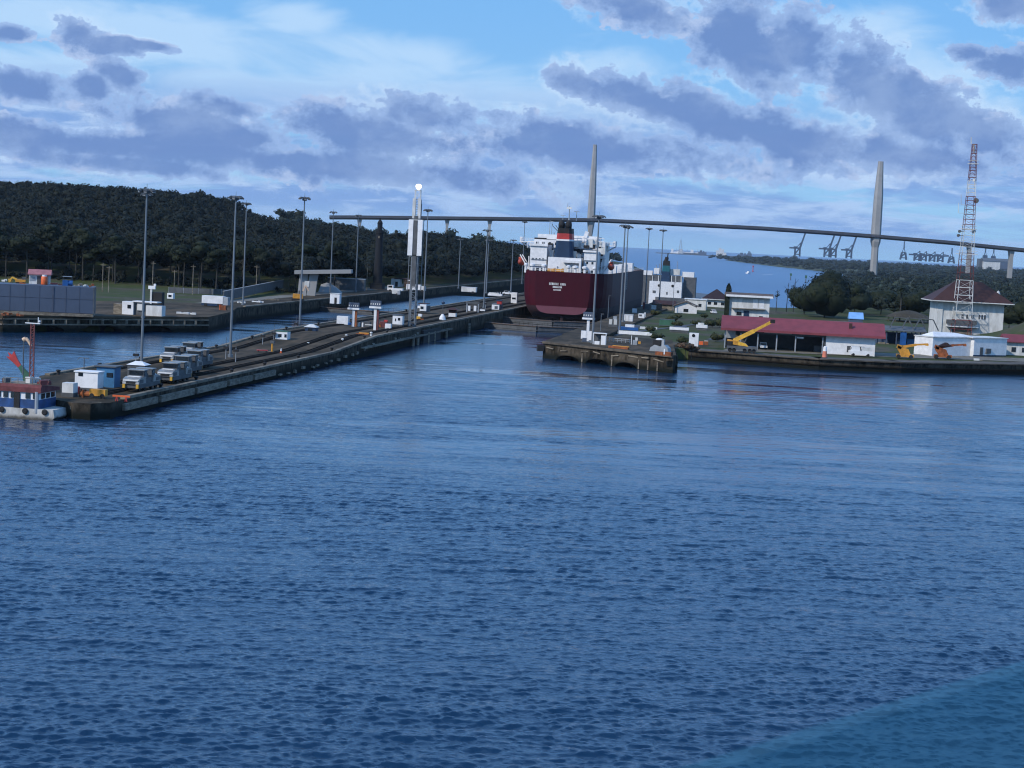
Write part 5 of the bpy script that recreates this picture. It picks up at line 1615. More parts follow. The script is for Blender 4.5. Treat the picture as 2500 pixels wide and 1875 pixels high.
# ------------------------------------------------------------------ flat beam roof on two concrete legs
pb = at(765, 722, 4.0)
S_ = mpp(pb)
cn = thing('viewing_canopy', 'long flat concrete beam roof balanced on two legs beside the left lane', 'canopy', (pb.x, pb.y, 3.9), YAW)
k = MB(); k.beam((-46 * S_, 0, 56 * S_), (92 * S_, 0, 64.5 * S_), 6.0, 9 * S_)
k.build('beam_roof', 'towerc', cn)
for (x0, x1, w) in ((-28, -25, 8), (-6, -0, 11)):
    k = MB(); k.beam((x0 * S_, 0, 0), (x1 * S_, 0, 55 * S_), w * S_, 3.0)
    k.build('leg', 'towerc', cn)
k = MB(); k.box(-22 * S_, -10 * S_, -1, 1, 22 * S_, 36 * S_).box(-20 * S_, -8 * S_, 0, 1.5, 12 * S_, 22 * S_)
k.build('control_box', 'offwhite', cn)
# grey tarpaulin mound beside it
pb = at(795, 715, 4.0)
k = MB()
w = 30 * mpp(pb); h = 26 * mpp(pb)
k.add([(-w * 0.9, -3, 0), (w, -3, 0), (w, 5, 0), (-w * 0.9, 5, 0), (-w * 0.75, 0, h * 0.8), (-w * 0.3, 1, h), (w * 0.3, 1, h * 0.75), (w * 0.8, 0.5, h * 0.35)],
      [(0, 1, 7, 6, 5, 4), (1, 2, 7), (2, 3, 4, 5, 6, 7), (3, 0, 4)])
tag(k.build('tarpaulin_heap', 'towerc', None, (pb.x, pb.y + 6, 3.7), YAW), 'grey tarpaulin covered heap right of the concrete beam roof legs', 'heap')

# ------------------------------------------------------------------ towing locomotives (mules)
def mule(label, loc, rz=0.0):
    t = thing('towing_locomotive', label, 'locomotive', loc, rz, 'towing locomotives parked on the centre wall')
    b = MB(); b.box(-1.45, 1.45, -4.6, 4.6, 0.55, 1.25); b.box(-1.2, 1.2, -1.7, 1.7, 1.25, 2.05)
    b.build('chassis', 'dgrey', t)
    for sg in (-1, 1):
        k = MB()
        pr = [(sg * 1.7, 1.25), (sg * 4.9, 1.25), (sg * 4.75, 2.05), (sg * 3.7, 2.35), (sg * 1.7, 2.35)]
        k.extr(pr, -1.4, 1.4, 'x')
        hd_ = k.build('hood', 'alum', t)
        MB().box(-1.05, 1.05, min(sg * 2.4, sg * 3.7), max(sg * 2.8, sg * 3.7), 2.36, 2.46).build('hatch', 'white', hd_)  # white top paints the sun glint on the hood
        k = MB(); k.box(-1.3, 1.3, min(sg * 1.0, sg * 2.5), max(sg * 1.0, sg * 2.5), 2.36, 3.35)
        cb_ = k.build('cab', 'dgrey', t)
        for sx_ in (-1, 1):
            MB().box(min(sx_ * 1.39, sx_ * 1.44), max(sx_ * 1.39, sx_ * 1.44), min(sg * 2.9, sg * 4.4), max(sg * 2.9, sg * 4.4), 1.35, 1.95).build('grille', 'dgrey', hd_)
        MB().box(-0.8, 0.8, min(sg * 4.78, sg * 4.93), max(sg * 4.78, sg * 4.93), 1.3, 1.65).build('grille', 'black', hd_)
        MB().box(-1.2, 1.2, min(sg * 2.44, sg * 2.56), max(sg * 2.44, sg * 2.56), 2.6, 3.2).build('window', 'glass', cb_)
        for sx_ in (-1, 1):
            MB().box(min(sx_ * 1.24, sx_ * 1.36), max(sx_ * 1.24, sx_ * 1.36), min(sg * 1.2, sg * 2.3), max(sg * 1.2, sg * 2.3), 2.6, 3.2).build('window', 'glass', cb_)
        MB().box(-1.45, 1.45, min(sg * 0.85, sg * 2.7), max(sg * 0.85, sg * 2.7), 3.35, 3.5).build('roof', 'alum', cb_)
        for sx_ in (-1.15, 1.15):
            MB().box(sx_ - 0.2, sx_ + 0.2, min(sg * 4.6, sg * 4.98), max(sg * 4.6, sg * 4.98), 0.55, 1.2).build('bumper', 'yellow', t)
        MB().box(-1.25, 1.25, min(sg * 4.86, sg * 4.98), max(sg * 4.86, sg * 4.98), 1.75, 1.95).build('glint_stripe', 'white', t)  # white strip paints a sun glint across the front
        for sx_ in (-1.0, 1.0):
            for yy in (1.6, 3.6):
                MB().tube((sx_ - 0.15, sg * yy, 0.45), (sx_ + 0.15, sg * yy, 0.45), 0.45, n=12).build('wheel', 'black', t)
    MB().tube((-0.9, 0, 2.25), (0.9, 0, 2.25), 0.55, n=12).build('winch_drum', 'dgrey', t)
    return t
p = at(318, 958, 2.3)
mu = mule('closest mule locomotive standing alone beside the floodlight mast on the centre wall', (p.x, p.y + 4.5, 2.44))
mu.scale = (0.92, 0.92, 0.9)
for (px, py, lab) in ((407, 937, 'mule locomotive at the head of the bunched row, with yellow bumpers towards the lake'),
                      (437, 917, 'mule locomotive in the middle of the bunched row on the centre wall'),
                      (466, 902, 'mule locomotive at the back of the bunched row on the centre wall')):
    p = at(px, py, 2.3)
    dup(mu, lab, (p.x, p.y + 3.5, 2.44))
for (px, py, lab) in ((408, 893, 'mule locomotive on the far track, behind the head of the bunched row'),
                      (452, 880, 'rusty looking mule locomotive on the far track behind the back of the bunched row')):
    p = at(px, py, 2.3)
    dup(mu, lab, (p.x, p.y + 4, 2.44))
# red barrier in front of the closest mule
p = at(296, 980, 2.3)
bar = thing('barrier', 'low red and white barrier in front of the closest mule locomotive', 'barrier', (p.x, p.y, 2.3))
for dx in (-0.7, 0.7):
    k = MB(); k.beam((dx - 0.15, 0, 0), (dx, 0, 0.8), 0.1); k.beam((dx + 0.15, 0, 0), (dx, 0, 0.8), 0.1)
    k.build('leg', 'redpaint', bar)
MB().beam((-1.3, 0, 0.75), (1.3, 0, 0.75), 0.12, 0.25).build('board', 'orange', bar)

# ------------------------------------------------------------------ sheds, cabins and machines on the walls
def cabin(name, label, px, py, z, w, d, h, m='white', base=None, roof=None, rz=0.0, wins=((0, 0.35, 0.5),), over=0.15, group=None, cat='cabin', flat=True, door=None):
    """small hut: body, plinth, roof, windows given as (centre, half width, height fraction)"""
    p = at(px, py, z)
    t = thing(name, label, cat, (p.x, p.y, z), rz, group)
    hb = 0.0
    if base:
        hb = h * base[1]
        MB().box(-w / 2 - 0.04, w / 2 + 0.04, -d / 2 - 0.04, d / 2 + 0.04, 0, hb).build('plinth', base[0], t)
    body = MB().box(-w / 2, w / 2, -d / 2, d / 2, hb, h).build('body', m, t)
    if roof:
        k = MB()
        if flat:
            k.box(-w / 2 - over, w / 2 + over, -d / 2 - over, d / 2 + over, h, h + 0.18)
        else:
            k.add([(-w / 2 - over, -d / 2 - over, h), (w / 2 + over, -d / 2 - over, h), (w / 2 + over, d / 2 + over, h), (-w / 2 - over, d / 2 + over, h), (-w * 0.2, 0, h + h * 0.3), (w * 0.2, 0, h + h * 0.3)],
                  [(0, 1, 5, 4), (1, 2, 5), (2, 3, 4, 5), (3, 0, 4), (3, 2, 1, 0)])
        k.build('roof', roof, t)
    for (cx, hw_, fr_) in wins:
        zc = hb + (h - hb) * fr_
        MB().box(cx - hw_, cx + hw_, -d / 2 - 0.07, -d / 2 + 0.1, zc - 0.35, zc + 0.35).build('window', 'glass', t)
    if door:
        MB().box(door[0] - 0.4, door[0] + 0.4, -d / 2 - 0.06, -d / 2 + 0.1, hb, hb + 2.0).build('door', door[1], t)
    return t
cabin('kiosk', 'tall faded blue kiosk on the near end of the centre wall', 264, 944, 2.3, 2.9, 2.4, 3.1, 'blue2', None, 'dgrey', wins=((0.7, 0.5, 0.62),), over=0.3)
cabin('equipment_cabinet', 'white equipment cabinet left of the blue kiosk with a rusty bracket', 217, 952, 2.3, 3.6, 2.2, 2.7, 'white', ('dgrey', 0.15), 'white', wins=((-0.9, 0.35, 0.9),), cat='cabinet')
cabin('equipment_cabinet', 'smaller white cabinet beside the stern of the work boat', 170, 968, 2.3, 1.7, 1.6, 2.0, 'offwhite', ('dgrey', 0.3), None, wins=(), cat='cabinet')
p = at(240, 972, 2.3)
gen = thing('generator', 'yellow and rust coloured machine with pipes below the white equipment cabinet', 'machine', (p.x, p.y, 2.3))
MB().box(-1.2, 1.2, -0.5, 0.5, 0.35, 1.3).build('housing', 'ochre', gen)
k = MB(); k.tube((-2.6, 0, 0.5), (-1.2, 0, 0.5), 0.4, n=10); k.tube((-2.2, -0.4, 0), (-2.2, -0.4, 1.1), 0.14); k.tube((-2.9, 0.2, 0), (-2.9, 0.2, 0.9), 0.14)
k.build('pipework', 'rust', gen)
for sx_ in (-0.8, 0.8):
    MB().tube((sx_, -0.55, 0.35), (sx_, -0.35, 0.35), 0.35, n=12).build('wheel', 'tyre', gen)
p = at(188, 962, 2.3)
tag(MB().lathe([(0.4, 0), (0.45, 0.1), (0.45, 1.0), (0.4, 1.1)], 12).build('drum', 'redpaint', None, (p.x, p.y, 2.3)), 'red drum between the two white cabinets', 'drum')
p = at(204, 935, 2.3)
tp = thing('antenna_post', 'thin grey T shaped antenna post behind the white equipment cabinet', 'post', (p.x, p.y, 2.3))
k = MB(); k.tube((0, 0, 0), (0, 0, 3.9), 0.07); k.beam((-0.8, 0, 3.9), (0.8, 0, 3.9), 0.12); k.beam((-0.8, 0, 3.9), (-1.1, 0, 3.6), 0.08)
k.build('post', 'dgrey', tp)
p = at(336, 940, 2.3)
cabin('control_cabin', 'dark low cabin with a white domed roof at the foot of the closest floodlight mast', 338, 918, 2.3, 3.0, 2.4, 1.9, 'dgrey', None, 'white', wins=((0.5, 0.6, 0.6),), flat=False)
cabin('control_cabin', 'white cabin with a square dark window on a navy plinth beside the rail tracks', 690, 838, 2.3, 2.7, 2.4, 2.6, 'white', ('navy', 0.36), 'green', wins=((-0.35, 0.38, 0.5), (0.95, 0.25, 0.5)), over=0.05)
cabin('control_cabin', 'navy cabin with a sloping grey roof beside the third floodlight mast', 760, 821, 2.6, 2.6, 2.4, 2.2, 'navy', None, 'offwhite', wins=((0, 0.5, 0.7),), flat=False, over=0.3)
cabin('control_cabin', 'white cabin with black markings between the white signal column and the range tower', 972, 797, 3.9, 2.6, 2.2, 2.9, 'white', ('dgrey', 0.2), 'dgrey', wins=((-0.5, 0.12, 0.5), (0.4, 0.3, 0.6)))
cabin('switch_cabinet', 'white switch cabinet beside the brown and white signal column', 837, 800, 3.0, 3.0, 1.6, 3.0, 'white', ('navy', 0.28), None, wins=(), cat='cabinet')
cabin('switch_cabinet', 'low white cabinet left of the white cabin with black markings', 948, 803, 3.8, 1.5, 1.2, 1.3, 'white', None, None, wins=(), cat='cabinet')
cabin('hut', 'small hut with a red roof and white base far along the centre wall', 1105, 774, 3.9, 2.0, 2.0, 2.2, 'maroonroof', ('white', 0.55), 'maroonroof', wins=(), flat=False, over=0.9, cat='hut')
cabin('hut', 'white open fronted hut frame on the far left bank, beside the tanker hull', 1255, 740, 3.9, 2.2, 2.0, 4.0, 'white', None, None, wins=((0, 0.7, 0.45),), cat='hut')
p = at(853, 800, 3.2)
tag(MB().lathe([(0.45, 0), (0.48, 0.1), (0.48, 1.4), (0.4, 1.5)], 12).build('barrel', 'blue', None, (p.x, p.y, 3.0)), 'blue barrel in front of the white switch cabinet', 'barrel')
# signal posts: thin post, dark box, spike
SP = thing('signal_post', 'post', 'signal', (0, 0, 0), 0, 'thin signal posts along the centre wall')
MB().tube((0, 0, 0), (0, 0, 2.7), 0.08, 0.07, 6).build('post', 'grey', SP)
MB().cbox((0, 0, 2.2), (0.9, 0.6, 0.45)).build('signal_box', 'black', SP)
MB().tube((0, 0, 2.4), (0, 0, 4.3), 0.05, 0.03, 5).build('aerial', 'dgrey', SP)
for i, (px, py, z, lab) in enumerate(((331, 897, 2.3, 'thin signal post with a black box above the dark low cabin'), (551, 876, 2.3, 'thin signal post with a black box just left of the second floodlight mast'),
                                      (575, 884, 2.3, 'thin signal post with a black box just right of the second floodlight mast'), (641, 845, 2.3, 'thin signal post with a black box standing left of the white cabin'),
                                      (722, 812, 2.3, 'thin signal post with a black box just left of the third floodlight mast'), (668, 838, 2.3, 'thin signal post with its box over the left edge of the white cabin'), (1185, 757, 3.9, 'thin signal post beside the close pair of masts'))):
    p = at(px, py, z)
    if i == 0:
        SP.location = (p.x, p.y, z); SP['label'] = lab
    else:
        dup(SP, lab, (p.x, p.y, z))
p = at(1080, 781, 3.9)
bs = thing('ball_signal', 'post with a dark disc signal on a white cone base far along the centre wall', 'signal', (p.x, p.y, 3.9))
MB().lathe([(1.0, 0), (0.8, 0.9), (0.25, 1.7)], 12).build('base', 'white', bs)
MB().tube((0, 0, 1.6), (0, 0, 4.6), 0.12, 0.08).build('post', 'dgrey', bs)
MB().ball((0, 0, 4.9), 0.55, 10, 0, (1, 0.5, 0.8)).build('disc', 'navy', bs)
# white signal columns with a box head
def column(px, py, z, pyt, label, acc):
    p = at(px, py, z)
    h_ = (py - pyt) * mpp(p)
    t = thing('signal_column', label, 'signal', (p.x, p.y, z), 0, 'white signal columns with box heads')
    MB().box(-0.32, 0.32, -0.32, 0.32, 0, h_ * 0.74).build('column', 'white', t)
    if acc:
        MB().box(0.33, 0.85, -0.2, 0.4, 0, h_ * 0.7).build('ladder_case', acc, t)
    hd_ = MB().box(-1.5, 1.5, -0.7, 0.7, h_ * 0.74, h_ * 0.8).build('platform', 'white', t)
    MB().cbox((0, 0, h_ * 0.9), (2.6, 0.9, h_ * 0.17)).build('signal_box', 'steelblue', t)
    k = MB()
    for i in range(5):
        k.cbox((-1.1 + 0.55 * i, -0.5, h_ * 0.88), (0.22, 0.12, h_ * 0.05))
    k.build('lamp_shade', 'offwhite', t)
    MB().box(-1.1, 1.1, -0.8, 0.8, 0, 0.12).build('foot', 'offwhite', t)
    return t
column(862, 806, 3.0, 738, 'white signal column beside the white switch cabinet, with a brown ladder case', 'rust')
column(915, 808, 3.7, 733, 'white signal column with a dark red ladder case left of the range tower', 'oxide')
column(1434, 834, 4.0, 761, 'white signal column at the foot of the tall mast in front of the tanker', None)
# small clutter along the walls (each its own thing)
def clutter(name, label, px, py, z, parts, cat, rz=0.0, group=None):
    p = at(px, py, z)
    t = thing(name, label, cat, (p.x, p.y, z), rz, group)
    for (pn, m_, c_, s_) in parts:
        MB().cbox((c_[0], c_[1], c_[2] + s_[2] / 2), s_).build(pn, m_, t)
    return t
clutter('machinery', 'dark machinery frame with white pipes between the two white signal columns', 892, 803, 3.4, [('frame', 'dgrey', (0, 0, 0), (2.4, 1.2, 1.8)), ('pipe', 'white', (-0.6, -0.7, 0.2), (0.4, 0.2, 1.4)), ('arm', 'offwhite', (0.9, -0.6, 1.0), (1.8, 0.2, 0.25)), ('cover', 'offwhite', (-1.4, 0, 0), (0.9, 0.9, 1.5))], 'machine')
clutter('machinery', 'dark red machinery right of the second white signal column', 937, 801, 3.7, [('housing', 'oxide', (0, 0, 0), (1.9, 1.3, 1.7)), ('box', 'rust', (-0.9, -0.5, 0), (0.6, 0.6, 1.1)), ('lid', 'redpaint', (0.5, 0, 1.7), (0.9, 0.8, 0.4))], 'machine')
clutter('mule_head', 'white and black locomotive front on the far track right of the range tower', 1031, 765, 3.9, [('body', 'dgrey', (0, 2, 0.4), (2.8, 6, 1.9)), ('cab', 'white', (0.5, -1.4, 0.8), (2.0, 0.8, 2.0)), ('window', 'glass', (0.2, -1.85, 1.4), (0.9, 0.1, 0.8)), ('lamp', 'white', (-0.9, -1.2, 1.6), (0.7, 0.6, 0.7)), ('roof', 'maroonroof', (0.2, 1, 2.9), (3.0, 3, 0.2))], 'locomotive')
clutter('pallet_stack', 'yellow and white bundle at the foot of the range tower', 1021, 780, 3.9, [('bundle', 'yellow', (0, 0, 0), (1.3, 1, 0.9)), ('wrap', 'white', (0.5, 0, 0.9), (1.0, 0.9, 0.7)), ('board', 'rust', (0.9, -0.4, 0), (1.6, 0.4, 0.3))], 'pallet')
clutter('frame_crane', 'low grey crane frame with white drums left of the close pair of masts', 1153, 763, 3.9, [('beam', 'dgrey', (0, 0, 2.8), (4.4, 0.6, 0.6)), ('leg', 'grey', (-1.8, 0, 0), (0.3, 0.5, 2.8)), ('leg', 'grey', (1.9, 0, 0), (0.3, 0.5, 3.4)), ('drum', 'white', (-1.0, -0.2, 0.5), (0.7, 0.6, 1.6)), ('drum', 'white', (0.9, -0.2, 0.5), (0.8, 0.6, 1.7))], 'machine')
clutter('winch', 'small white winch on the centre wall right of the close pair of masts', 1178, 760, 3.9, [('drum', 'white', (0, 0, 0.1), (1.6, 0.6, 0.5)), ('frame', 'dgrey', (0, 0.4, 0), (2.0, 0.5, 0.9))], 'winch')
clutter('locomotive_front', 'white and red locomotive front near the tanker hull on the centre wall', 1211, 757, 3.9, [('body', 'dgrey', (0, 2, 0.3), (2.8, 6, 1.8)), ('face', 'white', (0, -1.2, 0.2), (2.5, 0.4, 1.6)), ('grille', 'dgrey', (0.2, -1.45, 0.5), (1.0, 0.12, 0.9)), ('cab', 'redpaint', (1.0, 0.5, 2.0), (1.6, 1.8, 1.1)), ('roof', 'navy', (0.8, 0.5, 3.1), (1.9, 2.2, 0.3))], 'locomotive')
for i, (px, py, z, lab) in enumerate(((752, 846, 2.3, 'small white bollard lamp beside the curb, closest of the four along the right edge'), (836, 836, 3.0, 'small pale bollard lamp on the ramp of the right edge'), (845, 826, 3.2, 'white domed bollard lamp at the top of the ramp'), (906, 820, 3.9, 'small white bollard lamp beyond the ramp of the right edge'))):
    p = at(px, py, z)
    t = thing('bollard', lab, 'bollard', (p.x, p.y, z), 0, 'small bollards along the centre wall')
    MB().lathe([(0.28, 0), (0.2, 0.15), (0.2, 0.55), (0.36, 0.65), (0.3, 0.85), (0.1, 0.95)], 10).build('body', 'offwhite', t)
p = at(664, 860, 2.3)
wp = thing('water_post', 'rusty yellow post with a cap standing on the track left of the white cabin', 'post', (p.x, p.y, 2.3))
MB().tube((0, 0, 0), (0, 0, 1.9), 0.22, 0.2, 8).build('post', 'ochre', wp)
MB().cbox((0, 0, 2.1), (0.9, 0.6, 0.5)).build('cap', 'dgrey', wp)
MB().box(-0.7, 0.7, -0.4, 0.4, 0, 0.12).build('foot', 'timber', wp)
p = at(686, 862, 2.3)
cn_ = thing('traffic_cone', 'orange and white traffic cone on the track below the white cabin', 'cone', (p.x, p.y, 2.3))
MB().lathe([(0.3, 0), (0.3, 0.05), (0.2, 0.08), (0.16, 0.45)], 10).build('cone', 'orange', cn_)
MB().lathe([(0.165, 0.45), (0.08, 0.95)], 10).build('top', 'white', cn_)
for i, (px, py, lab) in enumerate(((750, 836, 'low red trolley lying beside the navy cabin'), (640, 860, 'low red trolley lying at the left lane edge'))):
    p = at(px, py, 2.3)
    tr = thing('trolley', lab, 'trolley', (p.x, p.y, 2.4), 0.4)
    MB().box(-1.1, 1.1, -0.4, 0.4, 0.25, 0.4).build('bed', 'redpaint', tr)
    for sx_ in (-0.8, 0.8):
        MB().tube((sx_, -0.45, 0.15), (sx_, 0.45, 0.15), 0.15).build('wheel', 'tyre', tr)
clutter('timber_stack', 'orange brown timber stack on the grass of the centre wall near the switch cabinet', 885, 818, 3.8, [('plank', 'rust', (0, 0, 0), (3.0, 0.7, 0.35)), ('plank', 'ochre', (0.3, 0.3, 0.35), (2.4, 0.5, 0.25))], 'timber')

# ================================================================== LEFT BANK
# grey steel caisson hull
x1 = at(229, 771, 4.0)
yc = 396.0
A = aty(-60, 770, yc + 4); B = aty(226, 773, yc)
zt = aty(120, 696, yc).z
cs = thing('caisson_hull', 'long grey blue steel caisson hull resting on the left pier, deck full of gear', 'barge', (B.x, yc, 4.0))
Lc = (B - A).length
ang = R(20)
cs.rotation_euler = (0, 0, ang)
Hc = zt - 4.0
MB().box(-Lc, 0, 0, 9, 0.75, Hc).build('shell', 'steelblue', cs)
MB().box(-Lc, 0.1, -0.15, 9.1, 0, 0.72).build('keel_beam', 'timber', cs)
MB().box(0, 0.25, -0.1, 9.05, 0.75, Hc).build('end_frame', 'dgrey', cs)
k = MB()
for x_ in (-3.2, -6.4, -9.4, -12.6, -16, -19.5, -23):
    k.box(x_ - 0.06, x_ + 0.06, -0.06, 0.0, 0.8, Hc - 0.1)
k.box(-9.55, -9.25, -0.12, 0, 0.8, Hc - 0.1); k.box(-Lc, 0, -0.07, 0, Hc * 0.58, Hc * 0.58 + 0.12); k.box(-Lc, 0, -0.10, 0, 0.8, 0.95)
k.build('seam', mat('steel_seam', (0.05, 0.062, 0.09), 0.7), cs)
def oncs(px, py, yo=3.0):          # local coordinates of a point above the hull
    q = aty(px, py, yc + yo)
    return cs.matrix_world.inverted() @ q
bpy.context.view_layer.update()
CSM = cs.matrix_world.copy()
def cpos(px, py, yo=3.0):
    q = aty(px, py, yc + yo)
    return Vector((q.x, q.y, 4.0 + Hc))
s_ = mpp(B)
q = cpos(97, 697)
hh = thing('deck_house', 'small white deck hut with a faded pink red roof on the grey caisson hull', 'hut', q, ang)
MB().box(-25 * s_, 24 * s_, -1.2, 1.8, 0, 24 * s_).build('body', 'offwhite', hh)
MB().extr([(-2.0, 23 * s_), (2.6, 23 * s_), (2.6, 24 * s_), (0.3, 36 * s_), (-2.0, 25 * s_)], -28 * s_, 28 * s_, 'x').build('roof', mat('faded_red_roof', (0.30, 0.125, 0.13), 0.8, var=0.3), hh)
MB().box(-6 * s_, 18 * s_, -1.3, -1.1, 0, 20 * s_).build('opening', 'dgrey', hh)
MB().box(-24 * s_, -10 * s_, -1.28, -1.1, 8 * s_, 18 * s_).build('shutter', 'grey', hh)
q = cpos(108, 697, 1.2)
ot = thing('tank', 'orange cylindrical tank with a white lid in front of the deck hut', 'tank', q)
MB().lathe([(7.5 * s_, 0), (8 * s_, 1 * s_), (8 * s_, 19 * s_), (7 * s_, 20 * s_)], 18).build('tank_body', 'orange', ot, smooth=True)
MB().lathe([(5.5 * s_, 20 * s_), (5.5 * s_, 24 * s_)], 14).build('lid', 'white', ot)
q = cpos(165, 697, 2.0)
bc = thing('compressor', 'blue compressor set under a small flat awning on the grey caisson hull', 'machine', q, ang)
MB().box(-12 * s_, 1 * s_, -0.7, 0.7, 0, 14 * s_).build('housing', 'blue', bc)
MB().tube((0, 0, 7 * s_), (12 * s_, 0, 7 * s_), 6.5 * s_, n=14).build('cylinder', 'blue', bc)
MB().box(-12 * s_, 10 * s_, -0.9, 0.9, 22 * s_, 23.2 * s_).build('awning', 'grey', bc)
k = MB()
for sx_ in (-11, 9):
    k.tube((sx_ * s_, 0, 0), (sx_ * s_, 0, 22 * s_), 0.06)
k.build('awning_post', 'dgrey', bc)
q = cpos(52, 694, 1.5)
ym = thing('digger', 'yellow and black digger working on the left part of the grey caisson hull', 'digger', q, ang)
MB().box(-14 * s_, 10 * s_, -0.8, 0.8, 3 * s_, 9 * s_).build('body', 'ochre', ym)
MB().box(-12 * s_, 8 * s_, -0.9, 0.9, 0, 3 * s_).build('track', 'tyre', ym)
MB().box(2 * s_, 10 * s_, -0.6, 0.6, 9 * s_, 15 * s_).build('cab', 'dgrey', ym)
k = MB(); k.beam((-10 * s_, 0, 8 * s_), (-22 * s_, 0, 14 * s_), 0.4); k.beam((-22 * s_, 0, 14 * s_), (-30 * s_, 0, 3 * s_), 0.35)
k.build('arm', 'yellow', ym)
q = cpos(66, 705, -0.2)
br_ = thing('gangway', 'brown folded gangway hanging over the side of the grey caisson hull', 'gangway', (q.x, q.y - 0.6, q.z), ang)
k = MB(); k.beam((-15 * s_, 0.4, 2 * s_), (19 * s_, -0.4, -6 * s_), 1.0, 0.3); k.beam((14 * s_, -0.4, -6 * s_), (-8 * s_, -0.4, -24 * s_), 0.3, 1.0)
k.build('ramp', 'rust', br_)
for i, (px, m_, w, h_, lab) in enumerate(((8, 'offwhite', 1.2, 0.7, 'pale crate at the far left on the caisson hull'), (25, 'yellow', 0.9, 0.9, 'yellow drum rack left of the digger'), (137, 'oxide', 2.2, 0.5, 'dark red pipe stack between the deck hut and the blue compressor'),
                                         (192, 'timber', 1.4, 0.7, 'brown timber heap right of the blue compressor'), (212, 'offwhite', 1.2, 0.5, 'pale sack pile near the right end of the caisson hull'), (224, 'rust', 0.8, 0.8, 'rusty bollard frame at the right end of the caisson hull'))):
    q = cpos(px, 697, 2.0)
    t = thing('deck_cargo', lab, 'cargo', q, ang + random.uniform(-.2, .2), 'loose gear on the caisson hull')
    for j in range(3):
        MB().cbox((random.uniform(-w / 2, w / 2), random.uniform(-.3, .3), h_ * (0.3 + 0.25 * j)), (w * random.uniform(0.4, 0.8), 0.7, h_ * random.uniform(0.4, 0.6)), random.uniform(-.4, .4)).build('piece', m_, t)
gb_ = cabin('gate_booth', 'white booth with a dark window in front of the grey caisson hull', 107, 778, 4.0, 2.0, 1.6, 2.0, 'white', ('navy', 0.12), None, wins=((0.15, 0.45, 0.45),), cat='booth')
q = aty(107, 767, yc - 2.2)
gb_.location = (q.x, q.y, 4.0)
p = at(30, 772, 4.0)
cone_pile = thing('chain_heap', 'orange chain heap at the left edge in front of the caisson hull', 'heap', (p.x, p.y, 4.0))
for i in range(9):
    MB().cbox((random.uniform(-2.2, 2.4), random.uniform(-0.6, 0.6), random.uniform(0.2, 0.7)), (random.uniform(0.4, 0.9), 0.6, random.uniform(0.3, 0.6)), random.uniform(0, 2)).build('chain_link', 'rust', cone_pile)
# white locomotive shed / machine at the left lock entrance
clutter('loading_locomotive', 'low white machine house with round openings at the entrance of the left lane', 345, 769, 4.0,
        [('body', 'white', (-3.2, 0, 0), (3.0, 2.6, 3.3)), ('side_body', 'offwhite', (3.8, 0, 0), (4.2, 2.6, 2.6)), ('middle', 'dgrey', (0.2, 0.3, 0), (4.0, 2.0, 2.9)), ('roof', 'white', (1.4, 0, 3.3), (6.6, 3.0, 0.25)), ('hatch', 'glass', (-2.8, -1.35, 1.6), (0.9, 0.1, 0.9)), ('drum', 'offwhite', (0.1, -0.9, 1.2), (1.8, 0.3, 1.7)), ('end_ramp', 'timber', (-6.0, 0, 0), (2.2, 2.0, 2.6))], 'machine house')
clutter('crane_cab', 'black crane cab with a white beacon bracket behind the white machine house', 385, 752, 4.0, [('cab', 'black', (0, 0, 0), (3.0, 2, 4.4)), ('post', 'offwhite', (-1.6, -1.1, 0), (0.5, 0.4, 5.2)), ('bracket', 'white', (-1.4, -1.1, 5.2), (2.0, 0.6, 0.9)), ('lamp', 'white', (-0.6, -1.1, 6.1), (0.6, 0.4, 0.6))], 'crane')
cabin('booth', 'white lane booth on the lawn right of the black crane cab', 417, 729, 4.3, 1.9, 1.6, 1.7, 'white', None, None, wins=((0, 0.5, 0.5),), cat='booth')
clutter('box_trailer', 'long white box trailer with a dark skirt parked on the left bank lawn', 521, 748, 4.0, [('box', 'white', (0, 0, 0.9), (6.4, 2.4, 2.2)), ('skirt', 'navy', (-0.6, 0, 0.2), (5.4, 2.2, 0.7)), ('cab', 'grey', (4.0, 0, 0.6), (1.4, 2.2, 2.3)), ('wheel', 'tyre', (-2.0, -1.1, 0), (0.8, 0.3, 0.8)), ('wheel', 'tyre', (2.0, -1.1, 0), (0.8, 0.3, 0.8))], 'trailer')
clutter('spool', 'orange cable spool at the right end of the white box trailer', 545, 757, 4.0, [('spool', 'rust', (0, 0, 0), (1.8, 1.2, 1.3)), ('flange', 'orange', (-0.8, 0, 0), (0.2, 1.4, 1.5))], 'spool')
for i, (px, py, w, m_, lab) in enumerate(((455, 767, 5.2, 'offwhite', 'pale rubble strip beside the white machine house'), (590, 740, 2.4, 'offwhite', 'white debris on the quay edge beyond the spool'), (628, 738, 3.6, 'white', 'white sheet stack on the left quay'), (665, 733, 4.6, 'timber', 'long pale pipe bundle on the left quay'))):
    p = at(px, py, 4.0)
    t = thing('material_stack', lab, 'stack', (p.x, p.y, 3.95), 0.1, 'material stacked along the left quay')
    for j in range(5):
        MB().cbox((-w / 2 + w * (j + 0.5) / 5, random.uniform(-.4, .4), 0.25), (w / 5 * random.uniform(0.8, 1.4), random.uniform(0.5, 1.2), random.uniform(0.25, 0.7)), random.uniform(-.3, .3)).build('piece', m_, t)
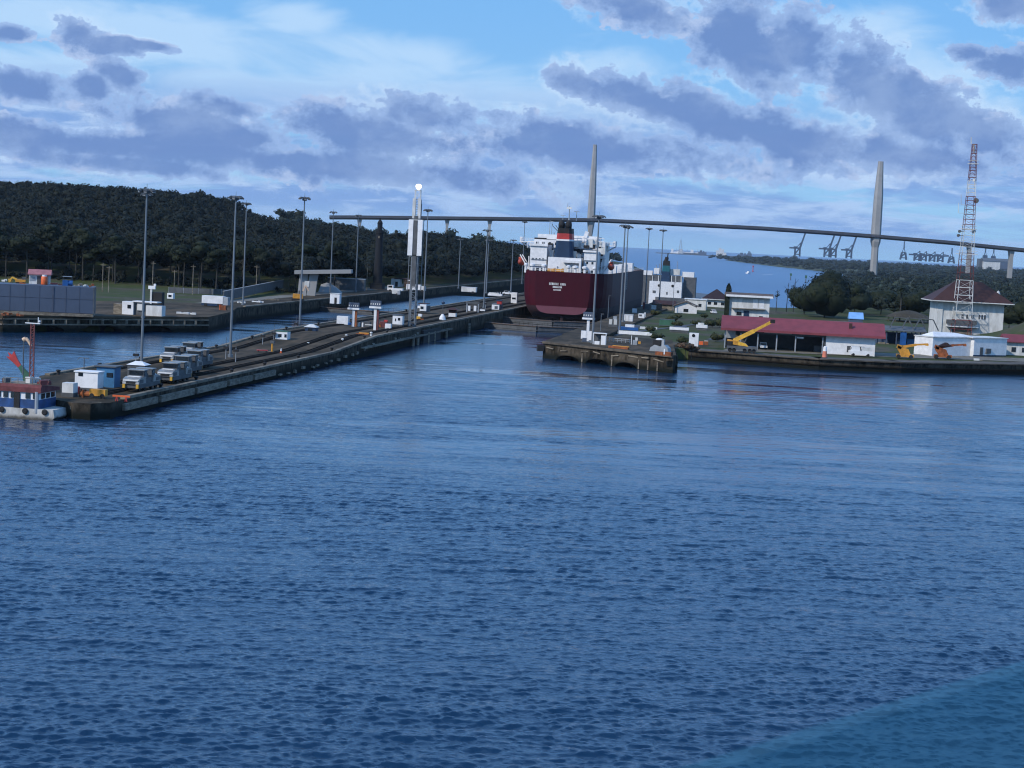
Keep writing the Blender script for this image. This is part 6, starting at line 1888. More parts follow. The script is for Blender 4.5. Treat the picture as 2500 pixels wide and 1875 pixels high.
# orange excavator under the beam roof
p = at(727, 735, 4.0)
ex = thing('excavator', 'orange excavator with a raised arm beneath the flat beam roof', 'excavator', (p.x, p.y, 3.9), 0.2)
MB().box(-1.6, 1.6, -1.3, 1.3, 1.0, 2.5).build('body', 'ochre', ex)
for sy_ in (-1.1, 1.1):
    MB().box(-1.9, 1.9, sy_ - 0.35, sy_ + 0.35, 0, 0.9).build('track', 'tyre', ex)
MB().box(0.2, 1.3, -1.2, 0, 2.5, 3.6).build('cab', 'dgrey', ex)
k = MB(); k.beam((0.9, 0.3, 2.3), (2.4, 0.3, 5.4), 0.4); k.beam((2.4, 0.3, 5.4), (3.4, 0.3, 3.6), 0.3)
k.build('arm', 'tan', ex)
cabin('lane_hut', 'small white hut with an open dark doorway on the quay below the flat beam roof', 819, 741, 4.0, 3.2, 2.4, 3.2, 'white', None, 'offwhite', wins=(), cat='hut', door=(0.3, 'black'))
clutter('pickup', 'white pickup cab at the foot of the dark lighthouse', 965, 712, 4.0, [('body', 'white', (0, 0, 0.5), (6.4, 2.0, 0.9)), ('cab', 'offwhite', (-2.0, 0, 1.4), (2.4, 1.8, 1.2)), ('window', 'glass', (-2.0, -0.92, 1.6), (1.6, 0.08, 0.8)), ('wheel', 'tyre', (-2, -0.95, 0), (0.8, 0.3, 0.8)), ('wheel', 'tyre', (2, -0.95, 0), (0.8, 0.3, 0.8))], 'vehicle')
clutter('machine_house', 'white and red roofed machine house right of the dark lighthouse', 978, 701, 4.0, [('body', 'offwhite', (-2.0, 0, 0), (4.2, 3, 3.6)), ('opening', 'black', (-1.6, -1.55, 0), (1.2, 0.1, 2.4)), ('roof', 'maroonroof', (1.6, 0, 3.6), (8.4, 3.6, 0.5)), ('side_body', 'brownroof', (3.6, 0, 0), (4.0, 3, 3.4)), ('boom', 'white', (4.4, -1.8, 3.0), (1.8, 0.3, 0.5))], 'machine house')
clutter('tank_cart', 'pale round tank cart on the grass between the lighthouse and the range tower', 967, 721, 3.9, [('tank', 'offwhite', (0, 0, 0.6), (3.0, 1.6, 1.6)), ('end_cap', 'grey', (1.2, -0.6, 0.4), (1.0, 0.8, 1.4)), ('wheel', 'tyre', (0.5, -0.8, 0), (0.8, 0.3, 0.8))], 'tank')
clutter('white_truck', 'white truck standing on the left bank behind the range tower', 1010, 712, 4.0, [('box', 'white', (0, 0, 0.8), (6.0, 2.2, 2.2)), ('cab', 'offwhite', (4.0, 0, 0.6), (1.8, 2.2, 1.9)), ('wheel', 'tyre', (-1.8, -1.1, 0), (0.9, 0.3, 0.9)), ('wheel', 'tyre', (3.8, -1.1, 0), (0.9, 0.3, 0.9))], 'truck')
clutter('white_trailer', 'white flat sided trailer on the far left bank left of the close pair of masts', 1145, 716, 4.0, [('box', 'offwhite', (0, 0, 0.6), (6.4, 2.4, 1.9)), ('roof', 'white', (0, 0, 2.5), (6.6, 2.6, 0.15)), ('wheel', 'tyre', (1.8, -1.2, 0), (0.9, 0.3, 0.9))], 'trailer')
clutter('small_boat', 'long white launch moored at the far end of the left lane', 1209, 722, 3.9, [('hull', 'white', (0, 0, 0), (6.0, 2.0, 0.8)), ('deck', 'offwhite', (-0.5, 0, 0.8), (4.4, 1.6, 0.5)), ('windscreen', 'glass', (0.6, 0, 1.3), (0.6, 1.4, 0.4)), ('mast', 'white', (2.2, 0, 0.8), (0.15, 0.15, 0.9))], 'boat')
clutter('white_car', 'white car beside the tanker hull on the far left bank', 1238, 720, 3.9, [('body', 'white', (0, 0, 0.4), (3.8, 1.7, 0.7)), ('cab', 'offwhite', (-0.2, 0, 1.1), (2.2, 1.5, 0.6)), ('window', 'glass', (-0.2, -0.77, 1.2), (1.8, 0.06, 0.45)), ('wheel', 'tyre', (-1.2, -0.8, 0), (0.65, 0.2, 0.65)), ('wheel', 'tyre', (1.2, -0.8, 0), (0.65, 0.2, 0.65))], 'car')
# perimeter fence along the forest and the grey wall of the yard
fp = [at(412, 709, 4.6), at(520, 716, 4.4), at(620, 716, 4.4)]
fe = thing('mesh_fence', 'grey mesh fence along the foot of the forest on the left bank', 'fence', (fp[0].x, fp[0].y, 4.2))
def fence(t, pts, h, m_, step=4.0, lift=0.0):
    o_ = t.location.copy()
    for (a, c) in zip(pts[:-1], pts[1:]):
        n_ = max(1, int((c - a).length / step))
        for i in range(n_):
            p0, p1 = a.lerp(c, i / n_), a.lerp(c, (i + 1) / n_)
            z0, z1 = float(hgt(p0.x, p0.y)) - o_.z, float(hgt(p1.x, p1.y)) - o_.z
            P0_, P1_ = Vector((p0.x - o_.x, p0.y - o_.y, z0)), Vector((p1.x - o_.x, p1.y - o_.y, z1))
            k = MB(); k.tube(P0_, P0_ + Vector((0, 0, h)), 0.09); k.build('post', 'grey', t)
            k = MB(); k.beam(P0_ + Vector((0, 0, h / 2)), P1_ + Vector((0, 0, h / 2)), 0.05, h - 0.1); k.build('panel', m_, t)
fence(fe, fp, 2.0, 'dgrey')
fp2 = [at(560, 735, 4.0) * 1.0, at(690, 709, 4.3)]
yw = thing('yard_wall', 'long grey concrete yard wall rising along the lawn left of the flat beam roof', 'wall', (fp2[0].x, fp2[0].y, 4.0))
q0, q1 = at(545, 733, 4.0), at(690, 706, 4.6)
o_ = yw.location.copy()
k = MB(); k.beam(q0 - o_ + Vector((0, 0, 1.3)), q1 - o_ + Vector((0, 0, 2.0)), 0.4, 3.0); k.build('wall_body', 'dgrey', yw)
k = MB(); k.beam(q0 - o_ + Vector((0, 0, 2.86)), q1 - o_ + Vector((0, 0, 3.56)), 0.6, 0.16); k.build('coping', 'towerc', yw)
# sheds behind the lawn
cabin('grey_shed', 'long dark grey shed between the beam roof and the lighthouse', 845, 708, 4.0, 15.0, 6, 4.6, 'dgrey', None, 'grey', wins=(), cat='shed', rz=YAW)
# utility poles in front of the trees
UP_ = thing('utility_pole', 'pole', 'pole', (0, 0, 0), 0, 'utility poles in front of the left bank forest')
MB().tube((0, 0, 0), (0, 0, 9.5), 0.16, 0.11, 7).build('pole', 'timber', UP_)
MB().beam((-0.9, 0, 8.9), (0.9, 0, 8.9), 0.14).build('crossarm', 'timber', UP_)
for i, (px, py) in enumerate(((250, 708), (265, 709), (372, 708), (425, 709), (470, 714), (625, 715), (705, 706), (895, 706))):
    p = at(px, py, 4.5)
    lab = 'weathered utility pole standing in the row before the dark forest edge'
    g = float(hgt(p.x, p.y))
    if i == 0:
        UP_.location = (p.x, p.y, g); UP_['label'] = lab
    else:
        o = dup(UP_, lab, (p.x, p.y, g)); o.scale = (1, 1, random.uniform(0.8, 1.15))

# low dark mooring bollards along both edges
BO = thing('mooring_bollard', 'bollard', 'bollard', (0, 0, 0), 0, 'dark mooring bollards along the lock walls')
MB().lathe([(0.34, 0), (0.26, 0.1), (0.24, 0.5), (0.40, 0.6), (0.36, 0.8), (0.1, 0.86)], 10).build('body', 'black', BO)
first = True
for (x, ys_, lab) in ((-116.6, [264, 281, 300, 321, 342, 366, 392, 420, 450, 484, 520], 'low dark mooring bollard on the left edge of the centre wall'), (-94.6, [252, 268, 286, 305, 327, 352, 380, 402], 'low dark mooring bollard on the right edge of the centre wall')):
    for y in ys_:
        z = zdeck((0, y))
        if first:
            BO['label'] = lab; BO.location = (x, y, z); first = False
        else:
            dup(BO, lab, (x, y, z))

# ================================================================== RIGHT BANK
def gz(p):
    return float(hgt(p.x, p.y))
def ground_at(px, py, z=3.2):
    p = at(px, py, z)
    for _ in range(4):
        p = at(px, py, gz(p))
    return p
def roofed(name, label, px, py, w, d, h, roofh, m, rm, rz=0.0, over=0.5, style='gable', cat='house', wins=(), doors=(), ridge='y', z=None):
    """house: walls, gable or hip roof with eaves, window and door openings on the face towards the lake"""
    p = ground_at(px, py)
    t = thing(name, label, cat, (p.x, p.y, gz(p) if z is None else z), rz)
    wl_ = MB().box(-w / 2, w / 2, 0, d, -0.6, h).build('wall', m, t)
    k = MB()
    if style == 'gable' and ridge == 'y':
        k.extr([(-w / 2 - over, h - 0.12), (-w / 2 - over, h + 0.1), (0, h + roofh + 0.1), (w / 2 + over, h + 0.1), (w / 2 + over, h - 0.12), (0, h + roofh - 0.15)], -over, d + over, 'y')
        g = MB(); g.extr([(-w / 2, h - 0.05), (w / 2, h - 0.05), (0, h + roofh - 0.2)], 0.01, 0.3, 'y'); g.build('gable', m, wl_)
    elif style == 'gable':
        k.extr([(-over, h - 0.1), (-over, h + 0.12), (d / 2, h + roofh), (d + over, h + 0.12), (d + over, h - 0.1)], -w / 2 - over, w / 2 + over, 'x')
    else:
        rl = max(0, w - d) / 2
        a, b_ = w / 2 + over, d + over
        k.add([(-a, -over, h), (a, -over, h), (a, b_, h), (-a, b_, h), (-rl, d / 2, h + roofh), (rl + 0.01, d / 2, h + roofh)],
              [(0, 1, 5, 4), (1, 2, 5), (2, 3, 4, 5), (3, 0, 4), (3, 2, 1, 0)])
        e = MB()
        for (q, r_) in (((-a, -over), (a, -over)), ((a, -over), (a, b_)), ((-a, -over), (-a, b_))):
            e.beam((*q, h - 0.12), (*r_, h - 0.12), 0.2, 0.3)
        e.build('eaves_board', 'offwhite', t)
    k.build('roof', rm, t)
    for (x0, x1, z0, z1) in wins:
        f_ = MB().box(x0 - 0.1, x1 + 0.1, -0.05, 0.05, z0 - 0.1, z1 + 0.1).build('window', 'offwhite', t)
        MB().box(x0, x1, -0.09, -0.04, z0, z1).build('pane', 'glass', f_)
    for (x0, x1, z0, z1, m_) in doors:
        MB().box(x0, x1, -0.08, 0.05, z0, z1).build('door', m_, t)
    return t

roofed('gable_house', 'small white gabled house with one square window on the grass right of the tanker', 1674, 765, 8.2, 9, 2.6, 1.9, 'white', 'brownroof', 0.05, 0.7, wins=[(-0.9, 0.9, 0.5, 1.7)])
p = ground_at(1706, 757, 3.3)
roofed('low_building', 'low cream coloured building behind the small gabled house', 1697, 757, 8.5, 6, 4.2, 0.4, 'offwhite', 'offwhite', 0.0, 0.3, 'gable', 'building', ridge='x', wins=[(-2.8, -1.6, 1.4, 2.6), (1.2, 2.4, 1.4, 2.6)])
roofed('dark_roof_building', 'building with a very dark pyramid roof beside the two storey white building', 1748, 750, 10.5, 10, 3.4, 4.2, 'offwhite', 'darkroof', 0.05, 1.0, 'hip', 'building', wins=[(-3.6, -2.2, 1.0, 2.2), (-1, 0.4, 1.0, 2.2), (2, 3.4, 1.0, 2.2)])
wb2 = roofed('office_building', 'two storey white building with a weathered overhanging roof behind the red roofed shed', 1826, 782, 14.6, 9, 8.6, 1.0, 'offwhite', 'brownroof', 0.06, 1.3, 'gable', 'building', ridge='x',
             wins=[(-4.2, -2.4, 1.6, 2.9), (3.8, 5.2, 0.5, 1.7)], doors=[(-1.7, 0.3, 0.2, 3.4, 'navy')])
for x0 in (1.4, 3.6):
    MB().box(x0, x0 + 1.7, -0.08, 0.05, 4.4, 7.6).build('panel', 'white', wb2)
MB().box(-6.0, 6.0, -1.5, 0, 4.0, 4.2).build('balcony', 'timber', wb2)
MB().box(-8.3, 8.3, -1.9, -1.2, 8.2, 8.9).build('eaves_board', 'white', wb2)
MB().box(-8.6, -6.9, -0.9, 0.5, -0.5, 8.0).build('creeper', 'leaf2', wb2)

# red roofed shed with open bays
A, B = at(1763, 848, 2.8), at(2148, 864, 2.8)
Ls = (B - A).length * 0.958
ang = R(1.5)
sh = thing('maintenance_shed', 'long shed with a red metal roof, dark open bays and a white end wall', 'shed', (A.x, A.y, 2.8), ang)
S_ = mpp(A)
he, hr_ = 5.0, 8.1
dsh = 13.0
MB().extr([(-1.2, he - 0.1), (-1.2, he + 0.15), (dsh * 0.5, hr_), (dsh + 0.8, he + 0.15), (dsh + 0.8, he - 0.1), (dsh * 0.5, hr_ - 0.25)], -0.6, Ls + 0.4, 'x').build('roof', 'red', sh)
MB().box(-0.6, Ls + 0.4, -1.34, -1.2, he - 0.45, he + 0.12).build('fascia', 'red', sh)
xw = Ls * 0.645
MB().box(xw, Ls - 2.0, 0.4, dsh, -0.5, he - 0.02).build('wall', 'white', sh)
MB().box(xw - 0.35, xw - 0.05, 0.3, dsh, -0.3, he - 0.02).build('partition', 'dgrey', sh)
MB().box(0.8, xw - 0.35, dsh - 0.3, dsh, -0.5, he - 0.02).build('back_wall', 'dgrey', sh)
MB().box(0.4, 0.7, 4, dsh, -0.3, he - 0.02).build('end_wall', 'dgrey', sh)
MB().box(0.5, 3.2, 3.0, 4.0, 2.4, he - 0.05).build('side_panel', 'grey', sh)
for x_ in (0.6, 4.6, 9.0, 13.8, 18.6, xw - 0.8):
    MB().box(x_ - 0.16, x_ + 0.16, 0.0, 0.3, -0.3, he - 0.05).build('column', 'grey', sh)
MB().box(4.4, xw, -0.1, 0.1, he - 1.0, he - 0.5).build('beam', 'dgrey', sh)
MB().box(10.5, 17.5, -0.4, -0.12, he - 0.62, he - 0.5).build('banner', 'offwhite', sh)
MB().box(18.9, 20.6, 0.5, 0.8, 3.4, 3.8).build('lamp_box', 'white', sh)
MB().box(xw - 2.8, xw - 0.6, 5, 7, 0, 1.5).build('cabinet', 'dgrey', sh)
MB().box(32.0, 32.8, 2.4, 3.2, 6.4, 7.9).build('roof_vent', 'maroonroof', sh)
MB().box(xw + 5.4, xw + 9.8, 0.33, 0.41, 0.6, 2.2).build('shutter', 'dgrey', sh)
def vehicle(name, label, px, py, L_, w, h, m, z=2.85, rz=0.0, cab=(0.0, 0.6), cat='car'):
    p = at(px, py, z)
    t = thing(name, label, cat, (p.x, p.y, z), rz)
    k = MB(); k.extr([(-L_ / 2, 0.35), (L_ / 2, 0.35), (L_ / 2, h * 0.55), (-L_ / 2, h * 0.58)], -w / 2, w / 2, 'y')
    k.v = [(x, y, z_) for (x, y, z_) in k.v]
    k.build('body', m, t)
    c0, c1 = cab[0] - L_ * cab[1] / 2, cab[0] + L_ * cab[1] / 2
    k = MB(); k.extr([(c0, h * 0.56), (c1, h * 0.55), (c1 - 0.35, h), (c0 + 0.2, h)], -w / 2 + 0.1, w / 2 - 0.1, 'y')
    cb_ = k.build('cab', m, t)
    MB().extr([(c0 + 0.18, h * 0.60), (c1 - 0.18, h * 0.60), (c1 - 0.45, h * 0.92), (c0 + 0.28, h * 0.92)], -w / 2 + 0.06, -w / 2 + 0.12, 'y').build('window', 'glass', cb_)
    MB().box(c1 - 0.3, c1 - 0.05, -w / 2 + 0.2, w / 2 - 0.2, h * 0.62, h * 0.9).build('windscreen', 'glass', cb_)
    for x_ in (-L_ * 0.32, L_ * 0.32):
        for sy_ in (-w / 2, w / 2):
            k = MB(); k.tube((x_, sy_ - 0.1, 0.34), (x_, sy_ + 0.1, 0.34), 0.34, n=12); k.build('wheel', 'tyre', t)
    for sy_ in (-w * 0.33, w * 0.33):
        MB().box(L_ / 2 - 0.02, L_ / 2 + 0.04, sy_ - 0.18, sy_ + 0.18, h * 0.38, h * 0.5).build('headlight', 'lampglass', t)
    return t
vehicle('parked_car', 'pale car parked inside the dark open bay of the shed', 1863, 851, 4.2, 1.8, 1.6, 'white', 2.85, -math.pi / 2 + 0.1, (-0.2, 0.55))
vehicle('parked_car', 'white car on the asphalt road left of the two storey building', 1742, 766, 4.2, 1.8, 1.5, 'white', 3.4, -1.3, (-0.2, 0.55))
tr = vehicle('service_truck', 'white service truck parked in front of the white wall of the shed', 2100, 869, 5.8, 2.1, 2.3, 'white', 2.85, math.pi + 0.1, (1.4, 0.42), 'truck')
MB().box(-2.8, -0.2, -0.9, 0.9, 1.3, 2.2).build('load_box', 'offwhite', tr)
MB().box(-2.85, -2.2, -1.08, -0.9, 0.4, 1.9).build('tailgate', 'navy', tr)
p = at(2042, 862, 2.85)
dk_ = thing('flatbed_trailer', 'dark brown flatbed trailer between the orange barrel and the white service truck', 'trailer', (p.x, p.y, 2.85))
MB().box(-2.3, 2.6, -0.9, 0.9, 0.7, 1.9).build('load', 'black', dk_)
MB().box(-2.4, 2.7, -1, 1, 0.5, 0.7).build('bed', 'rust', dk_)
for x_ in (-1.4, 1.6):
    MB().tube((x_, -1.0, 0.4), (x_, 1.0, 0.4), 0.4, n=12).build('wheel', 'tyre', dk_)
p = at(2013, 872, 2.85)
ob = thing('safety_barrel', 'orange safety barrel with a white top beside the dark flatbed trailer', 'barrel', (p.x, p.y, 2.85))
MB().lathe([(0.62, 0), (0.6, 0.1), (0.5, 1.5)], 14).build('body', mat('faded_orange', (0.52, 0.16, 0.10), 0.7), ob)
MB().lathe([(0.5, 1.5), (0.42, 2.5), (0.2, 2.7)], 14).build('top', 'white', ob)
cabin('panel_box', 'white tall cabinet with a round black dial left of the yellow crane', 1693, 845, 2.85, 2.4, 1.2, 3.4, 'white', None, None, wins=(), cat='cabinet')
pc = at(1693, 845, 2.85)
MB().tube((pc.x - 0.1, pc.y - 0.66, 5.6), (pc.x - 0.1, pc.y - 0.58, 5.6), 0.42, n=14)
o = [q for q in COL.objects if q.name.startswith('panel_box')][0]
MB().tube((-0.1, -0.68, 2.75), (-0.1, -0.6, 2.75), 0.42, n=14).build('dial', 'glass', o)
MB().box(-1.0, -0.7, -0.66, -0.6, 0.3, 0.8).build('notice', 'dgrey', o)
clutter('orange_crate', 'row of orange crates right of the white tall cabinet', 1719, 842, 2.85, [('crate', 'orange', (-0.8, 0, 0), (1.1, 0.9, 0.9)), ('crate', 'rust', (0.5, 0, 0), (1.1, 0.9, 1.0)), ('lid', 'offwhite', (0.5, 0, 1.0), (1.0, 0.8, 0.12))], 'crate')
# yellow truck crane
p = at(1812, 860, 2.85)
S_ = mpp(p)
tc = thing('truck_crane', 'yellow telescopic truck crane on a dark carrier with its boom raised to the right', 'crane', (p.x, p.y, 2.85), 0.0)
MB().box(-38 * S_, 36 * S_, -1.2, 1.2, 6 * S_, 15 * S_).build('carrier', 'dgrey', tc)
MB().box(-39 * S_, -24 * S_, -1.1, 1.1, 15 * S_, 26 * S_).build('cab', 'black', tc)
for x_ in (-30, -20, 6, 18, 28):
    for sy_ in (-1.05, 1.05):
        MB().tube((x_ * S_, sy_ - 0.15, 5 * S_), (x_ * S_, sy_ + 0.15, 5 * S_), 5 * S_, n=12).build('wheel', 'tyre', tc)
MB().extr([(-38 * S_, 20 * S_), (-12 * S_, 17 * S_), (-12 * S_, 27 * S_), (-38 * S_, 30 * S_)], -1.0, 1.0, 'y').build('counterweight', 'ochre', tc)
MB().extr([(-12 * S_, 17 * S_), (14 * S_, 15 * S_), (8 * S_, 21 * S_), (-12 * S_, 27 * S_)], -0.9, 0.9, 'y').build('turret', 'yellow', tc)
q0, q1, q2 = Vector((-22 * S_, 0, 27 * S_)), Vector((26 * S_, 0, 54 * S_)), Vector((64 * S_, 0, 77 * S_))
bm_ = MB().beam(q0, q1, 0.9, 1.0).build('boom', 'yellow', tc)
MB().beam(q1, q2, 0.62, 0.7).build('boom_section', 'yellow', bm_)
MB().cbox(q2 + Vector((0.5, 0, 0.25)), (1.2, 0.7, 0.9)).build('boom_head', 'black', bm_)
MB().beam((2 * S_, 0, 20 * S_), (12 * S_, 0, 44 * S_), 0.25).build('lift_ram', 'dgrey', tc)
# two yellow and orange lifts on the right
for (px, py, m_, lab, hat) in ((2208, 874, 'ochre', 'yellow boom lift parked on the grass left of the white block building', None), (2300, 875, 'rust', 'orange excavator lift with a dark canopy in front of the white block building', 'black')):
    p = at(px, py, 2.85)
    S_ = mpp(p)
    t = thing('boom_lift', lab, 'boom lift', (p.x, p.y, 2.85))
    MB().box(-20 * S_, 22 * S_, -1.1, 1.1, 3 * S_, 9 * S_).build('chassis', m_, t)
    for x_ in (-15, 15):
        for sy_ in (-1.0, 1.0):
            MB().tube((x_ * S_, sy_ - 0.2, 4 * S_), (x_ * S_, sy_ + 0.2, 4 * S_), 5 * S_, n=12).build('wheel', 'tyre', t)
    MB().extr([(-10 * S_, 9 * S_), (14 * S_, 9 * S_), (8 * S_, 22 * S_), (-18 * S_, 30 * S_), (-18 * S_, 20 * S_)], -0.8, 0.8, 'y').build('turret', m_, t)
    MB().cbox((-14 * S_, 0, 27 * S_), (11 * S_, 1.6, 9 * S_), 0, 0, 0.3).build('counterweight', m_, t)
    k = MB(); k.beam((-14 * S_, 0, 25 * S_), (26 * S_, 0, 34 * S_), 0.55, 0.6); k.beam((26 * S_, 0, 34 * S_), (54 * S_, 0, 37 * S_), 0.4, 0.45)
    bm_ = k.build('boom', m_, t)
    MB().box(48 * S_, 55 * S_, -0.5, 0.5, 33 * S_, 38 * S_).build('basket', m_, bm_)
    if hat:
        MB().extr([(-12 * S_, 30 * S_), (22 * S_, 30 * S_), (10 * S_, 39 * S_), (4 * S_, 39 * S_)], -1.0, 1.0, 'y').build('canopy', 'darkroof', t)
# white block building in two parts
p = at(2283, 870, 2.85); p2 = at(2456, 872, 2.85)
ang = math.atan2(p2.y - p.y, p2.x - p.x)
Lb = (p2 - p).length
bb = thing('block_building', 'low white flat roofed block with a navy base on its right part', 'building', (p.x, p.y, 2.8), ang)
MB().box(0, Lb * 0.53, 1.2, 8, -0.4, 4.9).build('wall', 'white', bb)
MB().box(Lb * 0.53 + 0.002, Lb, 0.0, 8, -0.4, 5.0).build('wall', 'white', bb)
MB().box(-0.2, Lb * 0.53, 1.0, 8.2, 4.9, 5.12).box(Lb * 0.5, Lb + 0.25, -0.25, 8.2, 5.0, 5.2).build('roof', 'offwhite', bb)
MB().box(Lb * 0.53, Lb + 0.04, -0.05, 0.1, -0.3, 0.55).build('plinth', 'navy', bb)
MB().box(Lb * 0.62, Lb * 0.66, -0.1, 0.1, 0.5, 2.6).build('door', 'dgrey', bb)
MB().box(Lb * 0.70, Lb * 0.76, -0.5, 0.1, 1.0, 2.3).build('air_conditioner', 'dgrey', bb)
k = MB(); k.add([(1, 2, 5.14), (Lb * 0.55, 2, 5.22), (Lb * 0.7, 5, 5.24), (1, 7, 5.14), (3, 4.5, 6.3), (Lb * 0.42, 4.5, 6.1)], [(0, 1, 5, 4), (1, 2, 5), (2, 3, 4, 5), (3, 0, 4)])
k.build('roof_tarpaulin', 'white', bb)
clutter('jet_ski', 'white covered trailer against the left part of the white block building', 2322, 864, 2.85, [('cover', 'white', (0, 0, 0.5), (3.8, 1.4, 1.0)), ('hood', 'offwhite', (1.2, 0, 1.5), (1.8, 1.1, 0.5)), ('wheel', 'tyre', (0, -0.7, 0), (0.6, 0.2, 0.6))], 'trailer')
clutter('pallet', 'small pale pallet on the quay edge in front of the white block building', 2384, 880, 2.85, [('board', 'offwhite', (0, 0, 0), (1.4, 0.8, 0.5)), ('board', 'timber', (0.6, 0.1, 0), (1.8, 0.5, 0.2))], 'pallet')
# maroon roofed house
hs = roofed('control_house', 'big cream house with a wide maroon hipped roof behind the radio mast', 2366, 818, 21.5, 13, 12.0, 6.6, 'offwhite', 'maroonroof', 0.12, 2.6, 'hip', 'house', z=2.9)
for (x0, x1, z0, z1) in ((2.6, 3.2, 6.4, 7.9), (3.5, 4.1, 6.4, 7.9), (4.4, 5.0, 6.4, 7.9), (-3.0, -2.2, 6.4, 7.8), (-1.4, -0.6, 6.4, 7.8), (0.2, 1.0, 6.4, 7.8), (-5.8, -5.0, 1.6, 3.2)):
    f_ = MB().box(x0 - 0.15, x1 + 0.15, -0.06, 0.05, z0 - 0.15, z1 + 0.15).build('window', 'white', hs)
    MB().box(x0, x1, -0.1, -0.05, z0, z1).build('pane', 'dgrey', f_)
MB().box(-7.8, 2.0, -1.2, 0, 4.6, 5.9).build('balcony', 'dgrey', hs)
MB().box(-7.8, 2.6, -1.6, 0, 3.6, 3.85).build('canopy', 'white', hs)
MB().box(-10.9, -9.2, -0.35, 0.3, -0.5, 11.3).build('pilaster', 'offwhite', hs)
MB().box(-5.5, 0.5, -0.1, 0.05, 0.2, 3.2).build('doorway', 'timber', hs)
p = at(2436, 712, 12)
q = aty(2437, 716, hs.location.y + 8)
fh = thing('roof_finial', 'pale pot shaped finial on the ridge right of the maroon roof', 'finial', (q.x, q.y, q.z - 1.2))
MB().lathe([(0.5, -1.5), (0.55, 0.4), (0.75, 0.9), (0.5, 1.6), (0.1, 2.1)], 10).build('pot', 'offwhite', fh)
roofed('small_house', 'small pale house with a red roof cut off by the right edge of the view', 2490, 868, 7.2, 7, 3.6, 2.0, 'offwhite', 'red', 0.1, 0.9, 'gable', 'house', ridge='x', wins=[(-2.4, -1.2, 0.9, 2.2), (0.4, 1.8, 0.9, 2.2)])
# blue frame sheds between the red shed and the white block
p = at(2215, 850, 2.85)
bf = thing('frame_shed', 'dark blue grey open frame shed between the red roofed shed and the white block', 'shed', (p.x, p.y + 10, 2.85), 0.12)
S_ = mpp(bf.location)
for x_ in (-70, -46, -22, 0, 24, 46):
    for yy in (0, 6):
        MB().box(x_ * S_ - 0.14, x_ * S_ + 0.14, yy, yy + 0.28, -0.2, 4.2).build('column', 'steelblue', bf)
MB().extr([(-0.6, 4.2), (-0.6, 4.4), (3, 5.6), (6.8, 4.4), (6.8, 4.2), (3, 5.3)], -76 * S_, 50 * S_, 'x').build('roof', 'dgrey', bf)
k = MB()
for x_ in (-40, -10, 20):
    k.beam((x_ * S_, 0, 5.2), ((x_ + 12) * S_, 0, 8.2), 0.3); k.beam(((x_ + 12) * S_, 0, 8.2), ((x_ + 44) * S_, 0, 8.0), 0.25); k.beam(((x_ + 44) * S_, 0, 8.0), ((x_ + 58) * S_, 0, 5.0), 0.3)
k.build('roof_frame', 'dgrey', bf)
MB().box(-66 * S_, 40 * S_, 5.6, 6.0, 0, 3.6).build('back_wall', 'navy', bf)
for (x0, x1, m_, h_) in ((-60, -40, 'steelblue', 1.8), (-18, 2, 'navy', 2.4), (8, 40, 'blue2', 2.0)):
    MB().box(x0 * S_, x1 * S_, 2, 4, 0, h_).build('container', m_, bf)
MB().beam((-6 * S_, -0.2, 0.3), (-6 * S_, -0.2, 4.0), 1.8, 0.2).build('door', 'blue', bf)
clutter('gravel_bags', 'pale bag pile on the grass right of the red roofed shed', 2152, 842, 2.9, [('bag', 'curb', (0, 0, 0), (2.0, 1.2, 0.8)), ('bag', 'timber', (1.2, 0.3, 0), (1.6, 1, 0.6))], 'bags')
p = ground_at(2092, 792, 3.2)
roofed('blue_hut', 'hut with a bright pale blue roof among the dark trees', 2090, 792, 4.6, 4, 2.0, 2.3, 'steelblue', mat('pale_blue_roof', (0.16, 0.33, 0.60), 0.6, var=0.15), 0.1, 0.3, 'gable', 'hut', ridge='x')
p = ground_at(2230, 792, 3.2)
M['thatch'] = mat('dark_thatch', (0.042, 0.036, 0.024), 0.95, var=0.4, scale=1.2)
mnd = thing('thatched_shelter', 'round dark brown thatched shelter roof behind the blue frame shed', 'shelter', (p.x, p.y + 30, gz(p)))
MB().lathe([(9, 1.5), (6, 3.0), (2.5, 4.0), (0.4, 4.3)], 16).build('roof', 'thatch', mnd)
for i in range(8):
    a = i * math.pi / 4
    MB().tube((math.cos(a) * 7.5, math.sin(a) * 7.5, -0.5), (math.cos(a) * 7.5, math.sin(a) * 7.5, 2.3), 0.15).build('post', 'timber', mnd)

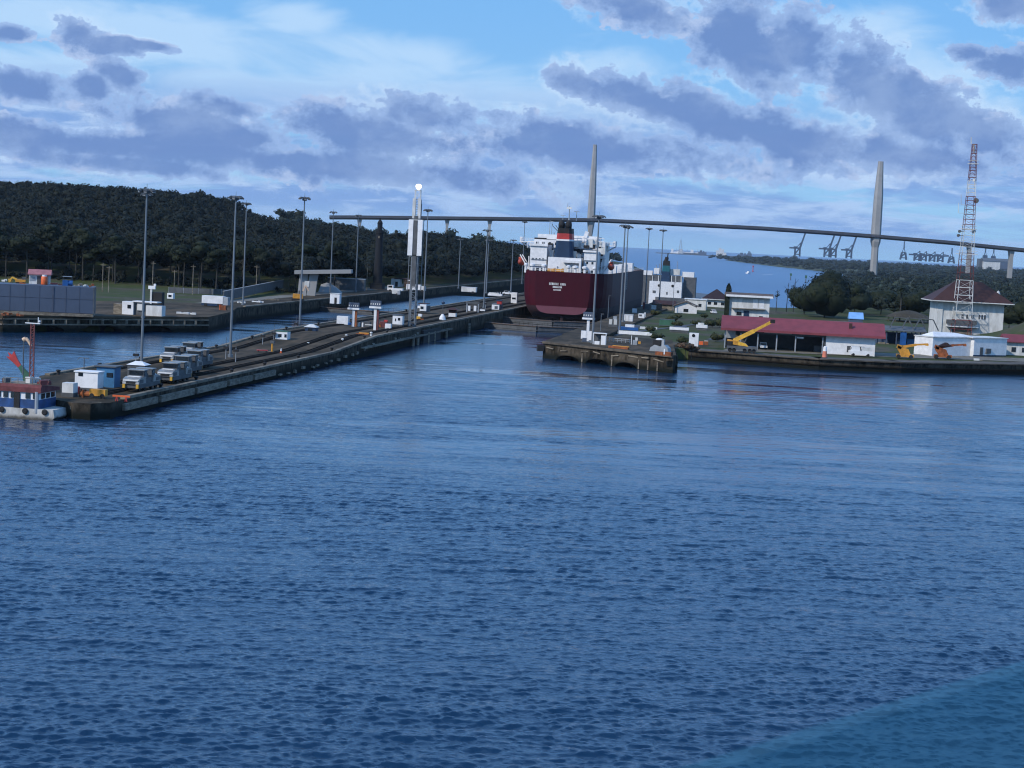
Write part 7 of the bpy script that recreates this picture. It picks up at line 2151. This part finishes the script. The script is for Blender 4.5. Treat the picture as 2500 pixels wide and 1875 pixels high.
# red and white lattice radio mast
pm = at(2346, 818, 4.0)
rmz = 3.0
rm_ = thing('radio_mast', 'tall red and white lattice radio mast in front of the maroon roofed house', 'radio mast', (pm.x, pm.y, rmz), 0.12)
S_ = mpp(pm)
Hr = aty(2372, 352, pm.y).z - rmz
def wid(z):
    t_ = z / Hr
    return (21.5 - 16.5 * t_) * S_
zs = [0]
while zs[-1] < Hr - 0.8:
    zs.append(zs[-1] + max(1.1, wid(zs[-1]) * 1.05))
zs[-1] = Hr
bands = [(0.0, 0.07, 'oxide'), (0.07, 0.27, 'offwhite'), (0.27, 0.42, 'oxide'), (0.42, 0.56, 'offwhite'), (0.56, 0.72, 'oxide'), (0.72, 0.80, 'offwhite'), (0.80, 1.01, 'oxide')]
for (b0, b1, m_) in bands:
    k = MB()
    for z0, z1 in zip(zs[:-1], zs[1:]):
        if not (b0 <= (z0 + 0.01) / Hr < b1):
            continue
        w0, w1 = wid(z0), wid(z1)
        cs_ = [(-1, -1), (1, -1), (1, 1), (-1, 1)]
        for (i, j) in cs_:
            k.beam((i * w0, j * w0, z0), (i * w1, j * w1, z1), 0.16 if z0 < Hr * 0.45 else 0.13)
        for q in range(4):
            a, c = cs_[q], cs_[(q + 1) % 4]
            k.beam((a[0] * w0, a[1] * w0, z0), (c[0] * w1, c[1] * w1, z1), 0.06)
            k.beam((a[0] * w1, a[1] * w1, z1), (c[0] * w1, c[1] * w1, z1), 0.14)
    k.build('lattice_section', m_, rm_)
for zf, w in ((0.435, 1.5), (0.90, 1.6), (0.565, 1.3)):
    z = Hr * zf
    k = MB(); q = wid(z) * w
    for (a, c) in (((-q, -q), (q, -q)), ((q, -q), (q, q)), ((q, q), (-q, q)), ((-q, q), (-q, -q))):
        k.beam((*a, z), (*c, z), 0.2); k.beam((*a, z + 1), (*c, z + 1), 0.1)
    k.build('platform', 'offwhite', rm_)
for (px, py, r_, m_) in ((2383, 490, 0.9, 'dgrey'), (2377, 565, 0.7, 'grey'), (2342, 565, 0.5, 'dgrey'), (2339, 575, 0.5, 'dgrey'), (2378, 440, 0.4, 'offwhite')):
    q = aty(px, py, pm.y - 1) - Vector((pm.x, pm.y, rmz))
    k = MB(); k.tube(q + Vector((-0.2, -0.3, 0)), q + Vector((0.2, 0.3, 0.1)), r_, r_ * 0.8, 12); k.tube(q, Vector((q.x * 0.4, 0, q.z)), 0.08)
    k.build('dish', m_, rm_)
for (px, py0, py1) in ((2378, 374, 352), (2371, 352, 335), (2346, 500, 475), (2380, 455, 430), (2340, 520, 495)):
    a, c = aty(px, py0, pm.y) - Vector((pm.x, pm.y, rmz)), aty(px, py1, pm.y) - Vector((pm.x, pm.y, rmz))
    k = MB(); k.tube(a, c, 0.16 if py0 < 380 else 0.09, n=6); k.tube(a, Vector((a.x * 0.3, 0, a.z)), 0.07, n=6)
    k.build('antenna', 'yellow' if py0 == 374 else 'offwhite', rm_)

# ------------------------------------------------------------------ on the right pier
clutter('control_cluster', 'white and blue control boxes at the foot of the right pier signal column', 1430, 836, 4.0, [('box', 'white', (-0.6, 0, 0.9), (1.2, 0.9, 1.9)), ('box', 'steelblue', (-0.3, -0.3, 0.2), (1.0, 0.6, 0.9)), ('panel', 'white', (0.9, 0, 0.6), (0.9, 0.5, 2.2)), ('foot', 'dgrey', (0, 0, 0), (2.2, 1.0, 0.3))], 'cabinet')
clutter('white_shelter', 'white framed shelter with a pale panel right of the tall mast on the right pier', 1464, 841, 4.0, [('roof', 'white', (0, 0, 2.6), (3.2, 1.6, 0.16)), ('post', 'white', (-1.5, -0.7, 0), (0.16, 0.16, 2.6)), ('post', 'white', (1.5, -0.7, 0), (0.16, 0.16, 2.6)), ('back', 'dgrey', (-0.5, 0.7, 0), (1.8, 0.1, 2.4)), ('panel', 'white', (0.9, -0.8, 0), (1.1, 0.2, 2.2)), ('bench', 'white', (-0.6, -0.5, 0), (1.2, 0.5, 0.8))], 'shelter')
p = at(1512, 836, 4.0)
rl_ = thing('pipe_rail', 'low grey pipe railing on the right pier between the shelter and the grey machine', 'railing', (p.x, p.y, 4.0), -0.35)
k = MB()
for x_ in np.linspace(-2.8, 2.8, 6):
    k.beam((x_, 0, 0), (x_, 0, 0.9), 0.09)
k.beam((-3.0, 0, 0.9), (3.0, 0, 0.9), 0.14); k.beam((-3.0, 0, 0.5), (3.0, 0, 0.5), 0.09)
k.build('rail', 'grey', rl_)
clutter('rusty_beam', 'long rusty orange beam lying along the right pier', 1510, 851, 4.0, [('beam', 'rust', (0, 0, 0), (5.4, 0.5, 0.5)), ('beam', 'ochre', (0.4, 0.4, 0.4), (4.6, 0.3, 0.25))], 'beam', -0.5)
clutter('capstan', 'grey capstan with a white post near the middle of the right pier', 1550, 842, 4.0, [('base', 'grey', (0, 0, 0), (1.0, 0.8, 1.1)), ('post', 'white', (-0.9, 0, 0), (0.14, 0.14, 2.2)), ('lamp', 'ochre', (1.1, -0.2, 0.3), (0.6, 0.5, 0.6)), ('wheel', 'offwhite', (0.3, 0, 1.1), (0.6, 0.3, 0.7))], 'winch')
p = at(1613, 858, 4.0)
gm = thing('winch_truck', 'grey machine with a black cab and white dome at the end of the right pier', 'machine', (p.x, p.y, 4.0), -0.3)
k = MB(); k.extr([(-2.4, 0), (2.2, 0), (2.0, 0.9), (1.2, 1.6), (0.2, 1.2), (-1.2, 1.5), (-2.2, 0.8)], -1.0, 1.0, 'y'); k.build('body', 'grey', gm)
MB().box(-1.7, 0.2, -0.9, 0.8, 1.4, 2.6).build('cab', 'black', gm)
MB().ball((-0.4, -0.2, 2.7), 0.75, 12, 0, (1.2, 1, 0.45)).build('dome', 'white', gm)
MB().box(0.4, 1.0, -0.8, -0.2, 1.2, 2.8).build('exhaust', 'grey', gm)
clutter('orange_skid', 'rusty orange steel skid at the corner of the right pier with a white post', 1620, 868, 4.0, [('skid', 'rust', (-1.0, 0, 0), (2.0, 0.9, 0.8)), ('skid', 'rust', (1.2, 0, 0), (1.9, 0.9, 0.9)), ('post', 'white', (0.5, -0.5, 0.3), (0.25, 0.2, 1.2))], 'skid', -0.5)
# brown bush beside the skid
t = tree_proto('bush', 77, 3.2, 2.2, 0.08, 260, 0.3, 6, 'bushleaf') if False else None
M['shrubleaf'] = foliage('shrub_leaves', (0.022, 0.030, 0.012), (0.038, 0.042, 0.016), (0.06, 0.055, 0.025), 0.3, 1.2)
M['bushleaf'] = foliage('dry_bush', (0.06, 0.045, 0.028), (0.10, 0.06, 0.035), (0.13, 0.05, 0.03), 0.5, 1.5)
for i, (px, py, h, r_, lab) in enumerate(((1652, 862, 3.2, 2.3, 'reddish brown dry bush at the right end of the right pier'), (1668, 862, 2.4, 1.8, 'smaller brown bush between the right pier and the white tall cabinet'))):
    p = at(px, py, 3.2)
    t = tree_proto('bush', 77 + i, h, r_, 0.09, 260, 0.28, 6, 'bushleaf')
    t.location = (p.x + 2, p.y + 40 * 0, 2.6); t['label'] = lab; t['category'] = 'bush'
for i, (px, py, h, r_) in enumerate(((1598, 772, 2.2, 2.0), (1640, 790, 2.6, 2.4), (1655, 800, 2.0, 2.0), (1702, 797, 2.0, 1.8), (1733, 800, 2.6, 2.3), (1748, 835, 2.4, 2.0), (1668, 842, 2.2, 2.2), (1590, 812, 1.8, 1.6), (1720, 778, 1.8, 1.6), (1655, 778, 1.6, 1.6), (1600, 830, 1.8, 2.0), (1757, 800, 3.0, 2.4))):
    p = ground_at(px, py)
    if i == 0:
        SB = tree_proto('shrub', 171, 2.4, 2.0, 0.07, 220, 0.28, 6, 'shrubleaf', 0.7, 0.8)
        SB['category'] = 'shrub'; SB['group'] = 'shrubs on the right bank lawn'; SB['label'] = 'low dull green shrub on the lawn between the tanker and the red roofed shed'
        t = SB
    else:
        t = copy_tree(SB)
    t.location = (p.x, p.y, gz(p)); t.scale = (r_ / 2.0, r_ / 2.0, h / 2.4); t.rotation_euler = (0, 0, i * 1.3)
# beyond the pier: covered boats, containers and a small white hut beside the lock wall
clutter('covered_launch', 'launch under a blue and white cover beside the right lock wall', 1534, 806, 3.9, [('hull', 'blue', (0, 0, 0), (5.6, 2.0, 0.9)), ('cover', 'white', (0.4, 0, 0.9), (2.6, 1.6, 0.7)), ('bow', 'steelblue', (2.4, 0, 0.9), (1.6, 1.4, 0.6))], 'boat')
clutter('white_beam', 'long white painted beam on the grass in front of the blue covered launch', 1548, 817, 3.9, [('beam', 'white', (0, 0, 0), (8.4, 0.5, 0.9)), ('end_block', 'offwhite', (4.2, 0, 0), (1.4, 0.6, 0.6))], 'beam', -0.1)
clutter('white_beam', 'shorter pale beam on the grass right of the blue covered launch', 1583, 804, 3.9, [('beam', 'offwhite', (0, 0, 0), (5.0, 0.5, 0.7))], 'beam', 0.1)
clutter('white_hut', 'small white hut with ribbed walls just right of the twin masts', 1534, 784, 3.9, [('body', 'white', (0, 0, 0), (2.8, 2, 2.0)), ('rib', 'offwhite', (-0.9, -1.02, 0.2), (0.5, 0.06, 1.6)), ('rib', 'offwhite', (0.1, -1.02, 0.2), (0.5, 0.06, 1.6)), ('roof', 'offwhite', (0, 0, 2.0), (3.0, 2.2, 0.14))], 'hut')
clutter('pump_set', 'white pump set with round drums between the tall mast and the twin masts', 1496, 798, 3.9, [('drum', 'offwhite', (-0.7, 0, 0.7), (0.9, 0.8, 1.5)), ('drum', 'offwhite', (0.7, 0, 0.7), (0.9, 0.8, 1.5)), ('frame', 'dgrey', (0, 0.2, 0), (2.6, 1, 0.7)), ('duct', 'grey', (0.5, 0.3, 2.2), (1.0, 0.6, 0.9))], 'pump')
clutter('motor_unit', 'white rounded motor unit on the dark grass left of the small gabled house', 1566, 778, 3.8, [('body', 'white', (0, 0, 0.2), (2.0, 1.4, 1.5)), ('opening', 'dgrey', (-0.3, -0.72, 0.8), (0.9, 0.06, 0.6)), ('pipe', 'offwhite', (1.1, 0, 0.6), (0.5, 0.8, 1.5))], 'machine')
clutter('white_sheet', 'pale blue white sheet beside the right side of the tanker hull', 1549, 764, 3.8, [('sheet', 'white', (0, 0, 0), (1.7, 0.3, 1.6)), ('frame', 'dgrey', (0.2, 0.3, 0), (2.0, 0.3, 1.2))], 'sheet')
clutter('scrap_row', 'grey and brown machinery row between the tanker and the small gabled house', 1595, 757, 3.8, [('part_box', 'dgrey', (-2.2, 0, 0), (2.2, 1.6, 2.2)), ('ring', 'offwhite', (0.2, -0.5, 0.3), (1.8, 0.4, 1.6)), ('frame', 'brownroof', (2.2, 0.2, 0), (2.0, 1.6, 2.6)), ('pipe', 'oxide', (-3.6, 0, 0), (0.8, 1, 2.8))], 'machine')
roofed('brown_shed', 'low brown roofed shed with pale walls in front of the second ship', 1620, 757, 8.0, 6, 2.2, 1.5, 'curb', 'maroonroof', 0.0, 0.6, 'gable', 'shed', ridge='x')
clutter('boat_trailer', 'pair of white boats on trailers on the grass left of the red roofed shed', 1668, 812, 3.2, [('hull', 'white', (-1.2, 0, 0.7), (5.6, 1.8, 0.8)), ('deck', 'steelblue', (-1.0, -0.2, 1.5), (3.8, 1.2, 0.35)), ('frame', 'dgrey', (-1.2, 0, 0), (5.4, 1.4, 0.6))], 'boat')
clutter('boat_trailer', 'shorter white boat on a trailer nearer to the red roofed shed', 1713, 806, 3.2, [('hull', 'white', (0, 0, 0.7), (3.4, 1.8, 0.9)), ('cabin', 'offwhite', (-0.3, 0, 1.6), (1.8, 1.3, 0.6)), ('frame', 'dgrey', (0, 0, 0), (3.0, 1.4, 0.6))], 'boat')
clutter('green_container', 'dark green container on the grass behind the white boats', 1628, 796, 3.4, [('body', 'green', (0, 0, 0), (4.6, 2.2, 2.0)), ('rib', 'dgrey', (0, -1.13, 0.1), (4.4, 0.06, 0.15)), ('roof', 'dgrey', (0, 0, 2.0), (4.7, 2.3, 0.08))], 'container')
for i, (px, py, h) in enumerate(((1484, 776, 7.5), (1466, 808, 5.0), (1642, 760, 11), (1700, 705, 0))):
    if h:
        p = at(px, py, 3.9)
        t = thing('lamp_post', ('thin grey lamp post between the tanker and the pump set', 'thin short lamp post behind the white framed shelter', 'thin grey lamp post in front of the second ship')[i], 'post', (p.x, p.y, 3.6), 0, 'thin posts on the right bank')
        MB().tube((0, 0, 0), (0, 0, h), 0.12, 0.08, 7).build('pole', 'mast', t)
        MB().cbox((0.3, 0, h), (0.8, 0.3, 0.2)).build('lamp_head', 'dgrey', t)
# chain-link fence along the plateau edge
fa, fb = ground_at(1880, 793), ground_at(2070, 800)
ff = thing('yard_fence', 'low wire yard fence behind the right half of the red roof', 'fence', (fa.x, fa.y, 3.2))
fence(ff, [fa, fb], 2.2, 'grey', 5.0) if False else None
k = MB(); o_ = ff.location
for i in range(12):
    p = fa.lerp(fb, i / 11)
    k.beam((p.x - o_.x, p.y - o_.y, gz(p) - o_.z), (p.x - o_.x, p.y - o_.y, gz(p) - o_.z + 2.2), 0.1)
for zz_ in (0.4, 1.2, 2.1):
    k.beam((0, 0, gz(fa) - o_.z + zz_), (fb.x - o_.x, fb.y - o_.y, gz(fb) - o_.z + zz_), 0.06)
k.build('wire_frame', 'grey', ff)
clutter('white_tarps', 'row of pale tarpaulin covered goods behind the right half of the red roof', 1940, 797, 3.2, [('tarp', 'offwhite', (-3, 0, 0), (4, 2, 1.4)), ('tarp', 'white', (1, 0, 0), (3, 2, 1.2)), ('tarp', 'offwhite', (5, 0, 0), (3.6, 2, 0.9))], 'goods')

# ================================================================== the glass balustrade of the ship the view is taken from
gp = CAM + ray(2100, 1752) * (0.46 / -ray(2100, 1752).z)
ga = YAW * 0 + math.atan2(R0.y, R0.x) + R(90 - 42.8)
gd = Vector((math.cos(ga), math.sin(ga), 0))
gl = thing('glass_balustrade', 'blue tinted glass balustrade panel of the viewing deck in the bottom right corner', 'balustrade', gp, ga)
gm_ = bpy.data.materials.new('tinted_glass')
gm_.use_nodes = True
t = gm_.node_tree
t.nodes.clear()
n = NT(t)
out = n.n('ShaderNodeOutputMaterial')
tr_ = n.n('ShaderNodeBsdfTransparent'); n.put(tr_.inputs[0], (0.66, 0.83, 0.87, 1))
df_ = n.n('ShaderNodeBsdfPrincipled'); n.put(df_.inputs['Base Color'], (0.10, 0.26, 0.32, 1)); n.put(df_.inputs['Roughness'], 0.15)
mx = n.n('ShaderNodeMixShader'); mx.inputs[0].default_value = 0.16
t.links.new(tr_.outputs[0], mx.inputs[1]); t.links.new(df_.outputs[0], mx.inputs[2]); t.links.new(mx.outputs[0], out.inputs[0])
M['balglass'] = gm_
k = MB(); k.box(-2.6, 3.6, -0.012, 0.012, -1.05, 0.0)
k.build('pane', 'balglass', gl)

# ================================================================== HAZE
hz = bpy.data.materials.new('haze')
hz.use_nodes = True
t = hz.node_tree
t.nodes.clear()
n = NT(t)
ho = n.n('ShaderNodeOutputMaterial')
pv = n.n('ShaderNodeVolumePrincipled')
n.put(pv.inputs['Color'], (0.78, 0.88, 1.0, 1))
n.put(pv.inputs['Density'], 1.8e-5)
n.put(pv.inputs['Anisotropy'], 0.2)
t.links.new(pv.outputs[0], ho.inputs['Volume'])
M['haze'] = hz
tag(MB().box(-31000, 31000, -120, 33000, -33, 232).build('haze', 'haze'), kind='stuff')
